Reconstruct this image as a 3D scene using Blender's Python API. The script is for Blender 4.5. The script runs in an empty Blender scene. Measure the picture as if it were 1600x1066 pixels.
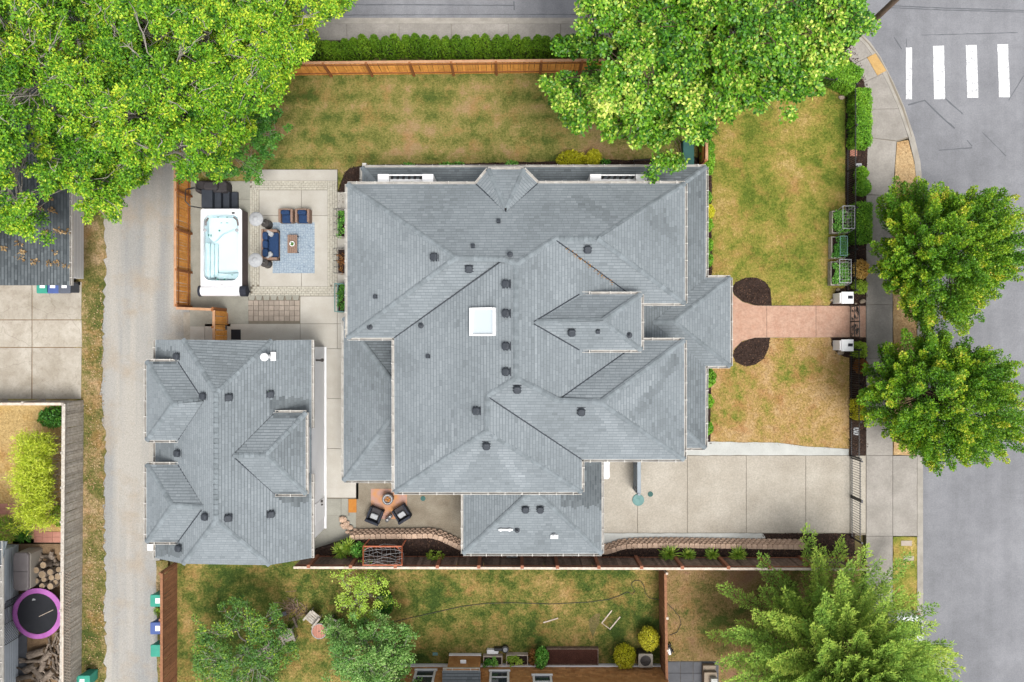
import bpy, math, random
import numpy as np
from mathutils import Vector, Matrix
from mathutils.geometry import tessellate_polygon

# ------------------------------------------------------------------ camera, sky, sun, exposure
S = bpy.context.scene
COL = S.collection
CAM_H, FPX = 40.0, 1120.0
cam_d = bpy.data.cameras.new('camera')
cam = bpy.data.objects.new('camera', cam_d)
COL.objects.link(cam)
cam.location = (0, 0, CAM_H)
cam.rotation_euler = (0, 0, 0)
cam_d.sensor_width = 36.0
cam_d.lens = 36.0 * FPX / 1600.0
cam_d.clip_start = 0.5
cam_d.clip_end = 2000
S.camera = cam

SUN_EL, SUN_AZ = math.radians(68), math.radians(150)      # azimuth: clockwise from +Y
wd = bpy.data.worlds.new('World')
S.world = wd
wd.use_nodes = True
nt = wd.node_tree
bg = nt.nodes['Background']
sky = nt.nodes.new('ShaderNodeTexSky')
sky.sky_type = 'NISHITA'
sky.sun_disc = False
sky.sun_elevation = SUN_EL
sky.sun_rotation = SUN_AZ
sky.air_density = 1.0
sky.dust_density = 4.0
sky.ozone_density = 1.0
hs = nt.nodes.new('ShaderNodeHueSaturation')            # thin high cloud: a paler sky
hs.inputs['Saturation'].default_value = 0.16
nt.links.new(sky.outputs[0], hs.inputs['Color'])
nt.links.new(hs.outputs[0], bg.inputs[0])
bg.inputs[1].default_value = 0.15
sl = bpy.data.lights.new('sun', 'SUN')
sl.energy = 1.5
sl.angle = math.radians(26)
sl.color = (1.0, 0.96, 0.90)
so = bpy.data.objects.new('sun', sl)
COL.objects.link(so)
so.rotation_euler = (math.pi / 2 - SUN_EL, 0, -SUN_AZ + math.pi)
so.location = (-20, -10, 60)
S.view_settings.view_transform = 'Standard'
S.view_settings.look = 'None'
S.view_settings.gamma = 1.0
S.view_settings.use_curve_mapping = False
S.view_settings.exposure = 0.97
S.render.engine = 'CYCLES'

# ------------------------------------------------------------------ helpers
rnd = random.Random(7)
ORG = {}


def W(px, py, z=0.0):
    """point of the place seen at photograph pixel (px, py) if it is z metres above ground"""
    k = (CAM_H - z) / FPX
    return Vector(((px - 800.0) * k, (533.0 - py) * k, z))


def W2(px, py, z=0.0):
    p = W(px, py, z)
    return (p.x, p.y)


def link(o, parent=None):
    COL.objects.link(o)
    if parent is not None:
        o.parent = parent
    return o


def tag(o, label=None, cat=None, group=None, kind=None):
    if label: o['label'] = label
    if cat: o['category'] = cat
    if group: o['group'] = group
    if kind: o['kind'] = kind
    return o


def thing(name, label, cat, loc=(0, 0, 0), rz=0.0, group=None):
    o = bpy.data.objects.new(name, None)
    o.empty_display_size = 0.2
    COL.objects.link(o)
    o.location = loc
    o.rotation_euler = (0, 0, rz)
    ORG[o] = Vector(loc)
    return tag(o, label, cat, group)


class MB:
    def __init__(s):
        s.v, s.f = [], []

    def add(s, vs, fs):
        b = len(s.v)
        s.v += [tuple(p) for p in vs]
        s.f += [tuple(b + i for i in f) for f in fs]
        return s

    def box(s, x0, x1, y0, y1, z0, z1):
        if x0 > x1: x0, x1 = x1, x0
        if y0 > y1: y0, y1 = y1, y0
        return s.add([(x0, y0, z0), (x1, y0, z0), (x1, y1, z0), (x0, y1, z0), (x0, y0, z1), (x1, y0, z1), (x1, y1, z1), (x0, y1, z1)],
                     [(3, 2, 1, 0), (4, 5, 6, 7), (0, 1, 5, 4), (1, 2, 6, 5), (2, 3, 7, 6), (3, 0, 4, 7)])

    def obox(s, c, hx, hy, hz, M=None):
        M = M or Matrix.Identity(3)
        c = Vector(c)
        vs = [c + M @ Vector((sx * hx, sy * hy, sz * hz)) for sz in (-1, 1) for sx, sy in ((-1, -1), (1, -1), (1, 1), (-1, 1))]
        return s.add(vs, [(3, 2, 1, 0), (4, 5, 6, 7), (0, 1, 5, 4), (1, 2, 6, 5), (2, 3, 7, 6), (3, 0, 4, 7)])

    def rbox(s, x0, x1, y0, y1, z0, z1, r=0.05):
        """box with chamfered vertical and top edges"""
        def ring(i, z):
            a, b, c, d = x0 + i, x1 - i, y0 + i, y1 - i
            q = min(r, (b - a) / 3, (d - c) / 3)
            return [(a + q, c, z), (b - q, c, z), (b, c + q, z), (b, d - q, z), (b - q, d, z), (a + q, d, z), (a, d - q, z), (a, c + q, z)]
        h = min(r, (z1 - z0) / 2.5)
        rs = [ring(0, z0), ring(0, z1 - h), ring(h * .35, z1 - h * .3), ring(h, z1)]
        vs = [p for q in rs for p in q]
        fs = [tuple(range(7, -1, -1))]
        for k in range(3):
            for i in range(8):
                j = (i + 1) % 8
                fs.append((k * 8 + i, k * 8 + j, k * 8 + 8 + j, k * 8 + 8 + i))
        fs.append(tuple(range(24, 32)))
        return s.add(vs, fs)

    def prism(s, poly, z0, z1, top=True, bottom=True):
        n = len(poly)
        a = sum(poly[i][0] * poly[(i + 1) % n][1] - poly[(i + 1) % n][0] * poly[i][1] for i in range(n))
        if a < 0: poly = poly[::-1]
        vs = [(p[0], p[1], z0) for p in poly] + [(p[0], p[1], z1) for p in poly]
        fs = [(i, (i + 1) % n, n + (i + 1) % n, n + i) for i in range(n)]
        tris = tessellate_polygon([[Vector((p[0], p[1], 0)) for p in poly]])
        for t in tris:
            p, q, r_ = [poly[i] for i in t]
            if (q[0] - p[0]) * (r_[1] - p[1]) - (q[1] - p[1]) * (r_[0] - p[0]) < 0: t = t[::-1]
            if top: fs.append(tuple(n + i for i in t))
            if bottom: fs.append(tuple(reversed(t)))
        return s.add(vs, fs)

    def tube(s, pts, rad, n=6, cap=True):
        pts = [Vector(p) for p in pts]
        if not hasattr(rad, '__len__'): rad = [rad] * len(pts)
        vs, fs = [], []
        for i, p in enumerate(pts):
            d = (pts[min(i + 1, len(pts) - 1)] - pts[max(i - 1, 0)])
            if d.length < 1e-9: d = Vector((0, 0, 1))
            d.normalize()
            u = d.cross(Vector((0, 0, 1)))
            if u.length < 1e-3: u = d.cross(Vector((1, 0, 0)))
            u.normalize()
            w = d.cross(u)
            for k in range(n):
                a = 2 * math.pi * k / n
                vs.append(p + (u * math.cos(a) + w * math.sin(a)) * rad[i])
        for i in range(len(pts) - 1):
            for k in range(n):
                k2 = (k + 1) % n
                fs.append((i * n + k, i * n + n + k, i * n + n + k2, i * n + k2))
        if cap:
            fs.append(tuple(range(n)))
            fs.append(tuple(range(len(pts) * n - 1, len(pts) * n - n - 1, -1)))
        return s.add(vs, fs)

    def lathe(s, prof, c=(0, 0, 0), n=24):
        """profile of (radius, z) revolved about a vertical axis"""
        vs, fs = [], []
        for r, z in prof:
            for k in range(n):
                a = 2 * math.pi * k / n
                vs.append((c[0] + r * math.cos(a), c[1] + r * math.sin(a), c[2] + z))
        for i in range(len(prof) - 1):
            for k in range(n):
                k2 = (k + 1) % n
                fs.append((i * n + k, i * n + k2, i * n + n + k2, i * n + n + k))
        fs.append(tuple(range(n - 1, -1, -1)))
        fs.append(tuple((len(prof) - 1) * n + k for k in range(n)))
        return s.add(vs, fs)

    def blob(s, c, rx, ry, rz, seed=0, amp=.2, nu=10, nv=7):
        r = random.Random(seed)
        vs, fs = [], []
        for j in range(nv + 1):
            th = math.pi * j / nv
            for i in range(nu):
                ph = 2 * math.pi * i / nu
                k = 1 + r.uniform(-amp, amp) if 0 < j < nv else 1
                vs.append((c[0] + rx * k * math.sin(th) * math.cos(ph), c[1] + ry * k * math.sin(th) * math.sin(ph), c[2] + rz * k * math.cos(th)))
        for j in range(nv):
            for i in range(nu):
                i2 = (i + 1) % nu
                fs.append((j * nu + i, j * nu + nu + i, j * nu + nu + i2, j * nu + i2))
        return s.add(vs, fs)

    def mesh(s, name, mat, off=(0, 0, 0), smooth=False):
        me = bpy.data.meshes.new(name)
        o = Vector(off)
        me.from_pydata([(p[0] - o.x, p[1] - o.y, p[2] - o.z) for p in s.v], [], s.f)
        if mat is not None: me.materials.append(mat)
        if smooth:
            me.polygons.foreach_set('use_smooth', [True] * len(me.polygons))
        me.update()
        return me

    def build(s, name, mat, parent=None, smooth=False, bevel=0.0, local=False, bseg=2):
        off = Vector((0, 0, 0)) if (parent is None or local) else ORG[parent]
        o = bpy.data.objects.new(name, s.mesh(name, mat, off, smooth))
        link(o, parent)
        if parent is not None: ORG[o] = Vector((0, 0, 0)) if local else ORG[parent]
        else: ORG[o] = Vector((0, 0, 0))
        if bevel:
            m = o.modifiers.new('bevel', 'BEVEL')
            m.width = bevel
            m.segments = bseg
            m.limit_method = 'ANGLE'
        return o


def inst(name, me, parent, loc, rot=(0, 0, 0), scale=(1, 1, 1)):
    o = bpy.data.objects.new(name, me)
    link(o, parent)
    o.location = Vector(loc) - (ORG[parent] if parent is not None else Vector((0, 0, 0)))
    o.rotation_euler = rot
    o.scale = scale
    return o


def inside(x, y, poly):
    c = False
    n = len(poly)
    j = n - 1
    for i in range(n):
        xi, yi = poly[i]
        xj, yj = poly[j]
        if (yi > y) != (yj > y) and x < (xj - xi) * (y - yi) / (yj - yi) + xi: c = not c
        j = i
    return c


def inside_np(x, y, poly):
    c = np.zeros(len(x), bool)
    n = len(poly)
    j = n - 1
    for i in range(n):
        xi, yi = poly[i]
        xj, yj = poly[j]
        if yi != yj:
            c ^= ((yi > y) != (yj > y)) & (x < (xj - xi) * (y - yi) / (yj - yi) + xi)
        j = i
    return c


# ------------------------------------------------------------------ materials
KA = 0.5


def lin(c, k=None):
    k = KA if k is None else k
    r = []
    for v in c:
        v = v / 255.0
        r.append((v / 12.92 if v <= .04045 else ((v + .055) / 1.055) ** 2.4) * k)
    return (r[0], r[1], r[2], 1.0)


class NT:
    def __init__(s, name):
        s.m = bpy.data.materials.new(name)
        s.m.use_nodes = True
        s.t = s.m.node_tree
        s.b = s.t.nodes['Principled BSDF']
        s.pos = s.t.nodes.new('ShaderNodeNewGeometry').outputs['Position']

    def n(s, typ, **kw):
        nd = s.t.nodes.new(typ)
        for k, v in kw.items(): setattr(nd, k, v)
        return nd

    def l(s, a, b): s.t.links.new(a, b)

    def noise(s, scale, detail=3, rough=.55, vec=None, dist=0.0):
        nd = s.n('ShaderNodeTexNoise')
        nd.inputs['Scale'].default_value = scale
        nd.inputs['Detail'].default_value = detail
        nd.inputs['Roughness'].default_value = rough
        nd.inputs['Distortion'].default_value = dist
        s.l(vec or s.pos, nd.inputs['Vector'])
        return nd.outputs[0]

    def mul(s, a, b, op='MULTIPLY'):
        nd = s.n('ShaderNodeMath', operation=op)
        for i, x in enumerate((a, b)):
            if isinstance(x, (int, float)): nd.inputs[i].default_value = x
            else: s.l(x, nd.inputs[i])
        return nd.outputs[0]

    def rng(s, a, f0, f1, t0, t1):
        nd = s.n('ShaderNodeMapRange')
        s.l(a, nd.inputs[0])
        for i, x in enumerate((f0, f1, t0, t1)): nd.inputs[1 + i].default_value = x
        return nd.outputs[0]

    def mix(s, f, a, b, typ='MIX'):
        nd = s.n('ShaderNodeMix', data_type='RGBA', blend_type=typ)
        if isinstance(f, (int, float)): nd.inputs[0].default_value = f
        else: s.l(f, nd.inputs[0])
        for i, x in ((6, a), (7, b)):
            if isinstance(x, tuple): nd.inputs[i].default_value = x
            else: s.l(x, nd.inputs[i])
        return nd.outputs[2]

    def grey(s, f):
        nd = s.n('ShaderNodeCombineColor')
        for i in range(3): s.l(f, nd.inputs[i])
        return nd.outputs[0]

    def ramp(s, f, stops):
        nd = s.n('ShaderNodeValToRGB')
        e = nd.color_ramp.elements
        while len(e) < len(stops): e.new(.5)
        for el, (p, c) in zip(e, stops):
            el.position = p
            el.color = c
        s.l(f, nd.inputs[0])
        return nd.outputs[0]

    def bump(s, h, strength=.4, dist=.02):
        nd = s.n('ShaderNodeBump')
        nd.inputs['Strength'].default_value = strength
        nd.inputs['Distance'].default_value = dist
        s.l(h, nd.inputs['Height'])
        s.l(nd.outputs[0], s.b.inputs['Normal'])

    def out(s, col, rough=.8, spec=.3, metallic=0.0):
        if isinstance(col, tuple): s.b.inputs['Base Color'].default_value = col
        else: s.l(col, s.b.inputs['Base Color'])
        s.b.inputs['Roughness'].default_value = rough
        s.b.inputs['Specular IOR Level'].default_value = spec
        s.b.inputs['Metallic'].default_value = metallic
        return s.m


def M(name, c, c2=None, scale=2.0, var=.18, fine=.15, fscale=40, rough=.8, spec=.25, bump=.2, bdist=.01, orand=0.0, metallic=0.0, k=None):
    t = NT(name)
    a = lin(c, k)
    b = lin(c2, k) if c2 else tuple(x * (1 - var) for x in a[:3]) + (1.0,)
    f = t.rng(t.noise(scale, 5, .6), .32, .68, 0, 1)
    col = t.mix(f, a, b)
    fn = t.noise(fscale, 3, .7)
    if fine: col = t.mix(1.0, col, t.grey(t.rng(fn, .25, .75, 1 - fine, 1 + fine)), 'MULTIPLY')
    if orand:
        oi = t.n('ShaderNodeObjectInfo').outputs['Random']
        col = t.mix(1.0, col, t.grey(t.rng(oi, 0, 1, 1 - orand, 1 + orand)), 'MULTIPLY')
    if bump: t.bump(fn, bump, bdist)
    return t.out(col, rough, spec, metallic)


def lawn_mat(name, stops, bias=0.0, fine=.5, rust=.55, mow=0.0):
    t = NT(name)
    n1 = t.noise(.3, 5, .62, dist=.5)
    n2 = t.noise(1.5, 6, .72)
    n3 = t.noise(9, 5, .8)
    n4 = t.noise(28, 3, .7)
    f = t.mul(t.mul(n1, .46), t.mul(t.mul(n2, .32), t.mul(n3, .22), 'ADD'), 'ADD')
    if mow:
        sx = t.n('ShaderNodeSeparateXYZ')
        t.l(t.pos, sx.inputs[0])
        wv = t.mul(t.mul(t.mul(sx.outputs['Y'], 5.4), t.mul(n2, .7), 'ADD'), 0.0, 'SINE')
        f = t.mul(f, t.mul(wv, mow), 'ADD')
    f = t.rng(f, .415 - bias, .585 - bias, 0, 1)
    dull = lambda c: tuple(v * .93 + (sum(c) / 3) * .07 for v in c)
    col = t.ramp(f, [(p, lin(dull(c))) for p, c in stops])
    rst = t.rng(t.noise(.75, 4, .7, dist=.3), .52, .72, 0, rust)
    col = t.mix(rst, col, lin((188, 138, 88)))
    h = t.mul(t.mul(n3, .45), t.mul(n4, .55), 'ADD')
    col = t.mix(1.0, col, t.grey(t.rng(h, .34, .66, 1 - fine, 1 + fine)), 'MULTIPLY')
    t.bump(h, .7, .05)
    return t.out(col, .95, .1)


def leaf_mat(name, stops, trans=.35, rough=.5, spec=.35, k=.72):
    """leaf colour runs over the per-leaf value 'tint'"""
    t = NT(name)
    at = t.n('ShaderNodeAttribute', attribute_name='tint')
    col = t.ramp(at.outputs['Fac'], [(p, lin(c, k)) for p, c in stops])
    t.out(col, rough, spec)
    tr = t.n('ShaderNodeBsdfTranslucent')
    t.l(t.mix(1.0, col, (1.0, 1.0, .55, 1), 'MULTIPLY'), tr.inputs['Color'])
    mx = t.n('ShaderNodeMixShader')
    mx.inputs[0].default_value = trans
    t.l(t.b.outputs[0], mx.inputs[1])
    t.l(tr.outputs[0], mx.inputs[2])
    t.l(mx.outputs[0], t.t.nodes['Material Output'].inputs['Surface'])
    return t.m


MAT = {}
m = MAT
t = NT('asphalt')
n1, n2, n3 = t.noise(.22, 5, .65), t.noise(2.2, 4, .6), t.noise(14, 3, .85)
mp = t.n('ShaderNodeMapping')
mp.inputs['Scale'].default_value = (1.0, .05, 1.0)
t.l(t.pos, mp.inputs['Vector'])
st = t.noise(1.6, 3, .55, mp.outputs[0])
col = t.mix(t.rng(n1, .35, .65, 0, 1), lin((158, 159, 164)), lin((138, 139, 144)))
col = t.mix(1.0, col, t.grey(t.rng(st, .35, .65, .94, 1.05)), 'MULTIPLY')
col = t.mix(1.0, col, t.grey(t.rng(n2, .3, .7, .95, 1.05)), 'MULTIPLY')
col = t.mix(1.0, col, t.grey(t.rng(n3, .3, .7, .84, 1.16)), 'MULTIPLY')
t.bump(n3, .35, .01)
m['asphalt'] = t.out(col, .92, .2)
m['tar'] = M('tar', (116, 119, 125), fine=.1, rough=.6)
t = NT('road_paint')
n1, n2 = t.noise(6, 5, .75), t.noise(30, 3, .8)
col = t.mix(t.rng(t.mul(t.mul(n1, .6), t.mul(n2, .4), 'ADD'), .50, .58, 0, .8), lin((236, 237, 238), .68), lin((150, 152, 156)))
m['paint'] = t.out(col, .75, .2)
m['concrete'] = M('concrete', (221, 216, 206), (206, 200, 188), scale=1.0, fine=.07, fscale=22, rough=.9, orand=.04)
m['sidewalk'] = M('sidewalk_concrete', (188, 182, 174), (166, 160, 152), scale=1.1, fine=.16, fscale=12, rough=.9, orand=.05)
m['kerb'] = M('kerb_concrete', (196, 190, 180), (172, 166, 156), scale=1.6, fine=.12, fscale=18, rough=.9)
m['oldcon'] = M('weathered_concrete', (206, 198, 184), (176, 166, 150), scale=.9, fine=.13, fscale=14, rough=.92, orand=.04)
def cracked(name, c1, c2, stain, jitter=.7, k=None):
    t = NT(name)
    n1, n2, n3 = t.noise(.8, 6, .68, dist=.4), t.noise(3.5, 5, .7), t.noise(15, 3, .8)
    col = t.mix(t.rng(n1, .36, .64, 0, 1), lin(c1, k), lin(c2, k))
    col = t.mix(t.rng(n2, .52, .72, 0, .55), col, lin(stain, k))
    col = t.mix(1.0, col, t.grey(t.rng(n3, .3, .7, .9, 1.1)), 'MULTIPLY')
    nz = t.n('ShaderNodeTexNoise')
    nz.inputs['Scale'].default_value = 1.3
    nz.inputs['Detail'].default_value = 4
    t.l(t.pos, nz.inputs['Vector'])
    va = t.n('ShaderNodeVectorMath', operation='MULTIPLY_ADD')
    t.l(nz.outputs['Color'], va.inputs[0])
    va.inputs[1].default_value = (jitter, jitter, 0)
    t.l(t.pos, va.inputs[2])
    vo = t.n('ShaderNodeTexVoronoi', feature='DISTANCE_TO_EDGE')
    vo.inputs['Scale'].default_value = .42
    t.l(va.outputs[0], vo.inputs['Vector'])
    col = t.mix(t.rng(vo.outputs[0], .002, .007, .3, 0), col, lin((130, 116, 100), k))
    oi = t.n('ShaderNodeObjectInfo').outputs['Random']
    col = t.mix(1.0, col, t.grey(t.rng(oi, 0, 1, .94, 1.05)), 'MULTIPLY')
    t.bump(n3, .25, .01)
    return t.out(col, .92, .15)


m['oldcon'] = cracked('cracked_concrete', (214, 206, 192), (186, 176, 160), (164, 150, 132))
m['greycon'] = M('grey_concrete', (186, 184, 172), (166, 164, 152), scale=1.1, fine=.1, fscale=14, rough=.92, orand=.03)
m['pale'] = M('pale_concrete', (222, 223, 218), (204, 205, 200), scale=1.0, fine=.09, fscale=20, rough=.9)
m['aggregate'] = M('exposed_aggregate', (210, 202, 188), (188, 179, 164), scale=.55, fine=.22, fscale=13, rough=.9, bump=.4)
m['stamped'] = M('stamped_pink_concrete', (219, 180, 156), (204, 160, 136), scale=2.4, fine=.2, fscale=9, rough=.85, bump=.4)
m['paver'] = M('paver', (196, 182, 168), (180, 166, 152), scale=3, fine=.1, orand=.14)
m['paverband'] = M('pale_paver', (224, 219, 204), (206, 200, 184), scale=5, fine=.16, fscale=9)
m['joint'] = M('joint_sand', (158, 148, 132), fine=.2)
m['gravel'] = M('alley_gravel', (196, 197, 195), (178, 176, 170), scale=.42, fine=.3, fscale=16, rough=.95, bump=.5, bdist=.03)
t = NT('alley_gravel')
mp = t.n('ShaderNodeMapping')
mp.inputs['Scale'].default_value = (1.0, .06, 1.0)
t.l(t.pos, mp.inputs['Vector'])
tr = t.rng(t.noise(1.15, 3, .5, mp.outputs[0]), .38, .62, 0, 1)
g1 = t.noise(.5, 5, .65)
g2 = t.noise(13, 4, .8)
g3 = t.noise(40, 2, .8)
col = t.mix(tr, lin((202, 197, 188)), lin((176, 176, 174)))
col = t.mix(t.rng(g1, .5, .68, 0, .75), col, lin((190, 176, 158)))
col = t.mix(1.0, col, t.grey(t.rng(t.mul(t.mul(g2, .5), t.mul(g3, .5), 'ADD'), .36, .64, .74, 1.24)), 'MULTIPLY')
t.bump(g3, .5, .03)
m['gravel'] = t.out(col, .95, .1)
m['dirt'] = M('bare_dirt', (168, 140, 108), (136, 110, 84), scale=1.2, fine=.3, fscale=12, rough=.95, bump=.5, bdist=.03)
m['mulch'] = M('dark_mulch', (76, 58, 50), (58, 44, 38), scale=3, fine=.55, fscale=22, rough=.95, bump=.9, bdist=.05)
m['dg'] = M('crushed_rock', (170, 160, 142), (146, 134, 116), scale=1.2, fine=.3, fscale=18, rough=.95, bump=.5, bdist=.02)
m['ground'] = M('soil_ground', (138, 122, 78), (112, 112, 62), scale=.5, fine=.3, fscale=10)
G1, G2, OL, TN, BR, OR = (98, 110, 46), (124, 124, 54), (150, 136, 68), (182, 154, 92), (168, 128, 82), (205, 160, 96)
m['lawn_n'] = lawn_mat('lawn_olive', [(0, (92, 112, 48)), (.25, (122, 130, 60)), (.5, (150, 146, 76)), (.75, (172, 156, 92)), (1, (188, 158, 112))], .004, mow=.02)
m['lawn_e'] = lawn_mat('lawn_gold', [(0, (108, 128, 44)), (.25, (138, 146, 56)), (.5, (164, 158, 70)), (.75, (186, 164, 84)), (1, (208, 180, 112))], .0)
m['lawn_se'] = lawn_mat('lawn_dry', [(0, (112, 134, 48)), (.25, (150, 152, 62)), (.5, (186, 162, 86)), (.75, (206, 168, 104)), (1, (218, 182, 128))], .03, rust=.9)
m['lawn_s'] = lawn_mat('lawn_patchy', [(0, (76, 100, 42)), (.25, (108, 122, 52)), (.5, (148, 142, 72)), (.75, (182, 156, 90)), (1, (200, 168, 110))], -.02)
m['lawn_side'] = lawn_mat('lawn_brown', [(0, (96, 112, 50)), (.25, (134, 126, 68)), (.5, (166, 140, 88)), (.8, (182, 148, 104)), (1, (176, 136, 104))], .01, rust=.5)
m['lawn_w'] = lawn_mat('lawn_straw', [(0, (150, 138, 66)), (.3, (196, 164, 90)), (.6, (220, 178, 106)), (1, (226, 192, 128))], .06)
m['verge'] = lawn_mat('verge_grass', [(0, (92, 106, 50)), (.35, (128, 126, 66)), (.65, (166, 146, 96)), (1, (206, 176, 134))], 0, .6)
m['strip'] = lawn_mat('dry_strip', [(0, (196, 160, 110)), (.5, (214, 174, 122)), (1, (224, 190, 140))], .05)
m['cedar'] = M('orange_cedar', (230, 164, 84), (208, 138, 64), scale=4, fine=.16, fscale=14, rough=.75, orand=.15, k=.9)
m['cedarcap'] = M('cedar_cap', (206, 160, 122), (180, 136, 104), scale=4, fine=.1, k=.64)
m['cedarpost'] = M('cedar_post', (162, 104, 62), scale=4, fine=.15, k=.64)
m['brown'] = M('brown_fence_wood', (168, 118, 86), (142, 98, 72), scale=5, fine=.2, fscale=16, orand=.16, k=.64)
m['greywood'] = M('grey_fence_wood', (198, 192, 182), (164, 154, 142), scale=6, fine=.22, fscale=18, orand=.16, k=.64)
m['darkwood'] = M('dark_weathered_wood', (148, 126, 112), (104, 86, 76), scale=7, fine=.35, fscale=16, orand=.4, k=.64)
m['palewood'] = M('pale_rail_wood', (214, 200, 186), (184, 168, 152), scale=4, fine=.1, k=.74)
m['redpost'] = M('red_brown_post', (168, 110, 84), scale=4, fine=.15, k=.64)
m['black'] = M('black_metal', (44, 44, 48), fine=.05, rough=.45, spec=.5)
m['white'] = M('white_paint', (246, 246, 246), (238, 238, 240), scale=1, fine=.02, rough=.5, bump=0, k=.74)
m['siding'] = M('white_siding', (240, 240, 241), (232, 232, 234), scale=1, fine=.03, rough=.6, bump=0, k=.74)
m['gutter'] = M('gutter_metal', (206, 203, 197), (176, 171, 164), scale=3, fine=.1, rough=.5, k=.74)
m['bluegrey'] = M('blue_grey_siding', (206, 214, 222), (196, 204, 212), scale=1.5, fine=.05, rough=.7, k=.74)
m['cshingle'] = M('cedar_shingle_wall', (226, 170, 112), (192, 134, 82), scale=2.5, fine=.2, fscale=10, orand=.2, k=.64)
m['vent'] = M('roof_vent_metal', (74, 80, 88), fine=.1, rough=.6)
m['block'] = M('retaining_block', (202, 174, 152), (180, 152, 130), scale=5, fine=.16, fscale=20, orand=.12, bump=.4, k=.74)
m['stone'] = M('stone', (206, 186, 162), (170, 156, 140), scale=4, fine=.15, orand=.15)
m['glass'] = NT('window_glass').out((.03, .04, .05, 1), .08, .6)
m['skyglass'] = NT('skylight_glass').out(lin((206, 217, 224), .62), .12, .6)
m['bark'] = M('grey_bark', (198, 192, 180), (158, 150, 138), scale=6, fine=.2, fscale=20)
m['barkbrown'] = M('brown_bark', (112, 92, 74), (84, 68, 54), scale=6, fine=.2, fscale=20)
m['navy'] = M('navy_fabric', (48, 78, 122), (40, 66, 106), scale=8, fine=.1, rough=.9)
m['wicker'] = M('tan_wicker', (178, 148, 130), (150, 122, 106), scale=14, fine=.2, rough=.8)
m['greyfab'] = M('grey_fabric', (206, 208, 210), (186, 188, 192), scale=8, fine=.08, rough=.9)
m['charcoal'] = M('charcoal_fabric', (62, 66, 78), (50, 52, 62), scale=6, fine=.1, rough=.9)
m['taupe'] = M('taupe_cabinet', (112, 98, 98), (98, 86, 86), scale=2, fine=.06, rough=.7)
m['acrylic'] = M('white_acrylic', (248, 248, 252), fine=.0, rough=.25, spec=.5, bump=0, k=.74)
m['steel'] = M('brushed_steel', (206, 204, 200), (180, 178, 174), scale=6, fine=.06, rough=.35, spec=.5, metallic=.4)
m['darksteel'] = M('dark_steel', (96, 92, 90), fine=.06, rough=.4, metallic=.3)
m['green_pl'] = M('green_bin_plastic', (66, 166, 144), (54, 146, 126), scale=2, fine=.06, rough=.55, bump=0, k=.64)
m['blue_pl'] = M('blue_bin_plastic', (84, 106, 168), (74, 94, 150), scale=2, fine=.06, rough=.55, bump=0, k=.64)
m['grey_pl'] = M('grey_bin_plastic', (112, 118, 132), scale=2, fine=.06, rough=.55, bump=0)
m['teal'] = M('teal_lid', (136, 178, 174), (116, 158, 154), scale=3, fine=.12, rough=.7)
m['tealdark'] = M('dark_teal_plastic', (60, 112, 106), fine=.1, rough=.6)
m['purple'] = M('purple_vinyl', (196, 118, 196), (176, 98, 176), scale=2, fine=.06, rough=.5, k=.64)
m['blackmat'] = M('black_mat', (50, 52, 58), (42, 44, 50), scale=2, fine=.08, rough=.8)
m['orange'] = M('orange_paint', (232, 136, 96), (214, 116, 78), scale=3, fine=.05, rough=.5)
m['orangemat'] = M('orange_mat', (218, 148, 66), (204, 130, 54), scale=4, fine=.12)
m['brick'] = M('pink_brick', (222, 160, 140), (204, 140, 120), scale=3, fine=.12, orand=.08)
m['log'] = M('log_bark', (176, 160, 144), (120, 106, 94), scale=5, fine=.3, orand=.4)
m['logend'] = M('log_end', (196, 172, 142), (160, 136, 108), scale=8, fine=.12, orand=.12)
m['greyplastic'] = M('grey_storage_plastic', (150, 142, 142), (140, 132, 132), scale=2, fine=.05, rough=.6)
m['beigeplastic'] = M('beige_storage_plastic', (192, 184, 172), (180, 172, 160), scale=2, fine=.05, rough=.6)
m['polewood'] = M('utility_pole_wood', (142, 120, 104), (112, 94, 82), scale=4, fine=.2)
m['carpaint'] = M('white_car_paint', (236, 240, 242), fine=0, rough=.2, spec=.6, bump=0, k=.74)
m['rubber'] = M('tyre_rubber', (36, 36, 38), fine=.1, rough=.85)
m['bluemetal'] = M('grey_vinyl', (176, 186, 194), (164, 174, 182), scale=2, fine=.04, rough=.6)
m['net'] = M('dark_net', (58, 62, 70), fine=.05)
m['netwhite'] = M('white_net', (226, 224, 224), fine=.05)
m['yellowpad'] = M('tactile_pad', (222, 184, 120), (206, 166, 104), scale=4, fine=.2, fscale=16)
m['slate'] = M('dark_slate_paver', (112, 114, 120), (96, 98, 104), scale=2, fine=.1, orand=.06)
m['chargrill'] = M('dark_cover_cloth', (78, 74, 76), (66, 62, 64), scale=3, fine=.06, rough=.8)
m['step'] = M('charcoal_step', (66, 72, 82), (56, 62, 72), scale=3, fine=.06, rough=.7)

# roof shingles: per-shingle value 'tint'
t = NT('roof_shingle')
at = t.n('ShaderNodeAttribute', attribute_name='tint')
col = t.ramp(at.outputs['Fac'], [(0, lin((82, 88, 92), .565)), (.25, lin((118, 125, 129), .565)), (.5, lin((141, 149, 154), .565)), (.8, lin((160, 168, 173), .565)), (1, lin((178, 185, 190), .565))])
fn = t.noise(55, 2, .7)
col = t.mix(1.0, col, t.grey(t.rng(fn, .25, .75, .88, 1.12)), 'MULTIPLY')
t.bump(fn, .3, .006)
m['shingle'] = t.out(col, .95, .15)
m['cap'] = M('ridge_cap_shingle', (136, 144, 149), (120, 128, 132), scale=4, fine=.12, fscale=40, orand=.13, rough=.95, spec=.15, k=.64)
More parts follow.
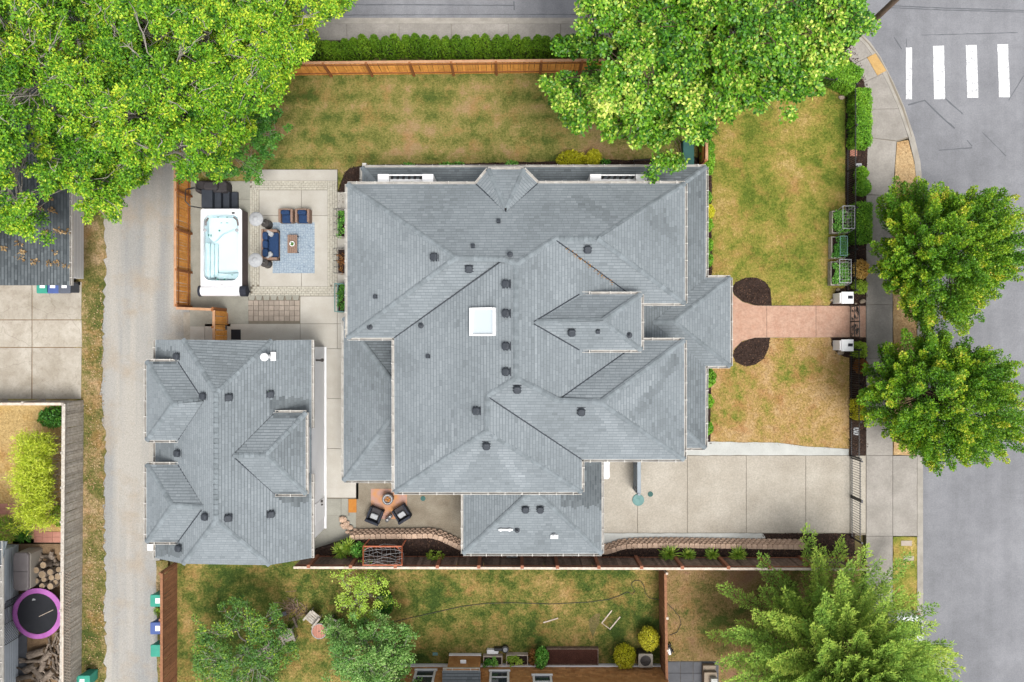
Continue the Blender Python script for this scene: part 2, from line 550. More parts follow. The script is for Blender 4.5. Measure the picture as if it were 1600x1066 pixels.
# patterned rugs
t = NT('blue_rug')
vo = t.n('ShaderNodeTexVoronoi', feature='DISTANCE_TO_EDGE')
vo.inputs['Scale'].default_value = 7.5
vo.inputs['Randomness'].default_value = .45
t.l(t.pos, vo.inputs['Vector'])
f = t.rng(vo.outputs[0], .03, .12, 1, 0)
f2 = t.rng(t.noise(9, 3), .4, .6, 0, 1)
col = t.mix(f, t.mix(f2, lin((196, 210, 220)), lin((172, 190, 206))), lin((150, 168, 188)))
t.bump(t.noise(60), .3)
m['rug'] = t.out(col, .95, .1)
t = NT('orange_rug')
f = t.rng(t.noise(2.2, 2, .4), .35, .65, 0, 1)
col = t.mix(f, lin((226, 164, 112)), lin((206, 166, 152)))
t.bump(t.noise(60), .3)
m['rug2'] = t.out(col, .95, .1)
t = NT('spa_water')
t.b.inputs['Base Color'].default_value = (.93, .985, 1, 1)
t.b.inputs['Roughness'].default_value = .03
t.b.inputs['IOR'].default_value = 1.15
t.b.inputs['Transmission Weight'].default_value = 1.0
t.bump(t.noise(3, 2), .06, .02)
m['water'] = t.m
m['poolshell'] = M('spa_basin', (232, 246, 250), (226, 243, 248), scale=1, fine=.02, rough=.4, bump=0, k=.74)
m['poolstep'] = M('spa_step', (224, 243, 247), fine=.02, rough=.4, bump=0, k=.74)
m['jet'] = M('green_jet', (40, 150, 130), fine=.05, rough=.4)

# leaves
LM = {}
LM['gum'] = leaf_mat('sweetgum_leaf', [(0, (34, 84, 20)), (.3, (80, 138, 28)), (.65, (132, 188, 38)), (1, (208, 226, 62))], .15, .5, .25, k=.66)
LM['gumdark'] = leaf_mat('blue_green_leaf', [(0, (48, 104, 38)), (.5, (80, 138, 48)), (1, (118, 172, 62))], .25)
LM['maple'] = leaf_mat('maple_leaf', [(0, (34, 84, 18)), (.35, (80, 140, 28)), (.7, (134, 184, 42)), (1, (222, 234, 112))], .13, .42, .3, k=.68)
LM['linden'] = leaf_mat('street_tree_leaf', [(0, (50, 98, 20)), (.35, (88, 140, 26)), (.65, (138, 176, 34)), (.85, (192, 198, 48)), (1, (216, 190, 84))], .16, k=.78)
LM['cedar'] = leaf_mat('cedar_spray', [(0, (88, 130, 56)), (.4, (134, 172, 72)), (.75, (176, 202, 86)), (1, (216, 222, 108))], .2, .6, .2, k=.8)
LM['fruit'] = leaf_mat('fruit_tree_leaf', [(0, (66, 112, 46)), (.45, (96, 142, 58)), (.8, (136, 172, 58)), (1, (186, 206, 60))], .3)
LM['apple'] = leaf_mat('silver_green_leaf', [(0, (76, 126, 52)), (.5, (112, 160, 70)), (.85, (152, 192, 100)), (1, (188, 216, 134))], .25)
LM['lime'] = leaf_mat('lime_leaf', [(0, (116, 150, 46)), (.5, (160, 192, 66)), (1, (196, 218, 96))], .35, k=.9)
LM['hedge'] = leaf_mat('hedge_leaf', [(0, (66, 116, 30)), (.5, (108, 160, 42)), (1, (158, 198, 62))], .25, k=1.0)
LM['arbor'] = leaf_mat('arborvitae_spray', [(0, (66, 104, 20)), (.5, (96, 138, 26)), (1, (138, 170, 42))], .2, .6, .2)
LM['yellow'] = leaf_mat('yellow_green_leaf', [(0, (166, 168, 30)), (.5, (208, 204, 48)), (1, (232, 226, 96))], .3, k=.9)
LM['gold'] = leaf_mat('golden_leaf', [(0, (196, 146, 66)), (.5, (222, 182, 98)), (1, (236, 208, 134))], .3, k=.9)
LM['rust'] = leaf_mat('rust_leaf', [(0, (132, 82, 38)), (.5, (164, 110, 56)), (1, (186, 142, 78))], .3)
LM['grassy'] = leaf_mat('strappy_leaf', [(0, (86, 132, 40)), (.5, (136, 172, 56)), (1, (190, 206, 84))], .25, k=.9)
LM['veg'] = leaf_mat('vegetable_leaf', [(0, (58, 122, 40)), (.5, (96, 164, 60)), (1, (156, 202, 96))], .3, k=.9)

LM['bamboo'] = leaf_mat('bamboo_leaf', [(0, (134, 160, 34)), (.5, (178, 194, 46)), (1, (212, 218, 84))], .3, k=.9)

# ------------------------------------------------------------------ ground, roads, paving
def jag(poly, amp, step=12, seed=1):
    """polygon in pixels -> the same with uneven edges"""
    r = random.Random(seed)
    out = []
    n = len(poly)
    for i in range(n):
        a, b = poly[i], poly[(i + 1) % n]
        d = math.hypot(b[0] - a[0], b[1] - a[1])
        k = max(1, int(d / step))
        for j in range(k):
            f = j / k
            q = amp if j else amp * .4
            out.append((a[0] + (b[0] - a[0]) * f + r.uniform(-q, q), a[1] + (b[1] - a[1]) * f + r.uniform(-q, q)))
    return out


MULCH = []


def sheet(name, poly, z, mat, th=.2, amp=0, step=12, parent=None, kind='structure', seed=1):
    if mat == 'mulch': MULCH.append((poly, z))
    if amp: poly = jag(poly, amp, step, seed)
    mb = MB().prism([W2(x, y, z) for x, y in poly], z - th, z)
    o = mb.build(name, MAT[mat], parent)
    if parent is None: tag(o, kind=kind)
    return o


def slab(parent, poly, z, mat, gap=.65, th=.1, name='slab'):
    """paving slab: polygon shrunk by half a joint (pixels)"""
    cx = sum(p[0] for p in poly) / len(poly)
    cy = sum(p[1] for p in poly) / len(poly)
    q = []
    for x, y in poly:
        dx, dy = cx - x, cy - y
        q.append((x + (gap / 2 if dx > 0 else -gap / 2), y + (gap / 2 if dy > 0 else -gap / 2)))
    return MB().prism([W2(x, y, z) for x, y in q], z - th, z).build(name, MAT[mat], parent)


g = MB()
g.add([(-400, -400, -.3), (400, -400, -.3), (400, 400, -.3), (-400, 400, -.3)], [(0, 1, 2, 3)])
tag(g.build('ground', m['ground']), kind='structure')

EDGE = [(-900, 28), (480, 28), (1240, 28), (1290, 31), (1320, 37), (1342, 48), (1360, 66), (1376, 89), (1396, 128), (1413, 167), (1429, 214), (1438, 252), (1442, 290), (1443, 1900)]
sheet('road', EDGE + [(3000, 1900), (3000, -900), (-900, -900)], -.13, 'asphalt')


def ribbon(pts, w0, w1):
    """closed pixel polygon beside a polyline, offsets in pixels to its right-hand (yard) side"""
    def off(d):
        out = []
        for i, p in enumerate(pts):
            a, b = pts[max(0, i - 1)], pts[min(len(pts) - 1, i + 1)]
            dx, dy = b[0] - a[0], b[1] - a[1]
            L = math.hypot(dx, dy)
            out.append((p[0] - dy / L * d, p[1] + dx / L * d))
        return out
    return off(w0) + off(w1)[::-1]


sheet('gutter_pan', ribbon(EDGE, 0, 5), -.117, 'kerb', th=.1)
sheet('kerb', ribbon(EDGE, 4.6, 9), .045, 'kerb', th=.25)

# road markings and tar seams
for k, q in enumerate([[(1415.6, 74), (1425, 74.5), (1424.7, 155), (1415.6, 155)], [(1458, 72), (1475, 71.5), (1476.7, 155), (1459.7, 155)],
                       [(1509, 70.5), (1526, 70.5), (1528.7, 153), (1511.4, 153)], [(1558.5, 69.5), (1575, 69), (1578, 152), (1561, 152)]]):
    o = sheet('crosswalk_bar', q, -.122, 'paint', th=.02, amp=.35, step=9, seed=k)
for pts, w in [([(545, 7.5), (640, 7.5), (803, 8.5)], 1.0), ([(803, 2), (803.5, 16)], 1.2), ([(480, 24), (700, 23), (930, 22.5)], .8),
               ([(1388, 9), (1480, 13), (1600, 16.5)], 1.0), ([(1388, 12), (1480, 16), (1600, 19)], .9), ([(1440, 55), (1520, 53), (1590, 51)], .6),
               ([(1419, 164), (1445, 157), (1466, 178), (1492, 201)], 1.5), ([(1477, 154), (1504, 178)], 1.3), ([(1535, 207), (1572, 244)], .8),
               ([(1467, 235), (1519, 231)], 1.1), ([(1511, 219), (1519, 229)], 1.2), ([(1416, 60), (1417, 74)], .6), ([(1576, 157), (1600, 118)], .8), ([(1397, 58), (1409, 77)], .9)]:
    sheet('tar_seam', ribbon(pts, -w * .75, w * .75), -.1245, 'tar', th=.02, amp=.4, step=8)
sheet('road_patch', [(1500, 165), (1600, 160), (1600, 272), (1512, 272), (1498, 190)], -.1265, 'asphalt', th=.02, amp=1.5)

# north pavement
o = sheet('north_pavement', [(-900, 36), (1300, 36), (1310, 78), (1240, 64), (-900, 64)], -.01, 'joint')
xs = [60, 142, 224, 306, 388, 460, 542, 623.5, 705.6, 794, 876, 958, 1040, 1122, 1204, 1284]
for a, b in zip(xs, xs[1:]): slab(o, [(a, 36.5), (b, 36.5), (b, 63), (a, 63)], .03, 'sidewalk')
# corner and east pavement
o = sheet('east_pavement', [(1283, 34), (1319, 40), (1341, 50), (1358, 68), (1375, 90), (1395, 129), (1412, 168), (1425, 214), (1401, 222), (1395, 306), (1395, 1900), (1353, 1900), (1353, 300), (1356, 215), (1350, 130), (1335, 100), (1310, 84), (1284, 64)], -.01, 'joint')
for q in ([(1284, 38), (1317, 42), (1335, 52), (1311, 82), (1284, 63)], [(1335, 52), (1352, 68), (1369, 83), (1335, 99.5), (1311, 82)],
          [(1335, 100), (1367, 84), (1386, 112), (1350, 129)], [(1350, 129), (1386, 112), (1405, 170), (1357, 171)], [(1357, 171), (1405, 170), (1419, 214), (1401, 220), (1356, 215)],
          [(1356, 215), (1401, 221), (1395, 306), (1353, 304)]):
    slab(o, q, .03, 'sidewalk')
ys = [305, 391, 476, 560, 636, 712, 838, 920, 1002, 1084]
for a, b in zip(ys, ys[1:]): slab(o, [(1353.5, a), (1395, a), (1395, b), (1353.5, b)], .03, 'sidewalk')
slab(o, [(1395, 712), (1434, 712), (1434, 838), (1395, 838)], .03, 'sidewalk')
sheet('tactile_pad', [(1355, 90), (1368, 83.5), (1385, 110.5), (1371, 118)], .05, 'yellowpad', th=.02)
sheet('planting_strip', [(1402, 222), (1419, 219), (1429, 256), (1432, 300), (1433, 711), (1396, 711), (1396, 306)], .02, 'strip', amp=.8)
sheet('planting_strip', [(1396, 839), (1433, 839), (1433, 1300), (1396, 1300)], .02, 'lawn_e', amp=.8)
slabp = sheet('stepping_pads', [(1408, 845), (1425, 845), (1425, 853), (1408, 853)], .04, 'paver', th=.1)
slab(slabp, [(1412, 869), (1428, 869), (1428, 876), (1412, 876)], .04, 'paver', gap=0)
# cut in the kerb for the driveway is a low pale strip
sheet('driveway_apron', [(1434, 712), (1442, 712), (1442, 838), (1434, 838)], .052, 'kerb', th=.1)

# lawns
sheet('north_lawn', [(300, 106), (1092, 106), (1092, 255), (885, 252), (575, 258), (540, 268), (527, 300), (527, 283), (401, 283), (300, 283)], 0, 'lawn_n', amp=1)
sheet('east_lawn', [(1092, 60), (1322, 60), (1322, 478), (1105, 478), (1105, 250), (1092, 250)], 0, 'lawn_e', amp=.6)
sheet('southeast_lawn', [(1105, 527), (1328, 527), (1328, 701), (1260, 698), (1215, 693), (1105, 692)], 0, 'lawn_se', amp=.8)
sheet('neighbour_lawn', [(276, 868), (1032, 868), (1032, 1200), (276, 1200)], 0, 'lawn_s')
sheet('neighbour_side_lawn', [(1032, 868), (1345, 868), (1345, 1200), (1032, 1200)], -.002, 'lawn_side')
sheet('west_yard', [(-500, 630), (104, 630), (104, 850), (-500, 850)], 0, 'lawn_w')
sheet('verge', [(118, 300), (165, 300), (163, 450), (157, 600), (165, 700), (163, 800), (164, 1200), (118, 1200), (126, 840), (126, 640), (118, 630)], .012, 'verge', amp=3.5, step=7)
sheet('alley', [(120, -500), (300, -500), (300, 482), (345, 482), (345, 540), (250, 540), (250, 1200), (120, 1200)], -.01, 'gravel', amp=1)
sheet('alley_soil_edge', [(244, 876), (262, 876), (262, 1200), (246, 1200)], .012, 'verge', amp=2)
sheet('alley_pad', [(287, 488), (340, 490), (340, 531), (287, 531)], .006, 'oldcon', amp=.6)
sheet('wood_yard', [(20, 842), (118, 842), (118, 1200), (20, 1200)], 0, 'dirt', amp=1)
# mulch beds
sheet('mulch_bed', [(527, 330), (530, 300), (538, 272), (545, 263), (570, 258), (700, 257), (880, 252), (1000, 249), (1092, 246), (1092, 330)], .02, 'mulch', amp=1.0, seed=3)
sheet('mulch_bed', [(1092, 200), (1112, 200), (1112, 436), (1092, 436)], .022, 'mulch', amp=.6, seed=4)
sheet('mulch_bed', [(1092, 570), (1111, 570), (1110, 692), (1092, 692)], .022, 'mulch', amp=.6, seed=5)
sheet('mulch_bed', [(1321, 143), (1324, 120), (1352, 120), (1358, 170), (1356, 215), (1353, 300), (1353, 478), (1321, 478)], .022, 'mulch', amp=.5, seed=6)
sheet('mulch_bed', [(1255, 60), (1330, 60), (1350, 128), (1330, 144), (1320, 144), (1276, 133), (1255, 130)], .021, 'mulch', amp=.8, seed=7)
sheet('mulch_bed', [(1327.5, 527), (1353, 527), (1353, 712), (1327.5, 712)], .022, 'mulch', amp=.5, seed=8)
sheet('mulch_bed', [(1306, 452), (1330, 448), (1330, 478), (1296, 478)], .018, 'mulch', amp=.8, seed=9)
sheet('mulch_bed', [(1299, 527), (1330, 527), (1330, 560), (1318, 557), (1306, 550), (1299, 540)], .018, 'mulch', amp=.5, seed=10)
sheet('mulch_bed', [(1143, 450), (1150, 441), (1165, 434), (1182, 434), (1196, 441), (1204, 452), (1206, 478), (1180, 477), (1160, 471), (1148, 461)], .02, 'mulch', amp=.4, step=8)
sheet('mulch_bed', [(1148, 546), (1158, 535), (1178, 528), (1203, 528), (1201, 545), (1193, 561), (1180, 570), (1165, 573), (1150, 566), (1145, 556)], .02, 'mulch', amp=.4, step=8)
sheet('mulch_bed', [(1190, 834), (1336, 834), (1336, 870), (1190, 870)], .02, 'mulch', amp=.5)
# pink entrance walk
o = sheet('entrance_walk', [(1010, 446), (1141, 446), (1147, 461), (1160, 471.5), (1180, 477.5), (1353, 478), (1353, 527), (1180, 528), (1160, 533), (1147, 545), (1141, 558), (1010, 558)], .035, 'joint')
slab(o, [(1010, 446), (1141, 446), (1147, 461), (1160, 471.5), (1180, 477.5), (1198, 478), (1198, 527.5), (1180, 528), (1160, 533), (1147, 545), (1141, 558), (1010, 558)], .06, 'stamped', gap=.5)
for a, b in ((1198, 1275), (1275, 1328), (1328, 1353)): slab(o, [(a, 478), (b, 478), (b, 527.5), (a, 527.5)], .06, 'stamped', gap=.6)
# driveway
o = sheet('driveway', [(935, 690), (1353, 690), (1353, 836), (935, 860)], -.005, 'joint')
xs = [935, 996, 1074, 1166, 1259, 1328, 1353]
for a, b in zip(xs, xs[1:]): slab(o, [(a, 712 if a >= 1074 else 690), (b, 712 if a >= 1074 else 690), (b, 833), (a, 833)], .03, 'aggregate', gap=.8)
sheet('pale_edge', [(1066, 690), (1215, 692), (1260, 698), (1326, 702), (1326, 711.5), (1066, 711.5)], .034, 'pale', amp=.5)
sheet('pale_edge', [(935, 833.5), (1192, 833.5), (1196, 840), (1190, 848), (1070, 850), (1000, 852), (960, 868), (935, 872)], .034, 'pale', amp=.4)
sheet('rock_yard', [(556, 745), (745, 745), (745, 866), (556, 866)], .0, 'dg')
# patio
o = sheet('patio', [(296, 283), (401, 283), (401, 265), (528, 265), (528, 330), (541, 330), (541, 545), (505, 545), (296, 545)], 0, 'joint')
slab(o, [(401, 265), (527, 265), (527, 282.5), (401, 282.5)], .16, 'concrete', th=.2, gap=.5)
slab(o, [(360, 283), (391, 283), (391, 312), (360, 312)], .05, 'greycon')
slab(o, [(297, 283), (360, 283), (360, 510), (297, 510)], .05, 'greycon', gap=0)
slab(o, [(360, 312), (391, 312), (391, 462), (360, 462)], .05, 'greycon', gap=0)
slab(o, [(360, 462), (388, 462), (388, 506), (360, 506)], .05, 'greycon', gap=0)
for x0, x1 in ((405, 471), (471, 512)):
    for y0, y1 in ((297, 337), (337, 448)): slab(o, [(x0, y0), (x1, y0), (x1, y1), (x0, y1)], .05, 'concrete')
for q in ([(469, 463), (527, 463), (527, 506), (469, 506)], [(320, 506), (469, 506), (469, 545), (320, 545)], [(469, 506), (527, 506), (527, 545), (469, 545)], [(527, 506), (541, 506), (541, 545), (527, 545)],
          [(297, 510), (320, 510), (320, 545), (297, 545)], [(527, 300), (541, 300), (541, 506), (527, 506)]):
    slab(o, q, .05, 'concrete')
band = MB()
rb = random.Random(3)
for x0, x1, y0, y1, hor in ((391, 512, 283, 297, 1), (391, 405, 297, 448, 0), (392, 527, 448, 462.5, 1), (512, 527, 283, 448, 0)):
    a, b = W(x0, y1), W(x1, y0)
    lx, ly = (.21, .125)
    if not hor: lx, ly = ly, lx
    nx, ny = max(1, round((b.x - a.x) / lx)), max(1, round((b.y - a.y) / ly))
    lx, ly = (b.x - a.x) / nx, (b.y - a.y) / ny
    for i in range(nx):
        for j in range(ny):
            X, Y = a.x + i * lx, a.y + j * ly
            if hor and j % 2: X += lx / 2
            if not hor and i % 2: Y += ly / 2
            X1, Y1 = min(X + lx, b.x), min(Y + ly, b.y)
            if X1 - X < .05 or Y1 - Y < .05: continue
            z = .048 + rb.uniform(-.004, .006)
            band.box(X + .007, X1 - .007, Y + .007, Y1 - .007, 0, z)
tag(band.build('brick_band', m['paverband'], o), kind='stuff')
pv = {}
for w in (0, 1, 2):
    pv[w] = MB().rbox(-.14 - .0 * w, .14, -.14, .14, -.04, .02, .008).mesh('paver', m['paver'])
for i in range(10):
    for j in range(4):
        x, y = 388 + (i + .5) * 8.05, 469.5 + (j + .5) * 8.1
        p = W(x, y, .03)
        inst('paver', pv[0], o, p + Vector((0, 0, rb.uniform(-.003, .006))), (0, 0, rb.choice((0, math.pi / 2)) + rb.uniform(-.02, .02)), (.96, .97, 1))
eb = MB().prism([(-.19, .14), (.19, .14), (.13, -.13), (-.13, -.13)], -.05, .03).mesh('edging_block', m['greycon'])
for i in range(7): inst('edging_block', eb, o, W(393.5 + i * 11.5, 465.3, .04))
# walk between garage and house
o = sheet('side_walk', [(500, 540), (560, 540), (560, 780), (500, 780)], 0, 'joint')
for a, b in ((545, 623), (623, 701)): slab(o, [(500, a), (556, a), (556, b), (500, b)], .05, 'concrete')
slab(o, [(500, 701), (556.5, 701), (556.5, 778), (500, 778)], .05, 'concrete')
sheet('gravel_corner', [(486, 778), (560, 778), (560, 875), (486, 875)], -.004, 'greycon')
o = sheet('stepping_slabs', [(507, 779), (546, 779), (546, 806), (507, 806)], .0, 'joint')
slab(o, [(507, 779), (533, 779), (533, 806), (507, 806)], .03, 'greycon')
slab(o, [(533, 779), (544, 779), (544, 806), (533, 806)], .03, 'greycon')
# west neighbour's concrete drive
o = sheet('neighbour_drive', [(-500, 440), (128, 440), (129, 624), (-500, 624)], -.004, 'dirt')
for x0, x1 in ((-300, -60), (-60, 50), (50, 128)):
    for y0, y1 in ((440, 500), (500, 543), (543, 624)): slab(o, [(x0, y0), (x1, y0), (x1 + rb.uniform(-1, 1), y1), (x0, y1)], .03, 'oldcon', gap=1.3)
# brick garden path
o = sheet('brick_path', [(-40, 787), (52, 787), (52, 803), (66, 803), (66, 831), (98, 831), (98, 848), (53, 848), (53, 804), (-40, 804)], .015, 'joint')
for x0, y0, x1, y1 in ((-40, 787, 52, 804), (53, 803, 66, 848), (66, 831, 98, 848)):
    nx, ny = max(1, round((x1 - x0) / 13)), max(1, round((y1 - y0) / 8.5))
    for i in range(nx):
        for j in range(ny):
            X0, X1 = x0 + (x1 - x0) * i / nx, x0 + (x1 - x0) * (i + 1) / nx
            Y0, Y1 = y0 + (y1 - y0) * j / ny, y0 + (y1 - y0) * (j + 1) / ny
            slab(o, [(X0, Y0), (X1, Y0), (X1, Y1), (X0, Y1)], .04, 'brick', gap=.35, name='brick')
o = sheet('slate_terrace', [(1043, 1033), (1123, 1033), (1123, 1200), (1043, 1200)], .0, 'joint')
for i in range(4):
    for j in range(4): slab(o, [(1043 + 20 * i, 1034 + 18 * j), (1063 + 20 * i, 1034 + 18 * j), (1063 + 20 * i, 1052 + 18 * j), (1043 + 20 * i, 1052 + 18 * j)], .04, 'slate', gap=.7)
# raised bed behind the retaining wall
WALL = [(548, 843), (560, 842), (600, 841), (640, 841), (670, 840), (685, 843), (700, 850), (714, 857), (730, 864), (800, 866), (940, 866), (955, 864), (972, 858), (990, 856), (1040, 855), (1110, 856), (1180, 857), (1262, 858)]
BED_Z = .6
sheet('raised_bed', WALL + [(1262, 868), (1100, 870), (880, 869), (488, 868), (488, 862), (540, 845)], BED_Z, 'mulch', th=.7)

# ------------------------------------------------------------------ roofs
def vnoise(x, y, seed=0):
    def h(i, j):
        n = (i * 374761393 + j * 668265263 + seed * 974711) & 0xffffffff
        n = ((n ^ (n >> 13)) * 1274126177) & 0xffffffff
        return ((n ^ (n >> 16)) & 0xffff) / 65535.0
    i, j = math.floor(x), math.floor(y)
    fx, fy = x - i, y - j
    fx, fy = fx * fx * (3 - 2 * fx), fy * fy * (3 - 2 * fy)
    return (h(i, j) * (1 - fx) + h(i + 1, j) * fx) * (1 - fy) + (h(i, j + 1) * (1 - fx) + h(i + 1, j + 1) * fx) * fy


class Roof:
    def __init__(s, house, dark=()):
        s.house = house
        s.deck = MB()
        s.sh = MB()
        s.tint = []
        s.dark = dark
        s.r = random.Random(11)

    def plane_eave(s, a, b, ze, pitch, toward):
        A, B = W(*a, ze), W(*b, ze)
        d = (B - A).normalized()
        n = Vector((-d.y, d.x, 0))
        T = W(*toward, ze)
        if (T - A).dot(n) < 0: n = -n
        return (pitch * n.x, pitch * n.y, ze - pitch * (n.x * A.x + n.y * A.y))

    def plane_pts(s, pts):
        P = [W(*p) for p in pts]
        A = np.array([[p.x, p.y, 1] for p in P])
        return tuple(np.linalg.solve(A, np.array([p.z for p in P])))

    @staticmethod
    def at(pl, px, py):
        u, v = (px - 800) / FPX, (533 - py) / FPX
        q = pl[0] * u + pl[1] * v
        return W(px, py, (CAM_H * q + pl[2]) / (1 + q))

    def face(s, verts, eave=None, ze=0, pitch=.5, pts=None, base=.5, expo=.15):
        if pts: pl = s.plane_pts(pts)
        else:
            cx = sum(v[0] for v in verts) / len(verts)
            cy = sum(v[1] for v in verts) / len(verts)
            pl = s.plane_eave(eave[0], eave[1], ze, pitch, (cx, cy))
        P = [s.at(pl, *v) for v in verts]
        n = len(P)
        tris = tessellate_polygon([[Vector((p.x, p.y, 0)) for p in P]])
        s.deck.add([(p.x, p.y, p.z - .01) for p in P], [tuple(t) for t in tris])
        g = Vector((pl[0], pl[1]))
        slope = g.length
        g.normalize()
        e = Vector((-g.y, g.x))
        poly = [(p.x * e.x + p.y * e.y, p.x * g.x + p.y * g.y) for p in P]
        ex = expo / math.sqrt(1 + slope * slope)
        t0 = min(p[1] for p in poly)
        t1 = max(p[1] for p in poly)
        s0 = min(p[0] for p in poly)
        s1 = max(p[0] for p in poly)
        sd = s.r.randrange(1000)
        k = 0
        while t0 + k * ex < t1:
            a, b = t0 + k * ex, t0 + (k + 1) * ex
            x = s0 - s.r.uniform(0, .3)
            while x < s1:
                w = s.r.uniform(.19, .36)
                q = clip(poly, x + .0025, x + w - .0025, a, b - .028 * ex / .15)
                if len(q) >= 3:
                    xm = x + w / 2
                    pa = vnoise(xm * .55 + a * .3, a * .6 - xm * .2, sd)
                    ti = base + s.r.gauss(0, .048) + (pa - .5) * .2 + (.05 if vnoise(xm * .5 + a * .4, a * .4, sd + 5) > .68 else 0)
                    wx, wy = xm * e.x + a * g.x, xm * e.y + a * g.y
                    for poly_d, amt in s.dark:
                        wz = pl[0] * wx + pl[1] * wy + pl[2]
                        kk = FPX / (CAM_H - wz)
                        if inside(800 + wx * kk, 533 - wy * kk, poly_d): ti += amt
                    lift = s.r.uniform(.014, .026)
                    bi = len(s.sh.v)
                    ids = []
                    for (ss, tt) in q:
                        X, Y = ss * e.x + tt * g.x, ss * e.y + tt * g.y
                        Z = pl[0] * X + pl[1] * Y + pl[2] + lift * (1 - (tt - a) / ex) + .003
                        ids.append((X, Y, Z))
                    s.sh.add(ids, [tuple(range(len(ids)))])
                    s.tint.append(ti)
                    for i in range(len(q)):
                        j = (i + 1) % len(q)
                        if False and abs(q[i][1] - a) < 1e-5 and abs(q[j][1] - a) < 1e-5:
                            A_, B_ = ids[i], ids[j]
                            s.sh.add([A_, B_, (B_[0], B_[1], B_[2] - lift), (A_[0], A_[1], A_[2] - lift)], [(0, 3, 2, 1)])
                            s.tint.append(ti - .5)
                x += w
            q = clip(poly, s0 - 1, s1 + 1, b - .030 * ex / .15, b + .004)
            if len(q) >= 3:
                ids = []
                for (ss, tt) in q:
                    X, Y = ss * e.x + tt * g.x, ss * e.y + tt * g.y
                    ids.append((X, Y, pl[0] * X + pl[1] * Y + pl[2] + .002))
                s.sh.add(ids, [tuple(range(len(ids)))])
                s.tint.append(base - .21)  # printed band that also puts the course-edge shadow into the tint
            k += 1
        return pl

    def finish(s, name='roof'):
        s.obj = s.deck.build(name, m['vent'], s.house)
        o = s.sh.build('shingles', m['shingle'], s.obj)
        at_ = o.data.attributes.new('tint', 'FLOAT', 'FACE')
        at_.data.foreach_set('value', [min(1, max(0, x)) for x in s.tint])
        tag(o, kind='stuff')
        return s.obj

    caps = 0

    def hip(s, pl, p0, p1, w=.15, step=.21):
        A, B = s.at(pl, *p0), s.at(pl, *p1)
        s.hip_w(A, B, step)

    def hip_w(s, A, B, step=.21):
        if A.z > B.z: A, B = B, A
        d = B - A
        n = max(1, int(d.length / step))
        yaw = math.atan2(d.y, d.x)
        pit = -math.atan2(d.z, math.hypot(d.x, d.y))
        for i in range(n):
            p = A + d * ((i + .5) / n)
            inst('ridge_cap', CAPME, s.obj, p + Vector((0, 0, .035)), (s.r.uniform(-.03, .03), pit + .05, yaw + s.r.uniform(-.02, .02)), (d.length / n / .21, .8, 1))
            Roof.caps += 1


def clip(poly, x0, x1, y0, y1):
    def cut(P, ax, val, keep_ge):
        out = []
        n = len(P)
        for i in range(n):
            a, b = P[i], P[(i + 1) % n]
            ia = (a[ax] >= val) if keep_ge else (a[ax] <= val)
            ib = (b[ax] >= val) if keep_ge else (b[ax] <= val)
            if ia: out.append(a)
            if ia != ib:
                f = (val - a[ax]) / (b[ax] - a[ax])
                q = [a[0] + (b[0] - a[0]) * f, a[1] + (b[1] - a[1]) * f]
                q[ax] = val
                out.append(tuple(q))
        return out
    for ax, val, ge in ((0, x0, 1), (0, x1, 0), (1, y0, 1), (1, y1, 0)):
        poly = cut(poly, ax, val, ge)
        if len(poly) < 3: return []
    return poly


cm = MB()
cm.add([(-.13, -.165, -.045), (.13, -.165, -.06), (-.13, -.05, .012), (.13, -.05, -.02), (-.13, .05, .012), (.13, .05, -.02), (-.13, .165, -.045), (.13, .165, -.06),
        (-.13, -.15, -.07), (-.13, -.05, -.025), (-.13, .05, -.025), (-.13, .15, -.07)],
       [(0, 1, 3, 2), (2, 3, 5, 4), (4, 5, 7, 6), (0, 2, 9, 8), (2, 4, 10, 9), (4, 6, 11, 10)])
CAPME = cm.mesh('ridge_cap', m['cap'])
vm = MB().rbox(-.18, .18, -.17, .17, .02, .17, .07).box(-.13, .13, -.13, .13, -.12, .03).box(-.22, .20, -.2, .2, -.085, -.06)
VENTME = vm.mesh('roof_vent', m['vent'])
pm = MB().tube([(0, 0, -.1), (0, 0, .26)], .045, 8).lathe([(.14, -.06), (.14, .0), (.06, .03)], n=10)
PIPEME = pm.mesh('vent_pipe', m['vent'])
SMALLME = MB().rbox(-.09, .09, -.09, .09, -.05, .09, .02).mesh('exhaust_cap', m['shingle'] if False else m['vent'])


def gutter(parent, a, b, ze, out):
    """eave trough from pixel a to pixel b at height ze, open at the top, with straps; out = outward pixel direction"""
    A, B = W(*a, ze), W(*b, ze)
    d = (B - A)
    L = d.length
    d.normalize()
    n = Vector((out[0], -out[1], 0)).normalized()
    mb = MB()
    def bar(o0, o1, z0, z1, s0=0, s1=L):
        vs = [A + d * s + n * o + Vector((0, 0, z)) for z in (z0, z1) for s, o in ((s0, o0), (s1, o0), (s1, o1), (s0, o1))]
        mb.add(vs, [(3, 2, 1, 0), (4, 5, 6, 7), (0, 1, 5, 4), (1, 2, 6, 5), (2, 3, 7, 6), (3, 0, 4, 7)])
    bar(-.01, .012, -.13, .005)
    bar(.012, .10, -.13, -.118)
    bar(.10, .12, -.13, .02)
    bar(.012, .10, -.118, 0, 0, .015)
    bar(.012, .10, -.118, 0, L - .015, L)
    k = max(1, int(L / .78))
    for i in range(k):
        s_ = (i + .5) * L / k
        bar(.0, .14, .005, .028, s_ - .02, s_ + .02)
    return mb.build('gutter', m['gutter'], parent)


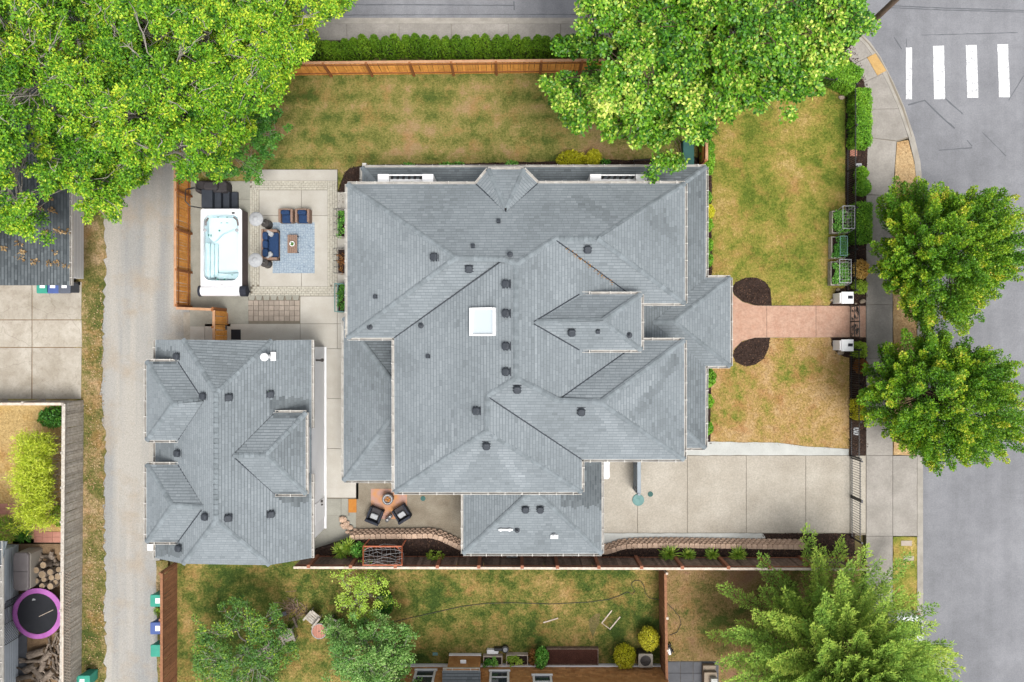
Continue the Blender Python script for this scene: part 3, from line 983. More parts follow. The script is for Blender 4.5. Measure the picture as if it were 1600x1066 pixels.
def place_vents(roof, lst):
    for kind, pl, x, y in lst:
        me = {'v': VENTME, 'p': PIPEME, 's': SMALLME}[kind]
        p = Roof.at(pl, x, y)
        g = Vector((pl[0], pl[1]))
        yaw = math.atan2(g.y, g.x)
        inst({'v': 'roof_vent', 'p': 'vent_pipe', 's': 'exhaust_cap'}[kind], me, roof.obj, p + Vector((0, 0, .08)), (0, -math.atan(g.length) if kind != 'p' else 0, yaw))


# ---- the house
HO = W(806, 530)
house = thing('house', 'large two-storey house with many-hipped grey shingle roof in the centre', 'house', (HO.x, HO.y, 0))
ZE, PN, PE = 5.6, .53, .37
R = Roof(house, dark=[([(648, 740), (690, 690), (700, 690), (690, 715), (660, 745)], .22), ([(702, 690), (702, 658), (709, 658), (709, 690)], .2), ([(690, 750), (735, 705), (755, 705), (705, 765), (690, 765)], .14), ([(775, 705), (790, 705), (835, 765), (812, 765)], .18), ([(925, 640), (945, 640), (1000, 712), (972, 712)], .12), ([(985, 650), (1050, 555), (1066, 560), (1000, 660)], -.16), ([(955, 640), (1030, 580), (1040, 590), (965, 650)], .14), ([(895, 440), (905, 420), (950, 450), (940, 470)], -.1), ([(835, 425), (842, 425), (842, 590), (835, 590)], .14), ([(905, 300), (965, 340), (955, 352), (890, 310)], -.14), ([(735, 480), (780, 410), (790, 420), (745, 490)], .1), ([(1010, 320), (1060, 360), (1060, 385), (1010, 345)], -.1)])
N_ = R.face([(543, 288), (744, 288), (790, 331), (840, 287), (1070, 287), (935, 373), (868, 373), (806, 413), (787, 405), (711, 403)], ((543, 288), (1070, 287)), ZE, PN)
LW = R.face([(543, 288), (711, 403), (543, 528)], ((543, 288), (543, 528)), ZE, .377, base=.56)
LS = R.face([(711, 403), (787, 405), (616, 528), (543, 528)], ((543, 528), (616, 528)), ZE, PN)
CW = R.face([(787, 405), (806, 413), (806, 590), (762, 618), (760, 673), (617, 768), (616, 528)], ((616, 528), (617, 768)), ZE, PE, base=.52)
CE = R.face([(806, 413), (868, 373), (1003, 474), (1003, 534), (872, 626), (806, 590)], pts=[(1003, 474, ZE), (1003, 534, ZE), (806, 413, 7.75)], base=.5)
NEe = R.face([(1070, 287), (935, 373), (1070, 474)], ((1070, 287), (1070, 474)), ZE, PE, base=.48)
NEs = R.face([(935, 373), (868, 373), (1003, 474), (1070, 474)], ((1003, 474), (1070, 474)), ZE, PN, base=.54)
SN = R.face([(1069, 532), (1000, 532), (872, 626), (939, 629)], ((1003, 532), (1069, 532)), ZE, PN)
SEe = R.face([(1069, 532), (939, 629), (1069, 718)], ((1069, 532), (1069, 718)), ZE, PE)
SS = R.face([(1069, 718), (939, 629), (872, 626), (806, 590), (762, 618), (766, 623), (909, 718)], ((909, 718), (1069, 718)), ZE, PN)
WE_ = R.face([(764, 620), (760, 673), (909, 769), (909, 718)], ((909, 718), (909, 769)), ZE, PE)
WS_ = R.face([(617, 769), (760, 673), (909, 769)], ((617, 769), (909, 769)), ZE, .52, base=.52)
# bay
zb = R.at(N_, 790, 331).z
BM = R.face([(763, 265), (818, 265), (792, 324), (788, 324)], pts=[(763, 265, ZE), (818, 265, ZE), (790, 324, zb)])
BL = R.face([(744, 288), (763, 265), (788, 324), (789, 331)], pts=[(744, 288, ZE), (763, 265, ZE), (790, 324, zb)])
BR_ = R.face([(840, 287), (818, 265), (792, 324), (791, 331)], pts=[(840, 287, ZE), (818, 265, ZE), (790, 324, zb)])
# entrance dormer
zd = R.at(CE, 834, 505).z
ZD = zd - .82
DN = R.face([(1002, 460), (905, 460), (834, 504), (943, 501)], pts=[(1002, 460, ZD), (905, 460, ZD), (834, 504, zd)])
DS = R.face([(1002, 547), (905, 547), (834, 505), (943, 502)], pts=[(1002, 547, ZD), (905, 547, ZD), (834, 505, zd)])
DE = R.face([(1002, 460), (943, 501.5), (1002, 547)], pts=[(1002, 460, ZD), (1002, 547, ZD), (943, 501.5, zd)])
R.finish('upper_roof')
for pl, a, b in ((N_, (543, 288), (711, 403)), (LW, (543, 528), (711, 403)), (N_, (711, 403), (787, 405)), (N_, (787, 405), (806, 413)), (N_, (868, 373), (806, 413)), (N_, (868, 373), (935, 373)),
                 (N_, (1070, 287), (935, 373)), (NEe, (1070, 474), (935, 373)), (CW, (806, 413), (806, 590)), (CW, (762, 618), (806, 590)), (SS, (872, 626), (806, 590)), (SS, (872, 626), (939, 629)),
                 (SEe, (1069, 532), (939, 629)), (SEe, (1069, 718), (939, 629)), (CW, (762, 618), (760, 673)), (WS_, (617, 769), (760, 673)), (WS_, (909, 769), (760, 673)),
                 (BM, (763, 265), (789, 324)), (BM, (818, 265), (791, 324)), (DE, (1002, 460), (943, 501)), (DE, (1002, 547), (943, 502)), (DN, (943, 501), (834, 504))):
    R.hip(pl, a, b)
lv_spots = []
for k in range(34):
    f = (k + rnd.random()) / 34
    lv_spots.append(R.at(CE, 884 + 75 * f + rnd.uniform(-2, 2), 387 + 57 * f + rnd.uniform(-2, 2)))
# valley flashing: dark open valleys
vf = MB()
for pl, a, b in ((CW, (787, 406), (616, 528)), (CE, (868, 375), (1003, 474)), (CE, (872, 625), (1000, 534)), (SS, (764, 621), (909, 718)), (N_, (744, 288), (790, 331)), (N_, (840, 287), (790, 331)), (CE, (834, 503), (905, 460)), (CE, (834, 506), (905, 547))):
    vf.tube([R.at(pl, *a) + Vector((0, 0, .012)), R.at(pl, *b) + Vector((0, 0, .012))], .035, 5)
vf.build('valley_flashing', m['vent'], R.obj)
for a, b, o in (((543, 288), (744, 288), (0, -1)), ((840, 287), (1070, 287), (0, -1)), ((1070, 287), (1070, 474), (1, 0)), ((1003, 474), (1070, 474), (0, 1)), ((1003, 532), (1069, 532), (0, -1)), ((1069, 532), (1069, 718), (1, 0)),
                ((909, 718), (1069, 718), (0, 1)), ((909, 718), (909, 769), (1, 0)), ((616, 769), (909, 769), (0, 1)), ((616, 528), (616, 769), (-1, 0)), ((543, 528), (616, 528), (0, 1)), ((543, 288), (543, 528), (-1, 0)),
                ((744, 288), (763, 265), (-.77, -.64)), ((763, 265), (818, 265), (0, -1)), ((818, 265), (840, 287), (.7, -.7))):
    gutter(R.obj, a, b, ZE, o)
for a, b, o in (((905, 460), (1002, 460), (0, -1)), ((1002, 460), (1002, 547), (1, 0)), ((905, 547), (1002, 547), (0, 1))): gutter(R.obj, a, b, ZD, o)
place_vents(R, [('v', LW, 679, 402), ('v', LS, 733, 420), ('p', CW, 797, 398), ('v', CW, 791, 444), ('v', CW, 791, 490), ('v', CW, 791, 541), ('v', CW, 791, 581), ('v', SS, 808, 608), ('v', CW, 745, 642), ('v', WS_, 760, 696),
                ('v', NEs, 918, 390), ('v', DS, 893, 519), ('s', DS, 934, 518), ('p', DE, 983, 524), ('v', SS, 908, 643), ('s', N_, 779, 346), ('s', N_, 739, 385), ('s', LW, 587, 464), ('p', LS, 578, 511), ('p', CW, 658, 509), ('s', CW, 669, 557)])
UP = [(543, 288), (744, 288), (763, 265), (818, 265), (840, 287), (1070, 287), (1070, 474), (1003, 474), (1003, 532), (1069, 532), (1069, 718), (909, 718), (909, 769), (616, 769), (616, 528), (543, 528)]
MB().prism([W2(x, y, ZE) for x, y in UP], ZE - .2, ZE - .022).build('eave_soffit', m['white'], house)


def inset(poly, d):
    """shrink a rectilinear world polygon by d"""
    n = len(poly)
    a = sum(poly[i][0] * poly[(i + 1) % n][1] - poly[(i + 1) % n][0] * poly[i][1] for i in range(n))
    s = 1 if a > 0 else -1
    out = []
    for i in range(n):
        p0, p1, p2 = Vector(poly[i - 1]), Vector(poly[i]), Vector(poly[(i + 1) % n])
        d1, d2 = (p1 - p0).normalized(), (p2 - p1).normalized()
        n1, n2 = Vector((-d1.y, d1.x)) * s, Vector((-d2.y, d2.x)) * s
        k = n1 + n2
        k = k / max(.3, k.dot(n1)) if k.length > 1e-6 else n1
        out.append(tuple(p1 + k * d))
    return out


wall_up = inset([W2(x, y, ZE) for x, y in UP], .5)
MB().prism(wall_up, 2.6, ZE - .2).build('upper_wall', m['bluegrey'], house)
a, b = W(850, 470, ZD), W(985, 537, ZD)
MB().box(W(860, 0, ZD).x, W(990, 0, ZD).x, b.y, a.y, 3.2, ZD - .06).build('dormer_wall', m['bluegrey'], house)
MB().box(W(905, 0, ZD).x, W(1002, 0, ZD).x, W(0, 547, ZD).y, W(0, 460, ZD).y, ZD - .2, ZD - .022).build('dormer_soffit', m['white'], house)

# lower roofs
ZL = 2.9
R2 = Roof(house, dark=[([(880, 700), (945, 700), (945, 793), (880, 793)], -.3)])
LN_ = R2.face([(566, 262), (1103, 261), (1049, 300), (598, 300)], ((566, 262), (1103, 261)), ZL, .45, base=.27)  # lower base: shade on the north strip put into the shingle tint
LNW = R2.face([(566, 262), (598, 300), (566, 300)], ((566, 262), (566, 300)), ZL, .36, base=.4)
LE_ = R2.face([(1103, 261), (1049, 300), (1049, 466), (1000, 466), (1000, 541), (1049, 541), (1049, 655), (1102, 700)], ((1103, 261), (1102, 700)), ZL, .33, base=.33)  # east strip too: its shade is painted in by a darker base tint
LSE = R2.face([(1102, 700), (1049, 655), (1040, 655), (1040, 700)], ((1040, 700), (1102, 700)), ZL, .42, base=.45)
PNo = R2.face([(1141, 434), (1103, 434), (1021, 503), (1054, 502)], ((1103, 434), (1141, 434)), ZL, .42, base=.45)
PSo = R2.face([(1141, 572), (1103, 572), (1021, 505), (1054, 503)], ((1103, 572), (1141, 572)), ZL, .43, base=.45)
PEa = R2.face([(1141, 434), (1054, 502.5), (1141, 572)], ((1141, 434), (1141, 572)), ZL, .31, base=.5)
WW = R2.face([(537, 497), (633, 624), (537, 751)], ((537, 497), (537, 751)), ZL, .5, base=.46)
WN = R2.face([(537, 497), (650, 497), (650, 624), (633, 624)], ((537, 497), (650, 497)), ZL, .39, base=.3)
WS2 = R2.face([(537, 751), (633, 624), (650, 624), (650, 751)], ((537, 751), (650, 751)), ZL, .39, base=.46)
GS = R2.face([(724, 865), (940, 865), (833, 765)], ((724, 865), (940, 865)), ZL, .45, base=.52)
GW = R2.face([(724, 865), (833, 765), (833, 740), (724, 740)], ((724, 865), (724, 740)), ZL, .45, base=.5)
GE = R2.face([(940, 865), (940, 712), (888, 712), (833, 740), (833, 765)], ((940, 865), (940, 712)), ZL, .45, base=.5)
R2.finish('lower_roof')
for pl, a, b in ((LN_, (1103, 261), (1049, 300)), (LN_, (566, 262), (598, 300)), (LSE, (1102, 700), (1049, 655)), (PEa, (1141, 434), (1054, 502)), (PEa, (1141, 572), (1054, 503)), (PNo, (1054, 502), (1021, 504)),
                 (WW, (537, 497), (633, 624)), (WW, (537, 751), (633, 624)), (GS, (724, 865), (833, 765)), (GS, (940, 865), (833, 765))):
    R2.hip(pl, a, b, step=.24)
for a, b, o in (((566, 262), (1103, 261), (0, -1)), ((566, 262), (566, 296), (-1, 0)), ((1103, 261), (1103, 434), (1, 0)), ((1103, 572), (1102, 700), (1, 0)), ((1060, 700), (1102, 700), (0, 1)), ((1103, 434), (1141, 434), (0, -1)), ((1141, 434), (1141, 572), (1, 0)),
                ((1103, 572), (1141, 572), (0, 1)), ((537, 497), (537, 751), (-1, 0)), ((537, 751), (640, 751), (0, 1)), ((724, 760), (724, 865), (-1, 0)), ((724, 865), (940, 865), (0, 1)), ((940, 715), (940, 865), (1, 0))):
    gutter(R2.obj, a, b, ZL, o)
place_vents(R2, [('v', GS, 821, 795), ('v', GS, 844, 795), ('p', GS, 808, 828)])
p = R2.at(GS, 790, 827)
MB().obox(p + Vector((0, 0, .1)), .36, .05, .05).obox(p + Vector((-.25, 0, .14)), .05, .07, .06).obox(p + Vector((.2, 0, .14)), .06, .07, .06).build('roof_bracket', m['white'], R2.obj, bevel=.02)
p = R2.at(GS, 866, 838)
MB().obox(p + Vector((0, 0, .08)), .19, .1, .05).lathe([(.1, 0), (.1, .3), (.07, .36)], p + Vector((0, .08, 0)), 14).build('flue_cap', m['white'], R2.obj)
low_polys = [[(566, 262), (1103, 261), (1102, 700), (1040, 700), (1040, 300), (566, 300)], [(1010, 434), (1141, 434), (1141, 572), (1010, 572)], [(537, 497), (650, 497), (650, 751), (537, 751)], [(724, 740), (833, 712), (940, 712), (940, 865), (724, 865)]]
for k, q in enumerate(low_polys):
    w = [W2(x, y, ZL) for x, y in q]
    MB().prism(w, ZL - .2 - .003 * k, ZL - .022 - .003 * k).build('eave_soffit', m['white'], house)
    if k != 1: MB().prism(inset(w, .45), 0, ZL - .2).build('lower_wall', m['bluegrey'], house)
MB().prism(inset([W2(x, y, ZE) for x, y in UP], .52), 0, 2.62).build('ground_floor_wall', m['bluegrey'], house)
for x, y in ((1132, 442), (1132, 564)):
    p = W(x, y, ZL)
    MB().box(p.x - .15, p.x + .15, p.y - .15, p.y + .15, 0, ZL - .2).build('porch_post', m['white'], house, bevel=.02)
p = W(570, 259, 2.6)
MB().box(p.x - .1, p.x + .1, p.y - .06, p.y + .1, 0, 2.75).build('corner_downpipe', m['gutter'], house)
# skylight
p = Roof.at(CW, 756, 503)
A = math.atan(PE)
Mx = Matrix.Rotation(-A, 3, 'Y')
sk = thing('skylight', 'x', 'x', (p.x, p.y, p.z))
for k in ('label', 'category'): del sk[k]
sk.parent = house
sk.location = p - ORG[house]
hx, hy = .6, .64
fr = MB()
for c, a, b in (((-hx + .06, 0, .12), .075, hy), ((hx - .03, 0, .12), .04, hy), ((0, -hy + .04, .12), hx - .1, .045), ((0, hy - .04, .12), hx - .1, .045)):
    fr.obox(p + Mx @ Vector(c), a, b, .14, Mx)
fr.build('frame', m['white'], sk, bevel=.015)
MB().obox(p + Mx @ Vector((.02, 0, .14)), hx - .1, hy - .07, .02, Mx).build('pane', m['skyglass'], sk)
# balconies in front of the north wall
for xa, xb in ((590, 677), (922, 1011)):
    zt = 4.7
    pa, pb = W(xa, 272, zt), W(xb, 287, zt)
    b_ = MB()
    for u in (pa.x, pb.x - .55): b_.box(u, u + .55, pb.y + .0, pa.y, 2.9, zt)
    b_.build('balcony_pillar', m['white'], house, bevel=.02)
    MB().box(pa.x + .55, pb.x - .55, pa.y - .06, pa.y, zt - .16, zt - .1).build('balcony_rail', m['white'], house)
    MB().box(pa.x + .55, pb.x - .55, pa.y - .27, pa.y - .15, zt - .5, zt - .42).build('balcony_rail', m['white'], house)
    k = 6
    for i in range(k):
        X = pa.x + .66 + (pb.x - pa.x - 1.32) * i / (k - 1)
        sp = MB()
        sp.add([(X - .09, pa.y - .16, zt - .44), (X + .03, pa.y - .16, zt - .44), (X + .09, pa.y - .05, zt - .17), (X - .03, pa.y - .05, zt - .17), (X - .09, pa.y - .18, zt - .46), (X + .03, pa.y - .18, zt - .46), (X + .09, pa.y - .07, zt - .19), (X - .03, pa.y - .07, zt - .19)],
               [(0, 1, 2, 3), (7, 6, 5, 4), (0, 4, 5, 1), (1, 5, 6, 2), (2, 6, 7, 3), (3, 7, 4, 0)])
        sp.build('balcony_spindle', m['black'], house)
    MB().box(pa.x + .02, pb.x - .02, pb.y - .6, pa.y - .05, 3.3, 3.42).build('balcony_floor', m['wicker'], house)

# ---- detached garage
GO = W(365, 700)
garage = thing('garage', 'detached garage with grey shingle roof and three dormers beside the gravel alley', 'garage', (GO.x, GO.y, 0))
ZG, PG = 3.0, .556
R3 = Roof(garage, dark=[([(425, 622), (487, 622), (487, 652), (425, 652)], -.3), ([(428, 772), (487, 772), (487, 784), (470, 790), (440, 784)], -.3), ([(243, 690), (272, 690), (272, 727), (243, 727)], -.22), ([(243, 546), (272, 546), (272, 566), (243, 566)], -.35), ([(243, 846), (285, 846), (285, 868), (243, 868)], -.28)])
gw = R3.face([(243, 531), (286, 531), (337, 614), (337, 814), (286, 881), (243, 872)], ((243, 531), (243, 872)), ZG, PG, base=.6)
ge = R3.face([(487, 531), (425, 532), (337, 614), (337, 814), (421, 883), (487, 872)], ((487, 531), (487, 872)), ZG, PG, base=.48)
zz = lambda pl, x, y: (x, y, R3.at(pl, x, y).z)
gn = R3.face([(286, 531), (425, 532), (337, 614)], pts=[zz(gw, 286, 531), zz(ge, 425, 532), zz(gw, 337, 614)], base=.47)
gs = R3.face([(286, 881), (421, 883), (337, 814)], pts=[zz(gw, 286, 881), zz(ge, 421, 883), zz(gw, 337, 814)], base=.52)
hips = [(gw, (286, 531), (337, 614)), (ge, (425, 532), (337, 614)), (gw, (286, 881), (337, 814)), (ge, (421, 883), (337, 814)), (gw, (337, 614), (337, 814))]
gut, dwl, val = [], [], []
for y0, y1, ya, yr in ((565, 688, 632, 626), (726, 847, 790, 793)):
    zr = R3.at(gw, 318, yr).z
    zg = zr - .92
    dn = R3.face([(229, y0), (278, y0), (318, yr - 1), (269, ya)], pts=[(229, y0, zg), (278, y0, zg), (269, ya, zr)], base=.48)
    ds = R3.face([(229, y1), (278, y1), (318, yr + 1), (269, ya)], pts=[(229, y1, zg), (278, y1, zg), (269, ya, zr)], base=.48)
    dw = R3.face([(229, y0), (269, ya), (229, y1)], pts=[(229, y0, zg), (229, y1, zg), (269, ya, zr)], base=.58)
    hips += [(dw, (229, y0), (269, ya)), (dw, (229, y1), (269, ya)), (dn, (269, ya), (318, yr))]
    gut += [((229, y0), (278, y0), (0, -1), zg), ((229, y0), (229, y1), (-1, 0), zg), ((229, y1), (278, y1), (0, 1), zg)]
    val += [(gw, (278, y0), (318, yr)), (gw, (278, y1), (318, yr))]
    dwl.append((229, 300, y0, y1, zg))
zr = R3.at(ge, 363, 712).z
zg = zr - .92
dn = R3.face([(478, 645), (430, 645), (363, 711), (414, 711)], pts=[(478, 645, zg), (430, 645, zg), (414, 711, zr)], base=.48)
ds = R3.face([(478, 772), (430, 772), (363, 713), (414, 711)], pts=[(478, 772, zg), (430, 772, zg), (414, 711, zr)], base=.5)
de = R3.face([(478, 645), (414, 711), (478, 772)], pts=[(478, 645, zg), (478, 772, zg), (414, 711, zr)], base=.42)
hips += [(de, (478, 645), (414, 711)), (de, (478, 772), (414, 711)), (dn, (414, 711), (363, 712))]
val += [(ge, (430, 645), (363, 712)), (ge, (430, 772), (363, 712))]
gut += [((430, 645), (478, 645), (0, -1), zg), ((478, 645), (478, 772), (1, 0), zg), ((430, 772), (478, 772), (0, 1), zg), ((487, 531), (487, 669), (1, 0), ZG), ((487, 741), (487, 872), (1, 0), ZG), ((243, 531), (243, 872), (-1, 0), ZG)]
R3.finish('roof')
for h in hips: R3.hip(*h, step=.24)
for a, b, o, z in gut: gutter(R3.obj, a, b, z, o)
vf = MB()
for pl, a, b in val: vf.tube([R3.at(pl, *a) + Vector((0, 0, .012)), R3.at(pl, *b) + Vector((0, 0, .012))], .035, 5)
vf.build('valley_flashing', m['vent'], R3.obj)
place_vents(R3, [('v', gw, 278, 557), ('v', gw, 319, 619), ('v', ge, 358, 621), ('v', ge, 423, 616), ('v', ge, 357, 809), ('v', ge, 424, 803), ('v', gw, 322, 807), ('v', gw, 279, 708), ('v', gw, 281, 856), ('p', gw, 272, 660), ('s', gw, 279, 778), ('p', gw, 270, 807)])
p = R3.at(ge, 420, 557)
MB().obox(p + Vector((.25, 0, .05)), .12, .22, .06).tube([p + Vector((.1, 0, 0)), p + Vector((.1, 0, .55))], .1, 12).lathe([(.16, .55), (.2, .6), (.2, .68), (.1, .75)], p + Vector((.0, -.02, 0)), 14).build('flue', m['white'], R3.obj)
wx0, wx1, wy0, wy1 = -18.0, -10.43, W(0, 825).y, W(0, 542).y
MB().box(wx0, wx1, wy0, wy1, 0, ZG - .1).build('wall', m['siding'], garage)
for Y in (wy0 + .05, wy1 - .05):
    q = [(wx0, ZG - .11), (wx1, ZG - .11), (-11.9, 3.72), (-16.7, 3.85)]
    g_ = MB()
    g_.add([(x, Y - .04, z) for x, z in q] + [(x, Y + .04, z) for x, z in q], [(0, 1, 2, 3), (7, 6, 5, 4), (0, 4, 5, 1), (1, 5, 6, 2), (2, 6, 7, 3), (3, 7, 4, 0)])
    g_.build('gable_wall', m['siding'], garage)
for x0, x1, y0, y1, z in dwl:
    MB().box(W(x0, 0, z).x + .06, W(x1, 0, z).x, W(0, y1, z).y + .1, W(0, y0, z).y - .1, 2.7, z - .02).build('dormer_wall', m['siding'], garage)
MB().box(-13.2, -10.432, W(0, 741, 3.5).y, W(0, 669, 3.5).y, 2.7, zg - .02).build('dormer_wall', m['siding'], garage)
MB().prism([W2(478, 645, zg), W2(478, 772, zg), W2(410, 772, zg), W2(410, 645, zg)], zg - .06, zg - .02).build('dormer_soffit', m['white'], garage)
dr = MB().box(wx1, wx1 + .03, W(0, 806).y, W(0, 775).y, .02, 2.1).build('door', m['white'], garage, bevel=.01)
MB().obox((wx1 + .08, W(0, 777).y, 1.0), .06, .06, .05).obox((wx1 + .06, W(0, 783).y, .9), .05, .03, .06).build('handle', m['darksteel'], dr)
MB().tube([(wx1, W(0, 556).y - .2, 1.9), (wx1 + .3, W(0, 556).y - .2, 2.0)], .05, 8).lathe([(.1, -.25), (.06, .0)], (wx1 + .3, W(0, 556).y - .2, 2.0), 10).build('wall_lamp', m['darksteel'], garage)
MB().box(wx1, wx1 + .1, wy0, wy1, 0, .12).build('base_trim', m['white'], garage)
lp = W(236, 852, .9)
MB().box(lp.x - .22, lp.x + .22, lp.y - .3, lp.y + .2, 0, .9).build('meter_box', m['white'], garage, bevel=.03)

# ------------------------------------------------------------------ fences
def board_fence(name, label, a, b, z0, h, mat, face, posts, capmat, postmat, bw=.145, gap=.012, rail=True, jit=.015, board_z=None, capw=.07, postw=.06, seed=1, group=None):
    """boards from pixel a to pixel b (their feet at height z0); face=+1 puts posts and rails to the left of a->b"""
    r = random.Random(seed)
    A, B = W(*a, z0), W(*b, z0)
    d = B - A
    L = d.length
    d.normalize()
    n = Vector((-d.y, d.x, 0)) * face
    yaw = math.atan2(d.y, d.x)
    t_ = thing(name, label, 'fence', ((A + B) / 2)[:], 0, group)
    me = MB().box(-bw / 2 + gap / 2, bw / 2 - gap / 2, -.011, .011, 0, h).mesh('board', MAT[mat])
    k = int(L / bw)
    for i in range(k):
        p = A + d * ((i + .5) * L / k) + Vector((0, 0, .03)) + n * r.uniform(-.006, .006)
        inst('board', me, t_, p, (r.uniform(-jit, jit) * .6, r.uniform(-jit, jit), yaw), (L / k / bw, 1, 1 + r.uniform(-.012, .006)))
    R_ = Matrix.Rotation(yaw, 3, 'Z')
    for zz_ in ((.35, h - .25) if rail else ()):
        c = (A + B) / 2 + n * .035 + Vector((0, 0, zz_))
        MB().obox(c, L / 2, .02, .045, R_).build('rail', MAT[postmat], t_)
    if capmat:
        c = (A + B) / 2 + Vector((0, 0, h + .045))
        MB().obox(c, L / 2, capw, .02, R_).build('cap_rail', MAT[capmat], t_)
    pm_ = MB().box(-postw, postw, -postw, postw, 0, h + .09).mesh('post', MAT[postmat])
    for f in posts:
        p = A + d * (L * f) + n * .07
        inst('post', pm_, t_, p, (0, 0, yaw))
    return t_


px = lambda xs, a, b: [(x - a) / (b - a) for x in xs]
board_fence('board_fence', 'orange cedar board fence along the top lawn below the clipped green hedge', (330, 119.5), (1090, 112), 0, 1.75, 'cedar', -1, px([340, 400, 457, 518, 582, 647, 709, 776, 844, 905, 970, 1035], 330, 1090), 'cedarcap', 'cedarpost', seed=2)
board_fence('board_fence', 'orange cedar board fence between the gravel alley and the swim spa', (298, 240), (298, 482), 0, 1.8, 'cedar', 1, [.02, .28, .52, .77, .99], 'cedarcap', 'cedarpost', seed=3)
board_fence('board_fence', 'short orange cedar fence return below the swim spa, seen edge on', (299, 484), (354, 486), 0, 1.75, 'cedar', 1, [.99], 'cedarcap', 'cedarpost', seed=4)
g_ = board_fence('gate', 'orange cedar gate with diagonal brace beside the garage corner', (355, 487), (355, 533), 0, 1.75, 'cedar', -1, [0, .55], 'cedarcap', 'cedarpost', seed=5)
g_['category'] = 'gate'
p0, p1 = W(354, 490, 1.5), W(354, 508, .3)
MB().tube([p0 + Vector((.05, 0, 0)), p1 + Vector((.08, 0, 0))], .035, 4).build('brace', m['cedarpost'], g_)
MB().obox(W(352, 512, 1.0) + Vector((.05, 0, 0)), .03, .12, .06).build('latch', m['black'], g_)
board_fence('board_fence', 'weathered grey board fence with lattice beside the alley verge and trampoline', (131, 627), (127, 1110), 0, 1.75, 'greywood', -1, px([627, 700, 752, 803, 850, 880, 935, 985, 1040], 627, 1110), 'greywood', 'greywood', capw=.09, seed=6)
board_fence('board_fence', 'weathered grey board fence between the concrete drive and the straw yard', (-60, 627), (131, 627), 0, 1.75, 'greywood', 1, [.05, .37, .68], 'palewood', 'greywood', seed=7)
board_fence('board_fence', 'brown slanted-shadow board fence between the bins and the neighbour lawn', (277, 880), (277, 1110), 0, 1.75, 'brown', -1, [0, .3, .6, .9], 'brown', 'brown', bw=.12, seed=8)
fb = board_fence('board_fence', 'dark weathered slat fence with pale top rail behind the retaining wall', (478, 867), (1330, 869.5), BED_Z - .4, 2.2, 'darkwood', 1, px([500, 562, 628, 690, 751, 815, 867, 928, 991, 1051, 1119, 1180, 1245, 1310], 478, 1330), 'palewood', 'redpost', bw=.16, gap=-.03, jit=.015, seed=9, capw=.06, postw=.085)
board_fence('board_fence', 'brown board fence with pale posts between the two neighbour lawns', (1029, 880), (1032, 1110), 0, 1.75, 'brown', 1, [0, .29, .5, .72], 'brown', 'palewood', seed=10)
# lattice along the top of the grey fence
lat = next(o for o in bpy.data.objects if o.get('label', '').startswith('weathered grey board fence with lattice'))
lb = MB()
X0 = W(131, 0).x - .02
for i in range(46):
    y = W(0, 877).y - i * .16
    for s_ in (-1, 1): lb.tube([(X0 - .02, y, 1.45 + .3 * s_), (X0 - .02, y - .35, 1.45 - .3 * s_)], .014, 4)
lb.box(X0 - .05, X0 + .02, W(0, 1100).y, W(0, 877).y, 1.78, 1.83)
lb.build('lattice', m['palewood'], lat)


def picket_fence(name, label, a, b, h, sp=.115, cat='fence', posts=(), rails=(.12, .92)):
    A, B = W(*a), W(*b)
    d = B - A
    L = d.length
    d.normalize()
    yaw = math.atan2(d.y, d.x)
    t_ = thing(name, label, cat, ((A + B) / 2)[:])
    me = MB().box(-.011, .011, -.011, .011, .06, h + .03).mesh('picket', m['black'])
    k = int(L / sp)
    for i in range(k): inst('picket', me, t_, A + d * ((i + .5) * L / k), (0, 0, yaw))
    R_ = Matrix.Rotation(yaw, 3, 'Z')
    for f in rails: MB().obox((A + B) / 2 + Vector((0, 0, h * f)), L / 2, .02, .018, R_).build('rail', m['black'], t_)
    pm_ = MB().box(-.035, .035, -.035, .035, 0, h + .12).box(-.045, .045, -.045, .045, h + .12, h + .15).mesh('post', m['black'])
    for f in posts: inst('post', pm_, t_, A + d * (L * f), (0, 0, yaw))
    return t_


picket_fence('picket_fence', 'long black metal picket fence between the gold lawn and the east pavement', (1323, 143), (1323, 456), 1.1, posts=(0, .2, .4, .6, .8, 1))
picket_fence('picket_fence', 'short black metal picket fence behind the corner hedge by the big maple', (1262, 129), (1322, 143), 1.1, posts=(.0, .5))
picket_fence('picket_fence', 'black metal picket fence beside the dry lower right lawn', (1328.5, 546), (1328.5, 712), 1.1, posts=(0, .33, .66, 1))
picket_fence('driveway_gate', 'black metal sliding gate across the driveway', (1329.5, 714), (1329.5, 840), 1.15, sp=.135, cat='gate', posts=(0.01, .48, .5, .99))
# scroll gate on the entrance walk
gt = thing('entrance_gate', 'black double gate with scrollwork on the pink entrance walk', 'gate', W(1328, 502)[:])
X = W(1328, 0).x
for y0, y1 in ((479.5, 502.5), (503.5, 526.5)):
    Y0, Y1 = W(0, y0).y, W(0, y1).y
    lf = MB()
    for y in (Y0, Y1): lf.box(X - .02, X + .02, min(y, y) - .02, y + .02, .08, 1.15)
    for z in (.12, .55, 1.1): lf.box(X - .015, X + .015, Y1, Y0, z - .015, z + .015)
    lf = lf.build('gate_leaf', m['black'], gt)
    sc = MB()
    rr = random.Random(int(y0))
    for i in range(17):
        c = Vector((X, Y1 + (Y0 - Y1) * rr.uniform(.12, .88), rr.uniform(.22, 1.0)))
        r0 = rr.uniform(.07, .13)
        s_ = rr.choice((-1, 1))
        sc.tube([c + Vector((0, math.cos(a_ * s_) * r0 * (1 - a_ / 14), math.sin(a_ * s_) * r0 * (1 - a_ / 14))) for a_ in [k * .5 for k in range(18)]], .012, 4)
    sc.build('scrollwork', m['black'], lf)

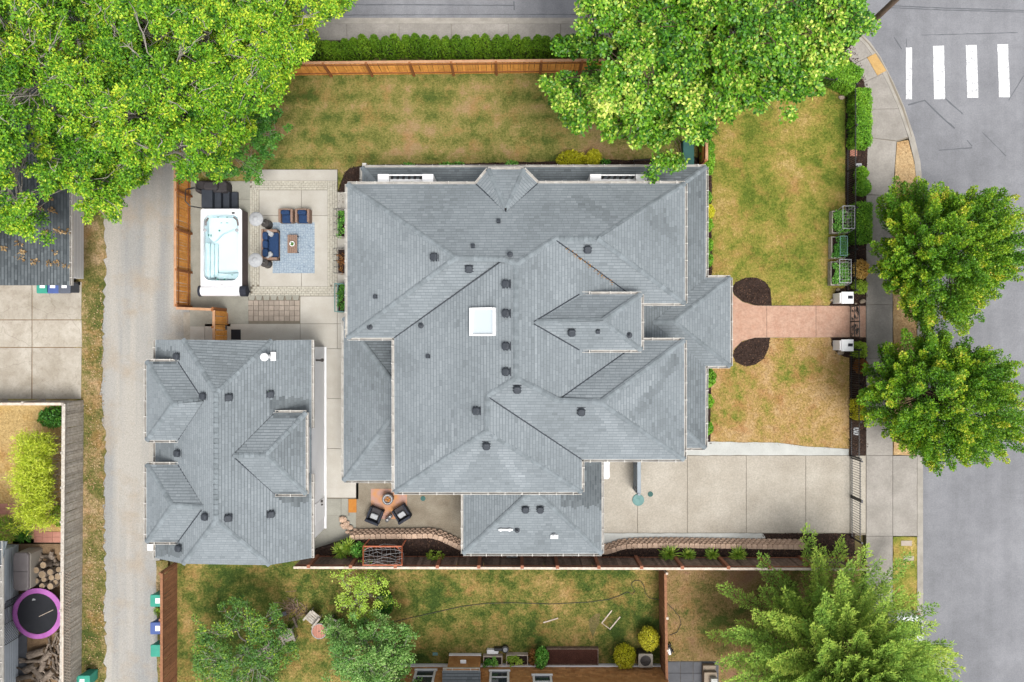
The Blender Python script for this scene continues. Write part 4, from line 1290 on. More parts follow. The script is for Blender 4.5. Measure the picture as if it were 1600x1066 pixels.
# ------------------------------------------------------------------ retaining wall
rw = thing('retaining_wall', 'curved tan block retaining wall between the driveway and the dark slat fence', 'wall', W(745, 850)[:])
bm_ = MB().prism([(-.135, .09), (-.14, -.13), (.14, -.13), (.135, .09), (.08, .135), (-.08, .135)], 0, .148)
BME = bm_.mesh('block', m['block'])
rest = MB()
WP = [W(x, y, BED_Z) for x, y in WALL]
cum = [0]
for p_, q_ in zip(WP, WP[1:]): cum.append(cum[-1] + (Vector((q_.x, q_.y)) - Vector((p_.x, p_.y))).length)


def along(s_):
    for i in range(len(WP) - 1):
        if s_ <= cum[i + 1] or i == len(WP) - 2:
            f = (s_ - cum[i]) / (cum[i + 1] - cum[i])
            p_ = WP[i].lerp(WP[i + 1], f)
            a_, b_ = WP[max(0, i - (f < .5))], WP[min(len(WP) - 1, i + 1 + (f >= .5))]
            d_ = b_ - a_
            return p_, math.atan2(d_.y, d_.x)


nb = int(cum[-1] / .285)
r = random.Random(5)
cnt = 0
for row in range(4):
    for i in range(nb):
        p_, yaw = along((i + .5 * (row % 2) + .25) * cum[-1] / (nb + .5))
        n_ = Vector((-math.sin(yaw), math.cos(yaw), 0))
        q_ = p_ + n_ * (.1 + .055 * row)
        z_ = BED_Z + .03 - .15 * (row + 1)
        hidden = 729 < 800 + p_.x * FPX / (CAM_H - BED_Z) < 938
        if cnt < 300 and not (hidden and row):
            inst('block', BME, rw, (q_.x, q_.y, z_), (0, 0, yaw + r.uniform(-.05, .05)), (.97, 1, 1))
            cnt += 1
        elif not hidden:
            rest.obox((q_.x, q_.y, z_ + .074), .135, .12, .072, Matrix.Rotation(yaw, 3, 'Z'))
tag(rest.build('blocks', m['block'], rw), kind='stuff')

# ------------------------------------------------------------------ foliage
def unit(v):
    return v / np.maximum(np.linalg.norm(v, axis=1, keepdims=True), 1e-9)


class Leaves:
    def __init__(s, seed=1):
        s.r = np.random.default_rng(seed)
        s.P, s.T = [], []

    def kites(s, pos, d, nrm, L, wd, tint):
        n = len(pos)
        d = unit(d)
        side = unit(np.cross(d, nrm))
        up = np.cross(side, d)
        L = np.broadcast_to(np.asarray(L, float), (n,))[:, None]
        wd = np.broadcast_to(np.asarray(wd, float), (n,))[:, None]
        v = np.stack([pos, pos + d * L * .42 + side * wd * .5 + up * wd * .14, pos + d * L, pos + d * L * .42 - side * wd * .5 + up * wd * .14], 1)
        s.P.append(v.reshape(-1, 3))
        s.T.append(np.repeat(np.clip(tint, 0, 1), 4))

    def scatter(s, c, n, rx, ry, rz, L=.2, wd=.12, out=None, tint=.5, tvar=.22, upb=1.0, shell=0.0):
        """leaves around point c in an ellipsoid; out = outward bias vector"""
        r = s.r
        v = r.normal(size=(n, 3))
        v = unit(v) * (r.uniform(shell, 1, size=(n, 1)) ** (1 / 2.2))
        pos = np.asarray(c) + v * np.array([rx, ry, rz])
        d = r.normal(size=(n, 3)) * np.array([1, 1, .5]) + v * .6
        if out is not None: d += np.asarray(out)
        nrm = r.normal(size=(n, 3)) * .55 + np.array([0, 0, upb]) + v * .35
        s.kites(pos, d, nrm, L * r.uniform(.7, 1.3, n), wd * r.uniform(.7, 1.3, n), tint + r.normal(size=n) * tvar)

    def build(s, name, mat, parent=None):
        P = np.concatenate(s.P)
        T = np.concatenate(s.T)
        n = len(P) // 4
        off = ORG[parent] if parent is not None else Vector((0, 0, 0))
        P = P - np.array(off[:])
        me = bpy.data.meshes.new(name)
        me.vertices.add(n * 4)
        me.vertices.foreach_set('co', P.astype(np.float32).ravel())
        me.loops.add(n * 4)
        me.loops.foreach_set('vertex_index', np.arange(n * 4, dtype=np.int32))
        me.polygons.add(n)
        me.polygons.foreach_set('loop_start', np.arange(0, n * 4, 4, dtype=np.int32))
        me.update(calc_edges=True)
        a_ = me.attributes.new('tint', 'FLOAT', 'POINT')
        a_.data.foreach_set('value', T.astype(np.float32))
        me.materials.append(mat)
        o = bpy.data.objects.new(name, me)
        link(o, parent)
        ORG[o] = off
        Leaves.total += n
        return o

    total = 0


def limb(mb, a, b, r0, r1, r, wob=.12, n=5, sides=5):
    a, b = Vector(a), Vector(b)
    L = (b - a).length
    pts, rad = [], []
    for i in range(n + 1):
        f = i / n
        p_ = a.lerp(b, f)
        if 0 < i < n: p_ += Vector((r.uniform(-1, 1), r.uniform(-1, 1), r.uniform(-.3, 1) + .6 * math.sin(f * math.pi))) * wob * L * .5
        pts.append(p_)
        rad.append(r0 + (r1 - r0) * f)
    mb.tube(pts, rad, sides, cap=False)
    return pts


def topix(p):
    k = FPX / (CAM_H - p[2])
    return 800 + p[0] * k, 533 - p[1] * k


def broadleaf(name, label, base, top_c, R_, z0, z1, nclump, leaf, L, wd, per, cr, poly=None, seed=1, bark='bark', group=None, tr=.28, flat=.5, mind=.75, fill=.7, spray=0, tvar=.23, cat='tree', tb=.5, sides=True, masses=(14, .8)):
    """trunk, limbs and a domed crown made of leaf clumps; top_c is the crown centre in world xy, R_ its radii"""
    r = random.Random(seed)
    th = thing(name, label, cat, (base[0], base[1], 0), 0, group)
    cl, mass = [], []
    if poly is not None: poly = inset(poly, 8)
    tries = 0
    mr = masses[1]
    while len(mass) < masses[0] and tries < 4000:
        tries += 1
        a_ = r.uniform(0, 2 * math.pi)
        q = math.sqrt(r.random())
        x, y = top_c[0] + R_[0] * q * math.cos(a_), top_c[1] + R_[1] * q * math.sin(a_)
        z = z0 + (z1 - z0) * math.sqrt(max(0, 1 - q * q)) * r.uniform(.72, 1.0) + r.uniform(-.4, .3)
        if poly is not None and not inside(*topix((x, y, z)), poly): continue
        if any((x - c[0]) ** 2 + (y - c[1]) ** 2 + ((z - c[2]) * .8) ** 2 < (1.35 * mr) ** 2 for c in mass): continue
        mass.append((x, y, z, r.uniform(.75, 1.2)))
    tries = 0
    while len(cl) < nclump and tries < nclump * 60:
        tries += 1
        if r.random() < fill * .5:
            a_ = r.uniform(0, 2 * math.pi)
            q = math.sqrt(r.random())
            x, y = top_c[0] + R_[0] * q * math.cos(a_), top_c[1] + R_[1] * q * math.sin(a_)
            z = z0 + (z1 - z0) * math.sqrt(max(0, 1 - q * q)) * r.uniform(.1, .6)
        else:
            b_ = r.choice(mass)
            a_ = r.uniform(0, 2 * math.pi)
            q = math.sqrt(r.random())
            k = mr * b_[3]
            x, y, z = b_[0] + k * q * math.cos(a_), b_[1] + k * q * math.sin(a_), b_[2] + k * (.75 * math.sqrt(1 - q * q) - .35 - .25 * q) + r.uniform(-.15, .15)
        if poly is not None and not inside(*topix((x, y, z)), poly): continue
        if any((x - c[0]) ** 2 + (y - c[1]) ** 2 + ((z - c[2]) * 1.3) ** 2 < (mind * cr) ** 2 for c in cl): continue
        cl.append((x, y, z, q))
    tk = MB()
    hub_z = z0 * .55
    tk.tube([(base[0], base[1], -.1), (base[0], base[1], .4), (base[0] + (top_c[0] - base[0]) * .4, base[1] + (top_c[1] - base[1]) * .4, hub_z * .6), (base[0] + (top_c[0] - base[0]) * .6, base[1] + (top_c[1] - base[1]) * .6, hub_z)],
            [tr * 1.5, tr * 1.1, tr, tr * .85], 8)
    hub = Vector((base[0] + (top_c[0] - base[0]) * .6, base[1] + (top_c[1] - base[1]) * .6, hub_z))
    nm = max(4, min(9, nclump // 12))
    mains = []
    for i in range(nm):
        a_ = 2 * math.pi * (i + r.uniform(-.3, .3)) / nm
        e = Vector((top_c[0] + math.cos(a_) * R_[0] * .45, top_c[1] + math.sin(a_) * R_[1] * .45, z0 + (z1 - z0) * r.uniform(.12, .45)))
        k = 0
        while poly is not None and k < 8 and not inside(*topix(e), poly):
            e = e.lerp(Vector((top_c[0], top_c[1], e.z)), .3)
            k += 1
        mains.append(limb(tk, hub, e, tr * .5, tr * .14, r, .16, 6, 6))
    mains.append(limb(tk, hub, (top_c[0], top_c[1], z0 + (z1 - z0) * .6), tr * .6, tr * .15, r, .06, 6, 6))
    allp = [p_ for q_ in mains for p_ in q_[2:]]
    for c in cl:
        P_ = Vector(c[:3])
        s_ = min(allp, key=lambda p_: (p_ - P_).length + max(0, p_.z - P_.z) * .6)
        pts = limb(tk, s_, P_ + Vector((0, 0, .1)), tr * .13, tr * .04, r, .2, 4, 4)
        if sides:
            for _ in range(3):
                limb(tk, pts[r.choice((2, 3, 4))], P_ + Vector((r.uniform(-1, 1), r.uniform(-1, 1), r.uniform(-.2, .5))) * cr * .9, tr * .08, tr * .03, r, .2, 3, 4)
    tk.build('trunk', MAT[bark], th, smooth=True)
    lv = Leaves(seed + 50)
    for c in cl:
        k = lv.r.uniform(.7, 1.25)
        o_ = np.array([c[0] - top_c[0], c[1] - top_c[1], 0])
        o_ = o_ / (np.linalg.norm(o_) + .3)
        tc = tb + lv.r.normal() * .13
        nsub = 5
        for _ in range(nsub):
            sc = np.array(c[:3]) + lv.r.normal(size=3) * np.array([.5, .5, .22]) * cr * k
            lv.scatter(sc, int(per * k / nsub), cr * .52 * k, cr * .52 * k, cr * .52 * k * flat, L, wd, o_ * .5 + np.array([0, 0, -.15]), tc + lv.r.normal() * .06, tvar)
    lv.build('crown', LM[leaf], th)
    return th


def wxy(x, y, z): return W2(x, y, z)


NWP = [(-60, -70), (545, -70), (541, 8), (520, 20), (505, 40), (480, 48), (472, 80), (452, 100), (455, 128), (440, 150), (415, 145), (402, 150), (398, 168), (388, 176), (392, 210), (372, 232), (350, 262), (322, 268), (322, 284), (290, 292), (275, 285), (262, 262), (240, 278), (232, 310), (215, 320), (205, 295), (190, 300), (192, 335), (165, 360), (140, 345), (128, 322), (105, 335), (95, 300), (72, 322), (60, 350), (42, 370), (25, 388), (5, 372), (-60, 380)]
b1, c1 = W2(60, 190), wxy(60, 130, 8)
broadleaf('deciduous_tree', 'yellow-green spreading tree at the far left, over the dark-roofed shed', W2(100, 230), wxy(70, 130, 8), (7.2, 7.6), 4.5, 10.5, 310, 'gum', .125, .075, 600, .62, NWP, 21, group='trees over the alley', tb=.5, masses=(30, 1.35))
broadleaf('deciduous_tree', 'yellow-green tree with bare grey twigs hanging over the top of the gravel alley', W2(255, 150), wxy(268, 140, 9), (5.3, 5.8), 4.8, 11.5, 245, 'gum', .125, .075, 600, .62, NWP, 22, group='trees over the alley', tb=.54, masses=(20, 1.3))
broadleaf('deciduous_tree', 'bright yellow-green tree reaching over the street at the left end of the hedge', W2(400, 60), wxy(432, 40, 9), (4.4, 5.2), 4.6, 10.5, 175, 'gum', .125, .075, 600, .62, NWP, 23, group='trees over the alley', tb=.57, masses=(15, 1.25))
broadleaf('deciduous_tree', 'low dark blue-green tree at the left end of the top lawn', W2(354, 200), wxy(356, 206, 4), (1.9, 2.0), 2.3, 4.4, 40, 'gumdark', .12, .08, 420, .5, None, 24, tr=.12, tb=.5, masses=(9, .7))
NEP = [(880, -80), (880, -20), (905, 20), (893, 70), (886, 100), (858, 140), (850, 160), (872, 180), (892, 205), (905, 185), (930, 190), (950, 215), (968, 200), (985, 215), (1005, 225), (1030, 235), (1048, 255), (1068, 240), (1085, 220), (1110, 215), (1125, 205), (1120, 185), (1160, 178), (1178, 196), (1190, 165), (1210, 155), (1225, 160), (1250, 140), (1278, 128), (1300, 105), (1320, 60), (1345, 35), (1362, 0), (1362, -80)]
broadleaf('maple_tree', 'broad bright green maple overhanging the top lawn and street', W2(1105, 55), wxy(1108, 35, 9), (7.6, 7.4), 4.2, 11.5, 310, 'maple', .155, .115, 610, .68, NEP, 31, bark='barkbrown', tr=.34, tb=.5, fill=.45, mind=.66, masses=(30, 1.45))


def spiky(name, label, base, cx, cy, R_, z0, z1, n, leaf, seed, L=.1, wd=.07, per=350, ln=1.45, group=None):
    """dense crown of upswept leafy shoots radiating from the stem"""
    r = random.Random(seed)
    th = thing(name, label, 'tree', (base[0], base[1], 0), 0, group)
    tk = MB()
    tk.tube([(base[0], base[1], -.1), (base[0], base[1], .3), (base[0], base[1], z0), (base[0], base[1], z1 - 1)], [.2, .14, .11, .04], 8)
    lv = Leaves(seed)
    zc = (z0 + z1) / 2 - .3
    for i in range(n):
        f = (i + .5) / n
        ct = 1 - 1.45 * f
        a_ = i * 2.39996 + r.uniform(-.35, .35)
        st = math.sqrt(max(0, 1 - ct * ct))
        k = r.uniform(.8, 1.06) * (1 + .11 * math.sin((2 + seed % 2) * a_ + seed * 1.7) + .07 * math.sin(5 * a_ + seed))
        tip = Vector((cx + R_ * st * math.cos(a_) * k, cy + R_ * st * math.sin(a_) * k, zc + (z1 - zc) * ct * k + r.uniform(-.15, .15)))
        d = Vector((math.cos(a_) * st, math.sin(a_) * st, max(.25, ct) * .9 + .35)).normalized()
        st_ = tip - d * ln * r.uniform(.85, 1.3)
        if r.random() < .5: tk.tube([Vector((cx, cy, st_.z - .5)), st_, tip], [.03, .015, .004], 4, cap=False)
        m_ = int(per * r.uniform(.7, 1.25))
        u = lv.r.random(m_)
        rad = .31 * (1 - u) ** .5 + .06
        o_ = unit(lv.r.normal(size=(m_, 3)))
        axis = np.array((tip - st_)[:])
        pos = np.array(st_[:]) + axis * u[:, None] + o_ * (rad * lv.r.uniform(.5, 1, m_))[:, None]
        dd = o_ + np.array(d[:]) * .6 + lv.r.normal(size=(m_, 3)) * .4
        nr = o_ * .4 + np.array([0, 0, .8]) + lv.r.normal(size=(m_, 3)) * .4
        tc = .36 + (.03 if seed % 2 else -.01) + r.uniform(-.16, .13) + .5 * np.maximum(0, u - .5) * r.choice((.2, .7, 1.4))
        lv.kites(pos, dd, nr, L * lv.r.uniform(.7, 1.3, m_), wd * lv.r.uniform(.7, 1.3, m_), tc + lv.r.normal(size=m_) * .12)
    tk.build('trunk', m['barkbrown'], th)
    lv.build('crown', LM[leaf], th)


c = wxy(1490, 390, 4.5)
spiky('street_tree', 'upper of two round dense street trees between the pavement and road', c, c[0], c[1], 3.75, 1.9, 6.6, 330, 'linden', 41, group='round street trees')
c = wxy(1487, 626, 4.5)
spiky('street_tree', 'lower of two round dense street trees, beside the driveway apron', c, c[0], c[1], 3.75, 1.9, 6.4, 330, 'linden', 42, group='round street trees')


def conifer(name, label, base, seed):
    r = random.Random(seed)
    th = thing(name, label, 'tree', (base[0], base[1], 0))
    tk = MB()
    H = 9.0
    tk.tube([(base[0], base[1], -.1), (base[0], base[1], .5), (base[0], base[1], H)], [.36, .28, .03], 8)
    lv = Leaves(seed)
    nfr = 290
    for i in range(nfr):
        f = (i + .5) / nfr
        z = 1.0 + (H - 1.6) * f ** .9
        a_ = i * 2.39996 + r.uniform(-.3, .3)
        ln = (4.95 * (1 - f ** 1.5) + .9) * r.choice((.6, .8, .95, 1.0, 1.08)) * r.uniform(.92, 1.06)
        A = Vector((base[0], base[1], z))
        el = .28 + .35 * f + r.uniform(-.1, .16)
        yaw = a_
        pts = []
        bend = r.uniform(-.25, .25)
        p_ = A.copy()
        ns = 10
        for k in range(ns + 1):
            pts.append(p_.copy())
            g_ = k / ns
            e_ = el - .55 * g_ * (1 - f) + .35 * g_ * g_
            p_ = p_ + Vector((math.cos(yaw) * math.cos(e_), math.sin(yaw) * math.cos(e_), math.sin(e_))) * ln / ns
            yaw += bend / ns
        tk.tube(pts, [max(.008, .05 * (1 - k / ns)) for k in range(ns + 1)], 4, cap=False)
        tc0 = .46 + r.uniform(-.2, .2)
        # branchlets, most of them in the outer part of the branch
        nbr = int(11 + 4.5 * ln)
        for b in range(nbr):
            g_ = .38 + .62 * (b + r.random()) / nbr
            k = min(ns - 1, int(g_ * ns))
            o_ = pts[k].lerp(pts[k + 1], g_ * ns - k)
            ax = (pts[k + 1] - pts[k]).normalized()
            sd = ax.cross(Vector((0, 0, 1))).normalized() * (1 if b % 2 else -1)
            dr = (ax * r.uniform(.75, 1.1) + sd * r.uniform(.45, .8) + Vector((0, 0, r.uniform(.0, .35)))).normalized()
            bl = (.95 * (1.12 - g_) + .26) * r.uniform(.7, 1.35)
            if b >= nbr - 2: dr, bl = ax, .45
            m_ = int(14 + bl * 23)
            u = lv.r.random(m_)
            d_ = np.array(dr[:])
            s2 = np.array(dr.cross(Vector((0, 0, 1))).normalized()[:])
            sg = lv.r.choice((-1, 1), m_)[:, None]
            wdt = (.15 * (1 - u) + .02)[:, None]
            pos = np.array(o_[:]) + d_ * (u * bl)[:, None] + s2 * sg * wdt * lv.r.random((m_, 1)) + lv.r.normal(size=(m_, 3)) * np.array([.02, .02, .04])
            dd = d_ + s2 * sg * .75 + lv.r.normal(size=(m_, 3)) * .25 + np.array([0, 0, .2])
            nr = np.array([0, 0, 1.]) + lv.r.normal(size=(m_, 3)) * .6
            lv.kites(pos, dd, nr, .145 * lv.r.uniform(.7, 1.3, m_), .045, tc0 + .28 * (u - .4) + lv.r.normal(size=m_) * .1)
    tk.build('trunk', m['barkbrown'], th)
    lv.build('crown', LM['cedar'], th)


conifer('cedar_tree', 'large feathery light green conifer below the driveway', W2(1256, 986), 51)
broadleaf('fruit_tree', 'open dark green fruit tree with grey limbs in the neighbour lawn, leftmost below the garage', W2(390, 1010), wxy(378, 1024, 3), (2.3, 2.4), 1.7, 3.8, 60, 'fruit', .12, .065, 230, .5, None, 61, tr=.14, tb=.42, fill=.3, masses=(14, .75))
broadleaf('fruit_tree', 'small pale lime tree beside the round garden table', W2(552, 945), wxy(558, 936, 3), (1.2, 1.35), 1.6, 3.2, 22, 'lime', .11, .055, 130, .42, None, 62, tr=.08, tb=.5, fill=.3, masses=(8, .5))
broadleaf('fruit_tree', 'silvery green tree beside the brown shingled neighbour house', W2(560, 1000), wxy(572, 1034, 3.5), (1.95, 1.85), 2.0, 4.4, 60, 'apple', .12, .065, 280, .5, None, 63, tr=.12, tb=.5, fill=.3, masses=(13, .7))


def shrub(name, label, x, y, z0, shape, leaf, n, L=.08, wd=.06, group=None, seed=1, cat='shrub', tb=.5, rz=0.0, tvar=.2, core=True):
    """clipped or loose shrub: shape = ('box', hx, hy, h) | ('ball', rx, ry, rz) | ('cone', r, h); x, y world"""
    th = thing(name, label, cat, (x, y, z0), 0, group)
    lv = Leaves(seed)
    r = lv.r
    co = MB()
    c_, s_ = math.cos(rz), math.sin(rz)
    if shape[0] == 'box':
        hx, hy, h = shape[1:4]
        ar = np.array([4 * hx * hy * 1.6, 2 * hy * h, 2 * hy * h, 2 * hx * h, 2 * hx * h])
        f = r.choice(5, n, p=ar / ar.sum())
        u, v = r.uniform(-1, 1, n), r.uniform(-1, 1, n)
        zz_ = r.random(n) * h
        P = np.zeros((n, 3))
        Nn = np.zeros((n, 3))
        for k, (nx, ny, nz) in enumerate(((0, 0, 1), (1, 0, 0), (-1, 0, 0), (0, 1, 0), (0, -1, 0))):
            q = f == k
            if nz: P[q] = np.stack([u[q] * hx, v[q] * hy, np.full(q.sum(), h)], 1)
            elif nx: P[q] = np.stack([np.full(q.sum(), nx * hx), v[q] * hy, zz_[q]], 1)
            else: P[q] = np.stack([u[q] * hx, np.full(q.sum(), ny * hy), zz_[q]], 1)
            Nn[q] = (nx, ny, nz)
        # rounded, slightly uneven shoulders
        ex = np.maximum(0, np.abs(P[:, 0]) / hx - .75) + np.maximum(0, np.abs(P[:, 1]) / hy - .85)
        P[:, 2] -= ex * .22 * h * (P[:, 2] / h)
        P += Nn * (np.sin(P[:, :1] * 7 + seed) * np.sin(P[:, 1:2] * 6) * .04 + r.normal(size=(n, 1)) * .025)
        if core: co.rbox(-hx * .9, hx * .9, -hy * .94, hy * .94, .0, h * .86, .06)
    elif shape[0] == 'ball':
        rx, ry, rzz = shape[1:4]
        v = unit(r.normal(size=(n, 3)))
        v[:, 2] = np.abs(v[:, 2]) * np.sign(r.uniform(-.25, 1, n))
        lump = 1 + .1 * np.sin(v[:, :1] * 5 + seed) * np.sin(v[:, 1:2] * 5 + seed * 2) + r.normal(size=(n, 1)) * .06
        P = v * np.array([rx, ry, rzz]) * lump + np.array([0, 0, rzz])
        Nn = v
        if core: co.blob((0, 0, rzz * .9), rx * .82, ry * .82, rzz * .85, seed, .05)
    else:
        rr, h = shape[1:3]
        t_ = r.random(n) ** .8
        a_ = r.random(n) * 2 * math.pi
        lob = 1 + .12 * np.sin(a_ * 4 + seed) + .1 * np.sin(t_ * 14 + a_ * 2)
        rad = rr * np.sqrt(np.maximum(0, 1 - t_ ** 2.3)) * lob * (1 + r.normal(size=n) * .07)
        P = np.stack([rad * np.cos(a_), rad * np.sin(a_), t_ * h], 1)
        Nn = np.stack([np.cos(a_), np.sin(a_), .25 + t_], 1)
        if core: co.lathe([(rr * .8, .05), (rr * .86, h * .4), (rr * .6, h * .75), (rr * .15, h * .95)], n=10)
    R2_ = np.array([[c_, -s_, 0], [s_, c_, 0], [0, 0, 1]])
    P = P @ R2_.T + np.array([x, y, z0])
    Nn = Nn @ R2_.T
    d = r.normal(size=(n, 3)) + Nn * .5 + np.array([0, 0, .3])
    lv.kites(P, d, Nn + r.normal(size=(n, 3)) * .5, L * r.uniform(.7, 1.4, n), wd * r.uniform(.7, 1.3, n), tb + r.normal(size=n) * tvar + .12 * np.sin(P[:, 0] * 3 + P[:, 1] * 2))
    lv.build('foliage', LM[leaf], th)
    if core:
        co.v = [(c_ * a[0] - s_ * a[1] + x, s_ * a[0] + c_ * a[1] + y, a[2] + z0) for a in co.v]
        co.build('stems', m['twig'], th)
    return th


m['twig'] = M('twig_mass', (46, 58, 24), fine=.3)
ordn = ['first', 'second', 'third', 'fourth', 'fifth', 'sixth', 'seventh', 'eighth', 'ninth', 'tenth', 'eleventh', 'twelfth', 'thirteenth', 'fourteenth', 'fifteenth', 'sixteenth', 'seventeenth', 'eighteenth', 'nineteenth', 'twentieth', 'twenty-first', 'twenty-second', 'twenty-third', 'twenty-fourth', 'twenty-fifth', 'twenty-sixth', 'twenty-seventh', 'twenty-eighth', 'twenty-ninth', 'thirtieth', 'thirty-first', 'thirty-second']
xs = np.linspace(462, 896, 30)
for i, x in enumerate(xs):
    p = W(x + rnd.uniform(-2, 2), 87 + rnd.uniform(-2.5, 2.5) + (4 if i < 8 else 0))
    hh = 2.5 + rnd.uniform(-.2, .25) + (-.25 if i < 7 else 0) + (.2 if i == 8 else 0)
    shrub('arborvitae', ordn[i] + ' arborvitae from the left in the hedge row above the orange fence', p.x, p.y, 0, ('cone', .33 + rnd.uniform(-.03, .04), hh), 'arbor', 2000, .085, .042, 'arborvitae hedge row', 100 + i, 'hedge plant', .5, tvar=.16)

def sh(px_, py_, z, *a, **k):
    p_ = W(px_, py_, z)
    return shrub(a[0], a[1], p_.x, p_.y, .02, *a[2:], **k)


sh(1313, 110, 1.0, 'clipped_hedge', 'clipped angular green hedge at the street corner by the utility pole', ('box', 1.12, .6, 1.05), 'hedge', 9000, seed=1, rz=math.radians(-28), cat='hedge')
sh(1349.5, 182, 1.0, 'clipped_hedge', 'long clipped green hedge beside the curved corner pavement', ('box', .43, 1.52, 1.0), 'hedge', 8500, seed=2, cat='hedge')
sh(1350.5, 347, 1.0, 'clipped_hedge', 'clipped rectangular green hedge beside the netted planter beds', ('box', .42, 1.05, 1.0), 'hedge', 6500, seed=3, cat='hedge', tb=.4)
sh(1346, 271, .5, 'round_shrub', 'smaller upper round green shrub beside the pale utility lid', ('ball', .33, .33, .38), 'hedge', 1600, seed=4)
sh(1347.5, 293.5, .5, 'round_shrub', 'round green shrub just above the clipped rectangular hedge', ('ball', .40, .40, .42), 'hedge', 2000, seed=5)
sh(1345, 421, .4, 'round_shrub', 'golden dry round shrub beside the east pavement', ('ball', .36, .45, .36), 'gold', 1500, .11, .05, seed=6)
sh(1344, 448, .4, 'round_shrub', 'small loose pale green shrub above the upper white pillar', ('ball', .34, .32, .3), 'lime', 800, .13, .06, seed=7)
sh(1344, 547, .4, 'round_shrub', 'small square light green shrub beside the lower white pillar', ('box', .28, .34, .5), 'lime', 1500, .1, .06, seed=8)
sh(1344, 572, .3, 'round_shrub', 'small rust-brown shrub below the lower white pillar', ('ball', .32, .36, .3), 'rust', 1200, .1, .05, seed=9)
sh(1343, 640, .5, 'round_shrub', 'yellow-green boxy shrub between the picket fence and pavement', ('box', .27, .5, .6), 'yellow', 2600, .09, .05, seed=10)
for i, (x, y, rx, ry, lf, lb_) in enumerate(((1105, 232, .34, .42, 'hedge', 'tall green shrub at the house corner, topmost of the row against the east wall'), (1106, 248, .34, .45, 'hedge', 'second green shrub down at the upper right house corner'), (1104, 263, .34, .4, 'hedge', 'third green shrub down at the upper right house corner'),
                                   (1103, 309, .26, .34, 'hedge', 'small green ball shrub above the yellow one against the east wall'), (1105.5, 331, .33, .36, 'yellow', 'yellow-green round shrub against the east wall of the house'), (1104, 351, .3, .36, 'hedge', 'green ball shrub just below the yellow one against the east wall'),
                                   (1104, 383, .3, .36, 'hedge', 'second green ball below the yellow shrub against the east wall'), (1104, 406, .3, .38, 'hedge', 'green ball shrub just above the porch roof'), (1107, 591, .38, .46, 'hedge', 'larger blue-green ball shrub just below the porch roof'),
                                   (1105, 627, .3, .36, 'hedge', 'middle green ball shrub beside the dry lower right lawn'), (1104, 669, .3, .33, 'hedge', 'lowest green ball shrub, above the pale driveway edge'))):
    sh(x, y, .5, 'round_shrub', lb_, ('ball', rx, ry, .42), lf, 1500, seed=20 + i, group='shrubs along the house')
for i, (x, y, rx, ry, h, lb_) in enumerate(((893, 250, .75, .42, .35, 'loose yellow-green bush against the north eave, left one'), (927, 247, .35, .36, .35, 'small yellow-green bush against the north eave, right one'))):
    sh(x, y, .4, 'loose_bush', lb_, ('ball', rx, ry, h), 'yellow', 1200, .15, .07, seed=40 + i, tb=.25, core=False)
for i, (x, y) in enumerate(((697, 259), (716, 259), (800, 257), (945, 254), (640, 260))):
    sh(x, y, .1, 'bed_plant', 'small green bed plant, ' + ordn[sorted([640, 697, 716, 800, 945]).index(x)] + ' from the left along the north eave', ('ball', .3, .12, .14), 'veg', 130, .14, .06, seed=50 + i, core=False, cat='plant', group='bed plants along the north eave')
# bamboo and west yard greenery
for k, (x, y, rx, ry, h) in enumerate(((75, 725, 1.15, 1.35, 1.1), (70, 780, 1.1, .95, .9))):
    pass
bb = thing('bamboo', 'tall feathery yellow bamboo clump against the grey fence', 'bamboo', W(85, 735)[:])
lv = Leaves(71)
st = MB()
r = random.Random(71)
for i in range(120):
    f = r.random()
    yy = 680 + 118 * f
    b_ = W(97 + r.uniform(-12, 7), yy)
    tip = b_ + Vector((r.uniform(-.95, .3) * (1 if f > .25 else .7), r.uniform(-.6, .6), r.uniform(1.4, 2.7)))
    st.tube([b_, b_.lerp(tip, .5) + Vector((0, 0, .35)), tip], [.012, .01, .004], 4, cap=False)
    for k in range(4):
        c_ = b_.lerp(tip, .55 + .13 * k) + Vector((0, 0, .25))
        lv.scatter(c_[:], 42, .33, .33, .22, .2, .035, (-.3, 0, -.2), .5, .25)
st.build('canes', m['palewood'], bb)
lv.build('leaves', LM['bamboo'], bb)
sh(83, 652, .6, 'round_shrub', 'dark green shrub in the corner of the grey fence above the bamboo', ('ball', .7, .5, .5), 'gumdark', 1400, .14, .07, seed=60)
sh(92, 805, .4, 'loose_bush', 'bright green low bush below the bamboo beside the brick path', ('ball', .4, .5, .35), 'lime', 700, .13, .07, seed=61, core=False)
sh(8, 828, .5, 'loose_bush', 'light green bush at the left picture edge below the brick path', ('ball', .65, .6, .45), 'grassy', 900, .22, .05, seed=62, core=False)
sh(602, 941, .4, 'round_shrub', 'round dark green shrub beside the pale lime tree', ('ball', .4, .62, .5), 'gumdark', 1600, .1, .07, seed=63, tb=.3)
sh(976, 1026, .6, 'round_shrub', 'yellow-green ball shrub left of the air conditioner', ('ball', .52, .58, .52), 'yellow', 2600, .1, .05, seed=64, tb=.3)
sh(1014, 998, .6, 'round_shrub', 'pale yellow-green ball shrub above the air conditioner', ('ball', .5, .58, .52), 'yellow', 2600, .09, .045, seed=65, tb=.55)
sh(846, 1027, .4, 'round_shrub', 'bright green leafy shrub between the two garden beds', ('ball', .33, .5, .38), 'veg', 900, .12, .08, seed=66)
sh(832, 1026, .3, 'loose_bush', 'dark brownish green plant beside the bright green leafy shrub', ('ball', .2, .4, .3), 'rust', 400, .1, .05, seed=67, core=False)
sh(247, 955, .2, 'weed_tuft', 'small green weed between the upper green bin and blue bin', ('ball', .22, .16, .15), 'grassy', 130, .15, .04, seed=68, core=False, cat='weed')


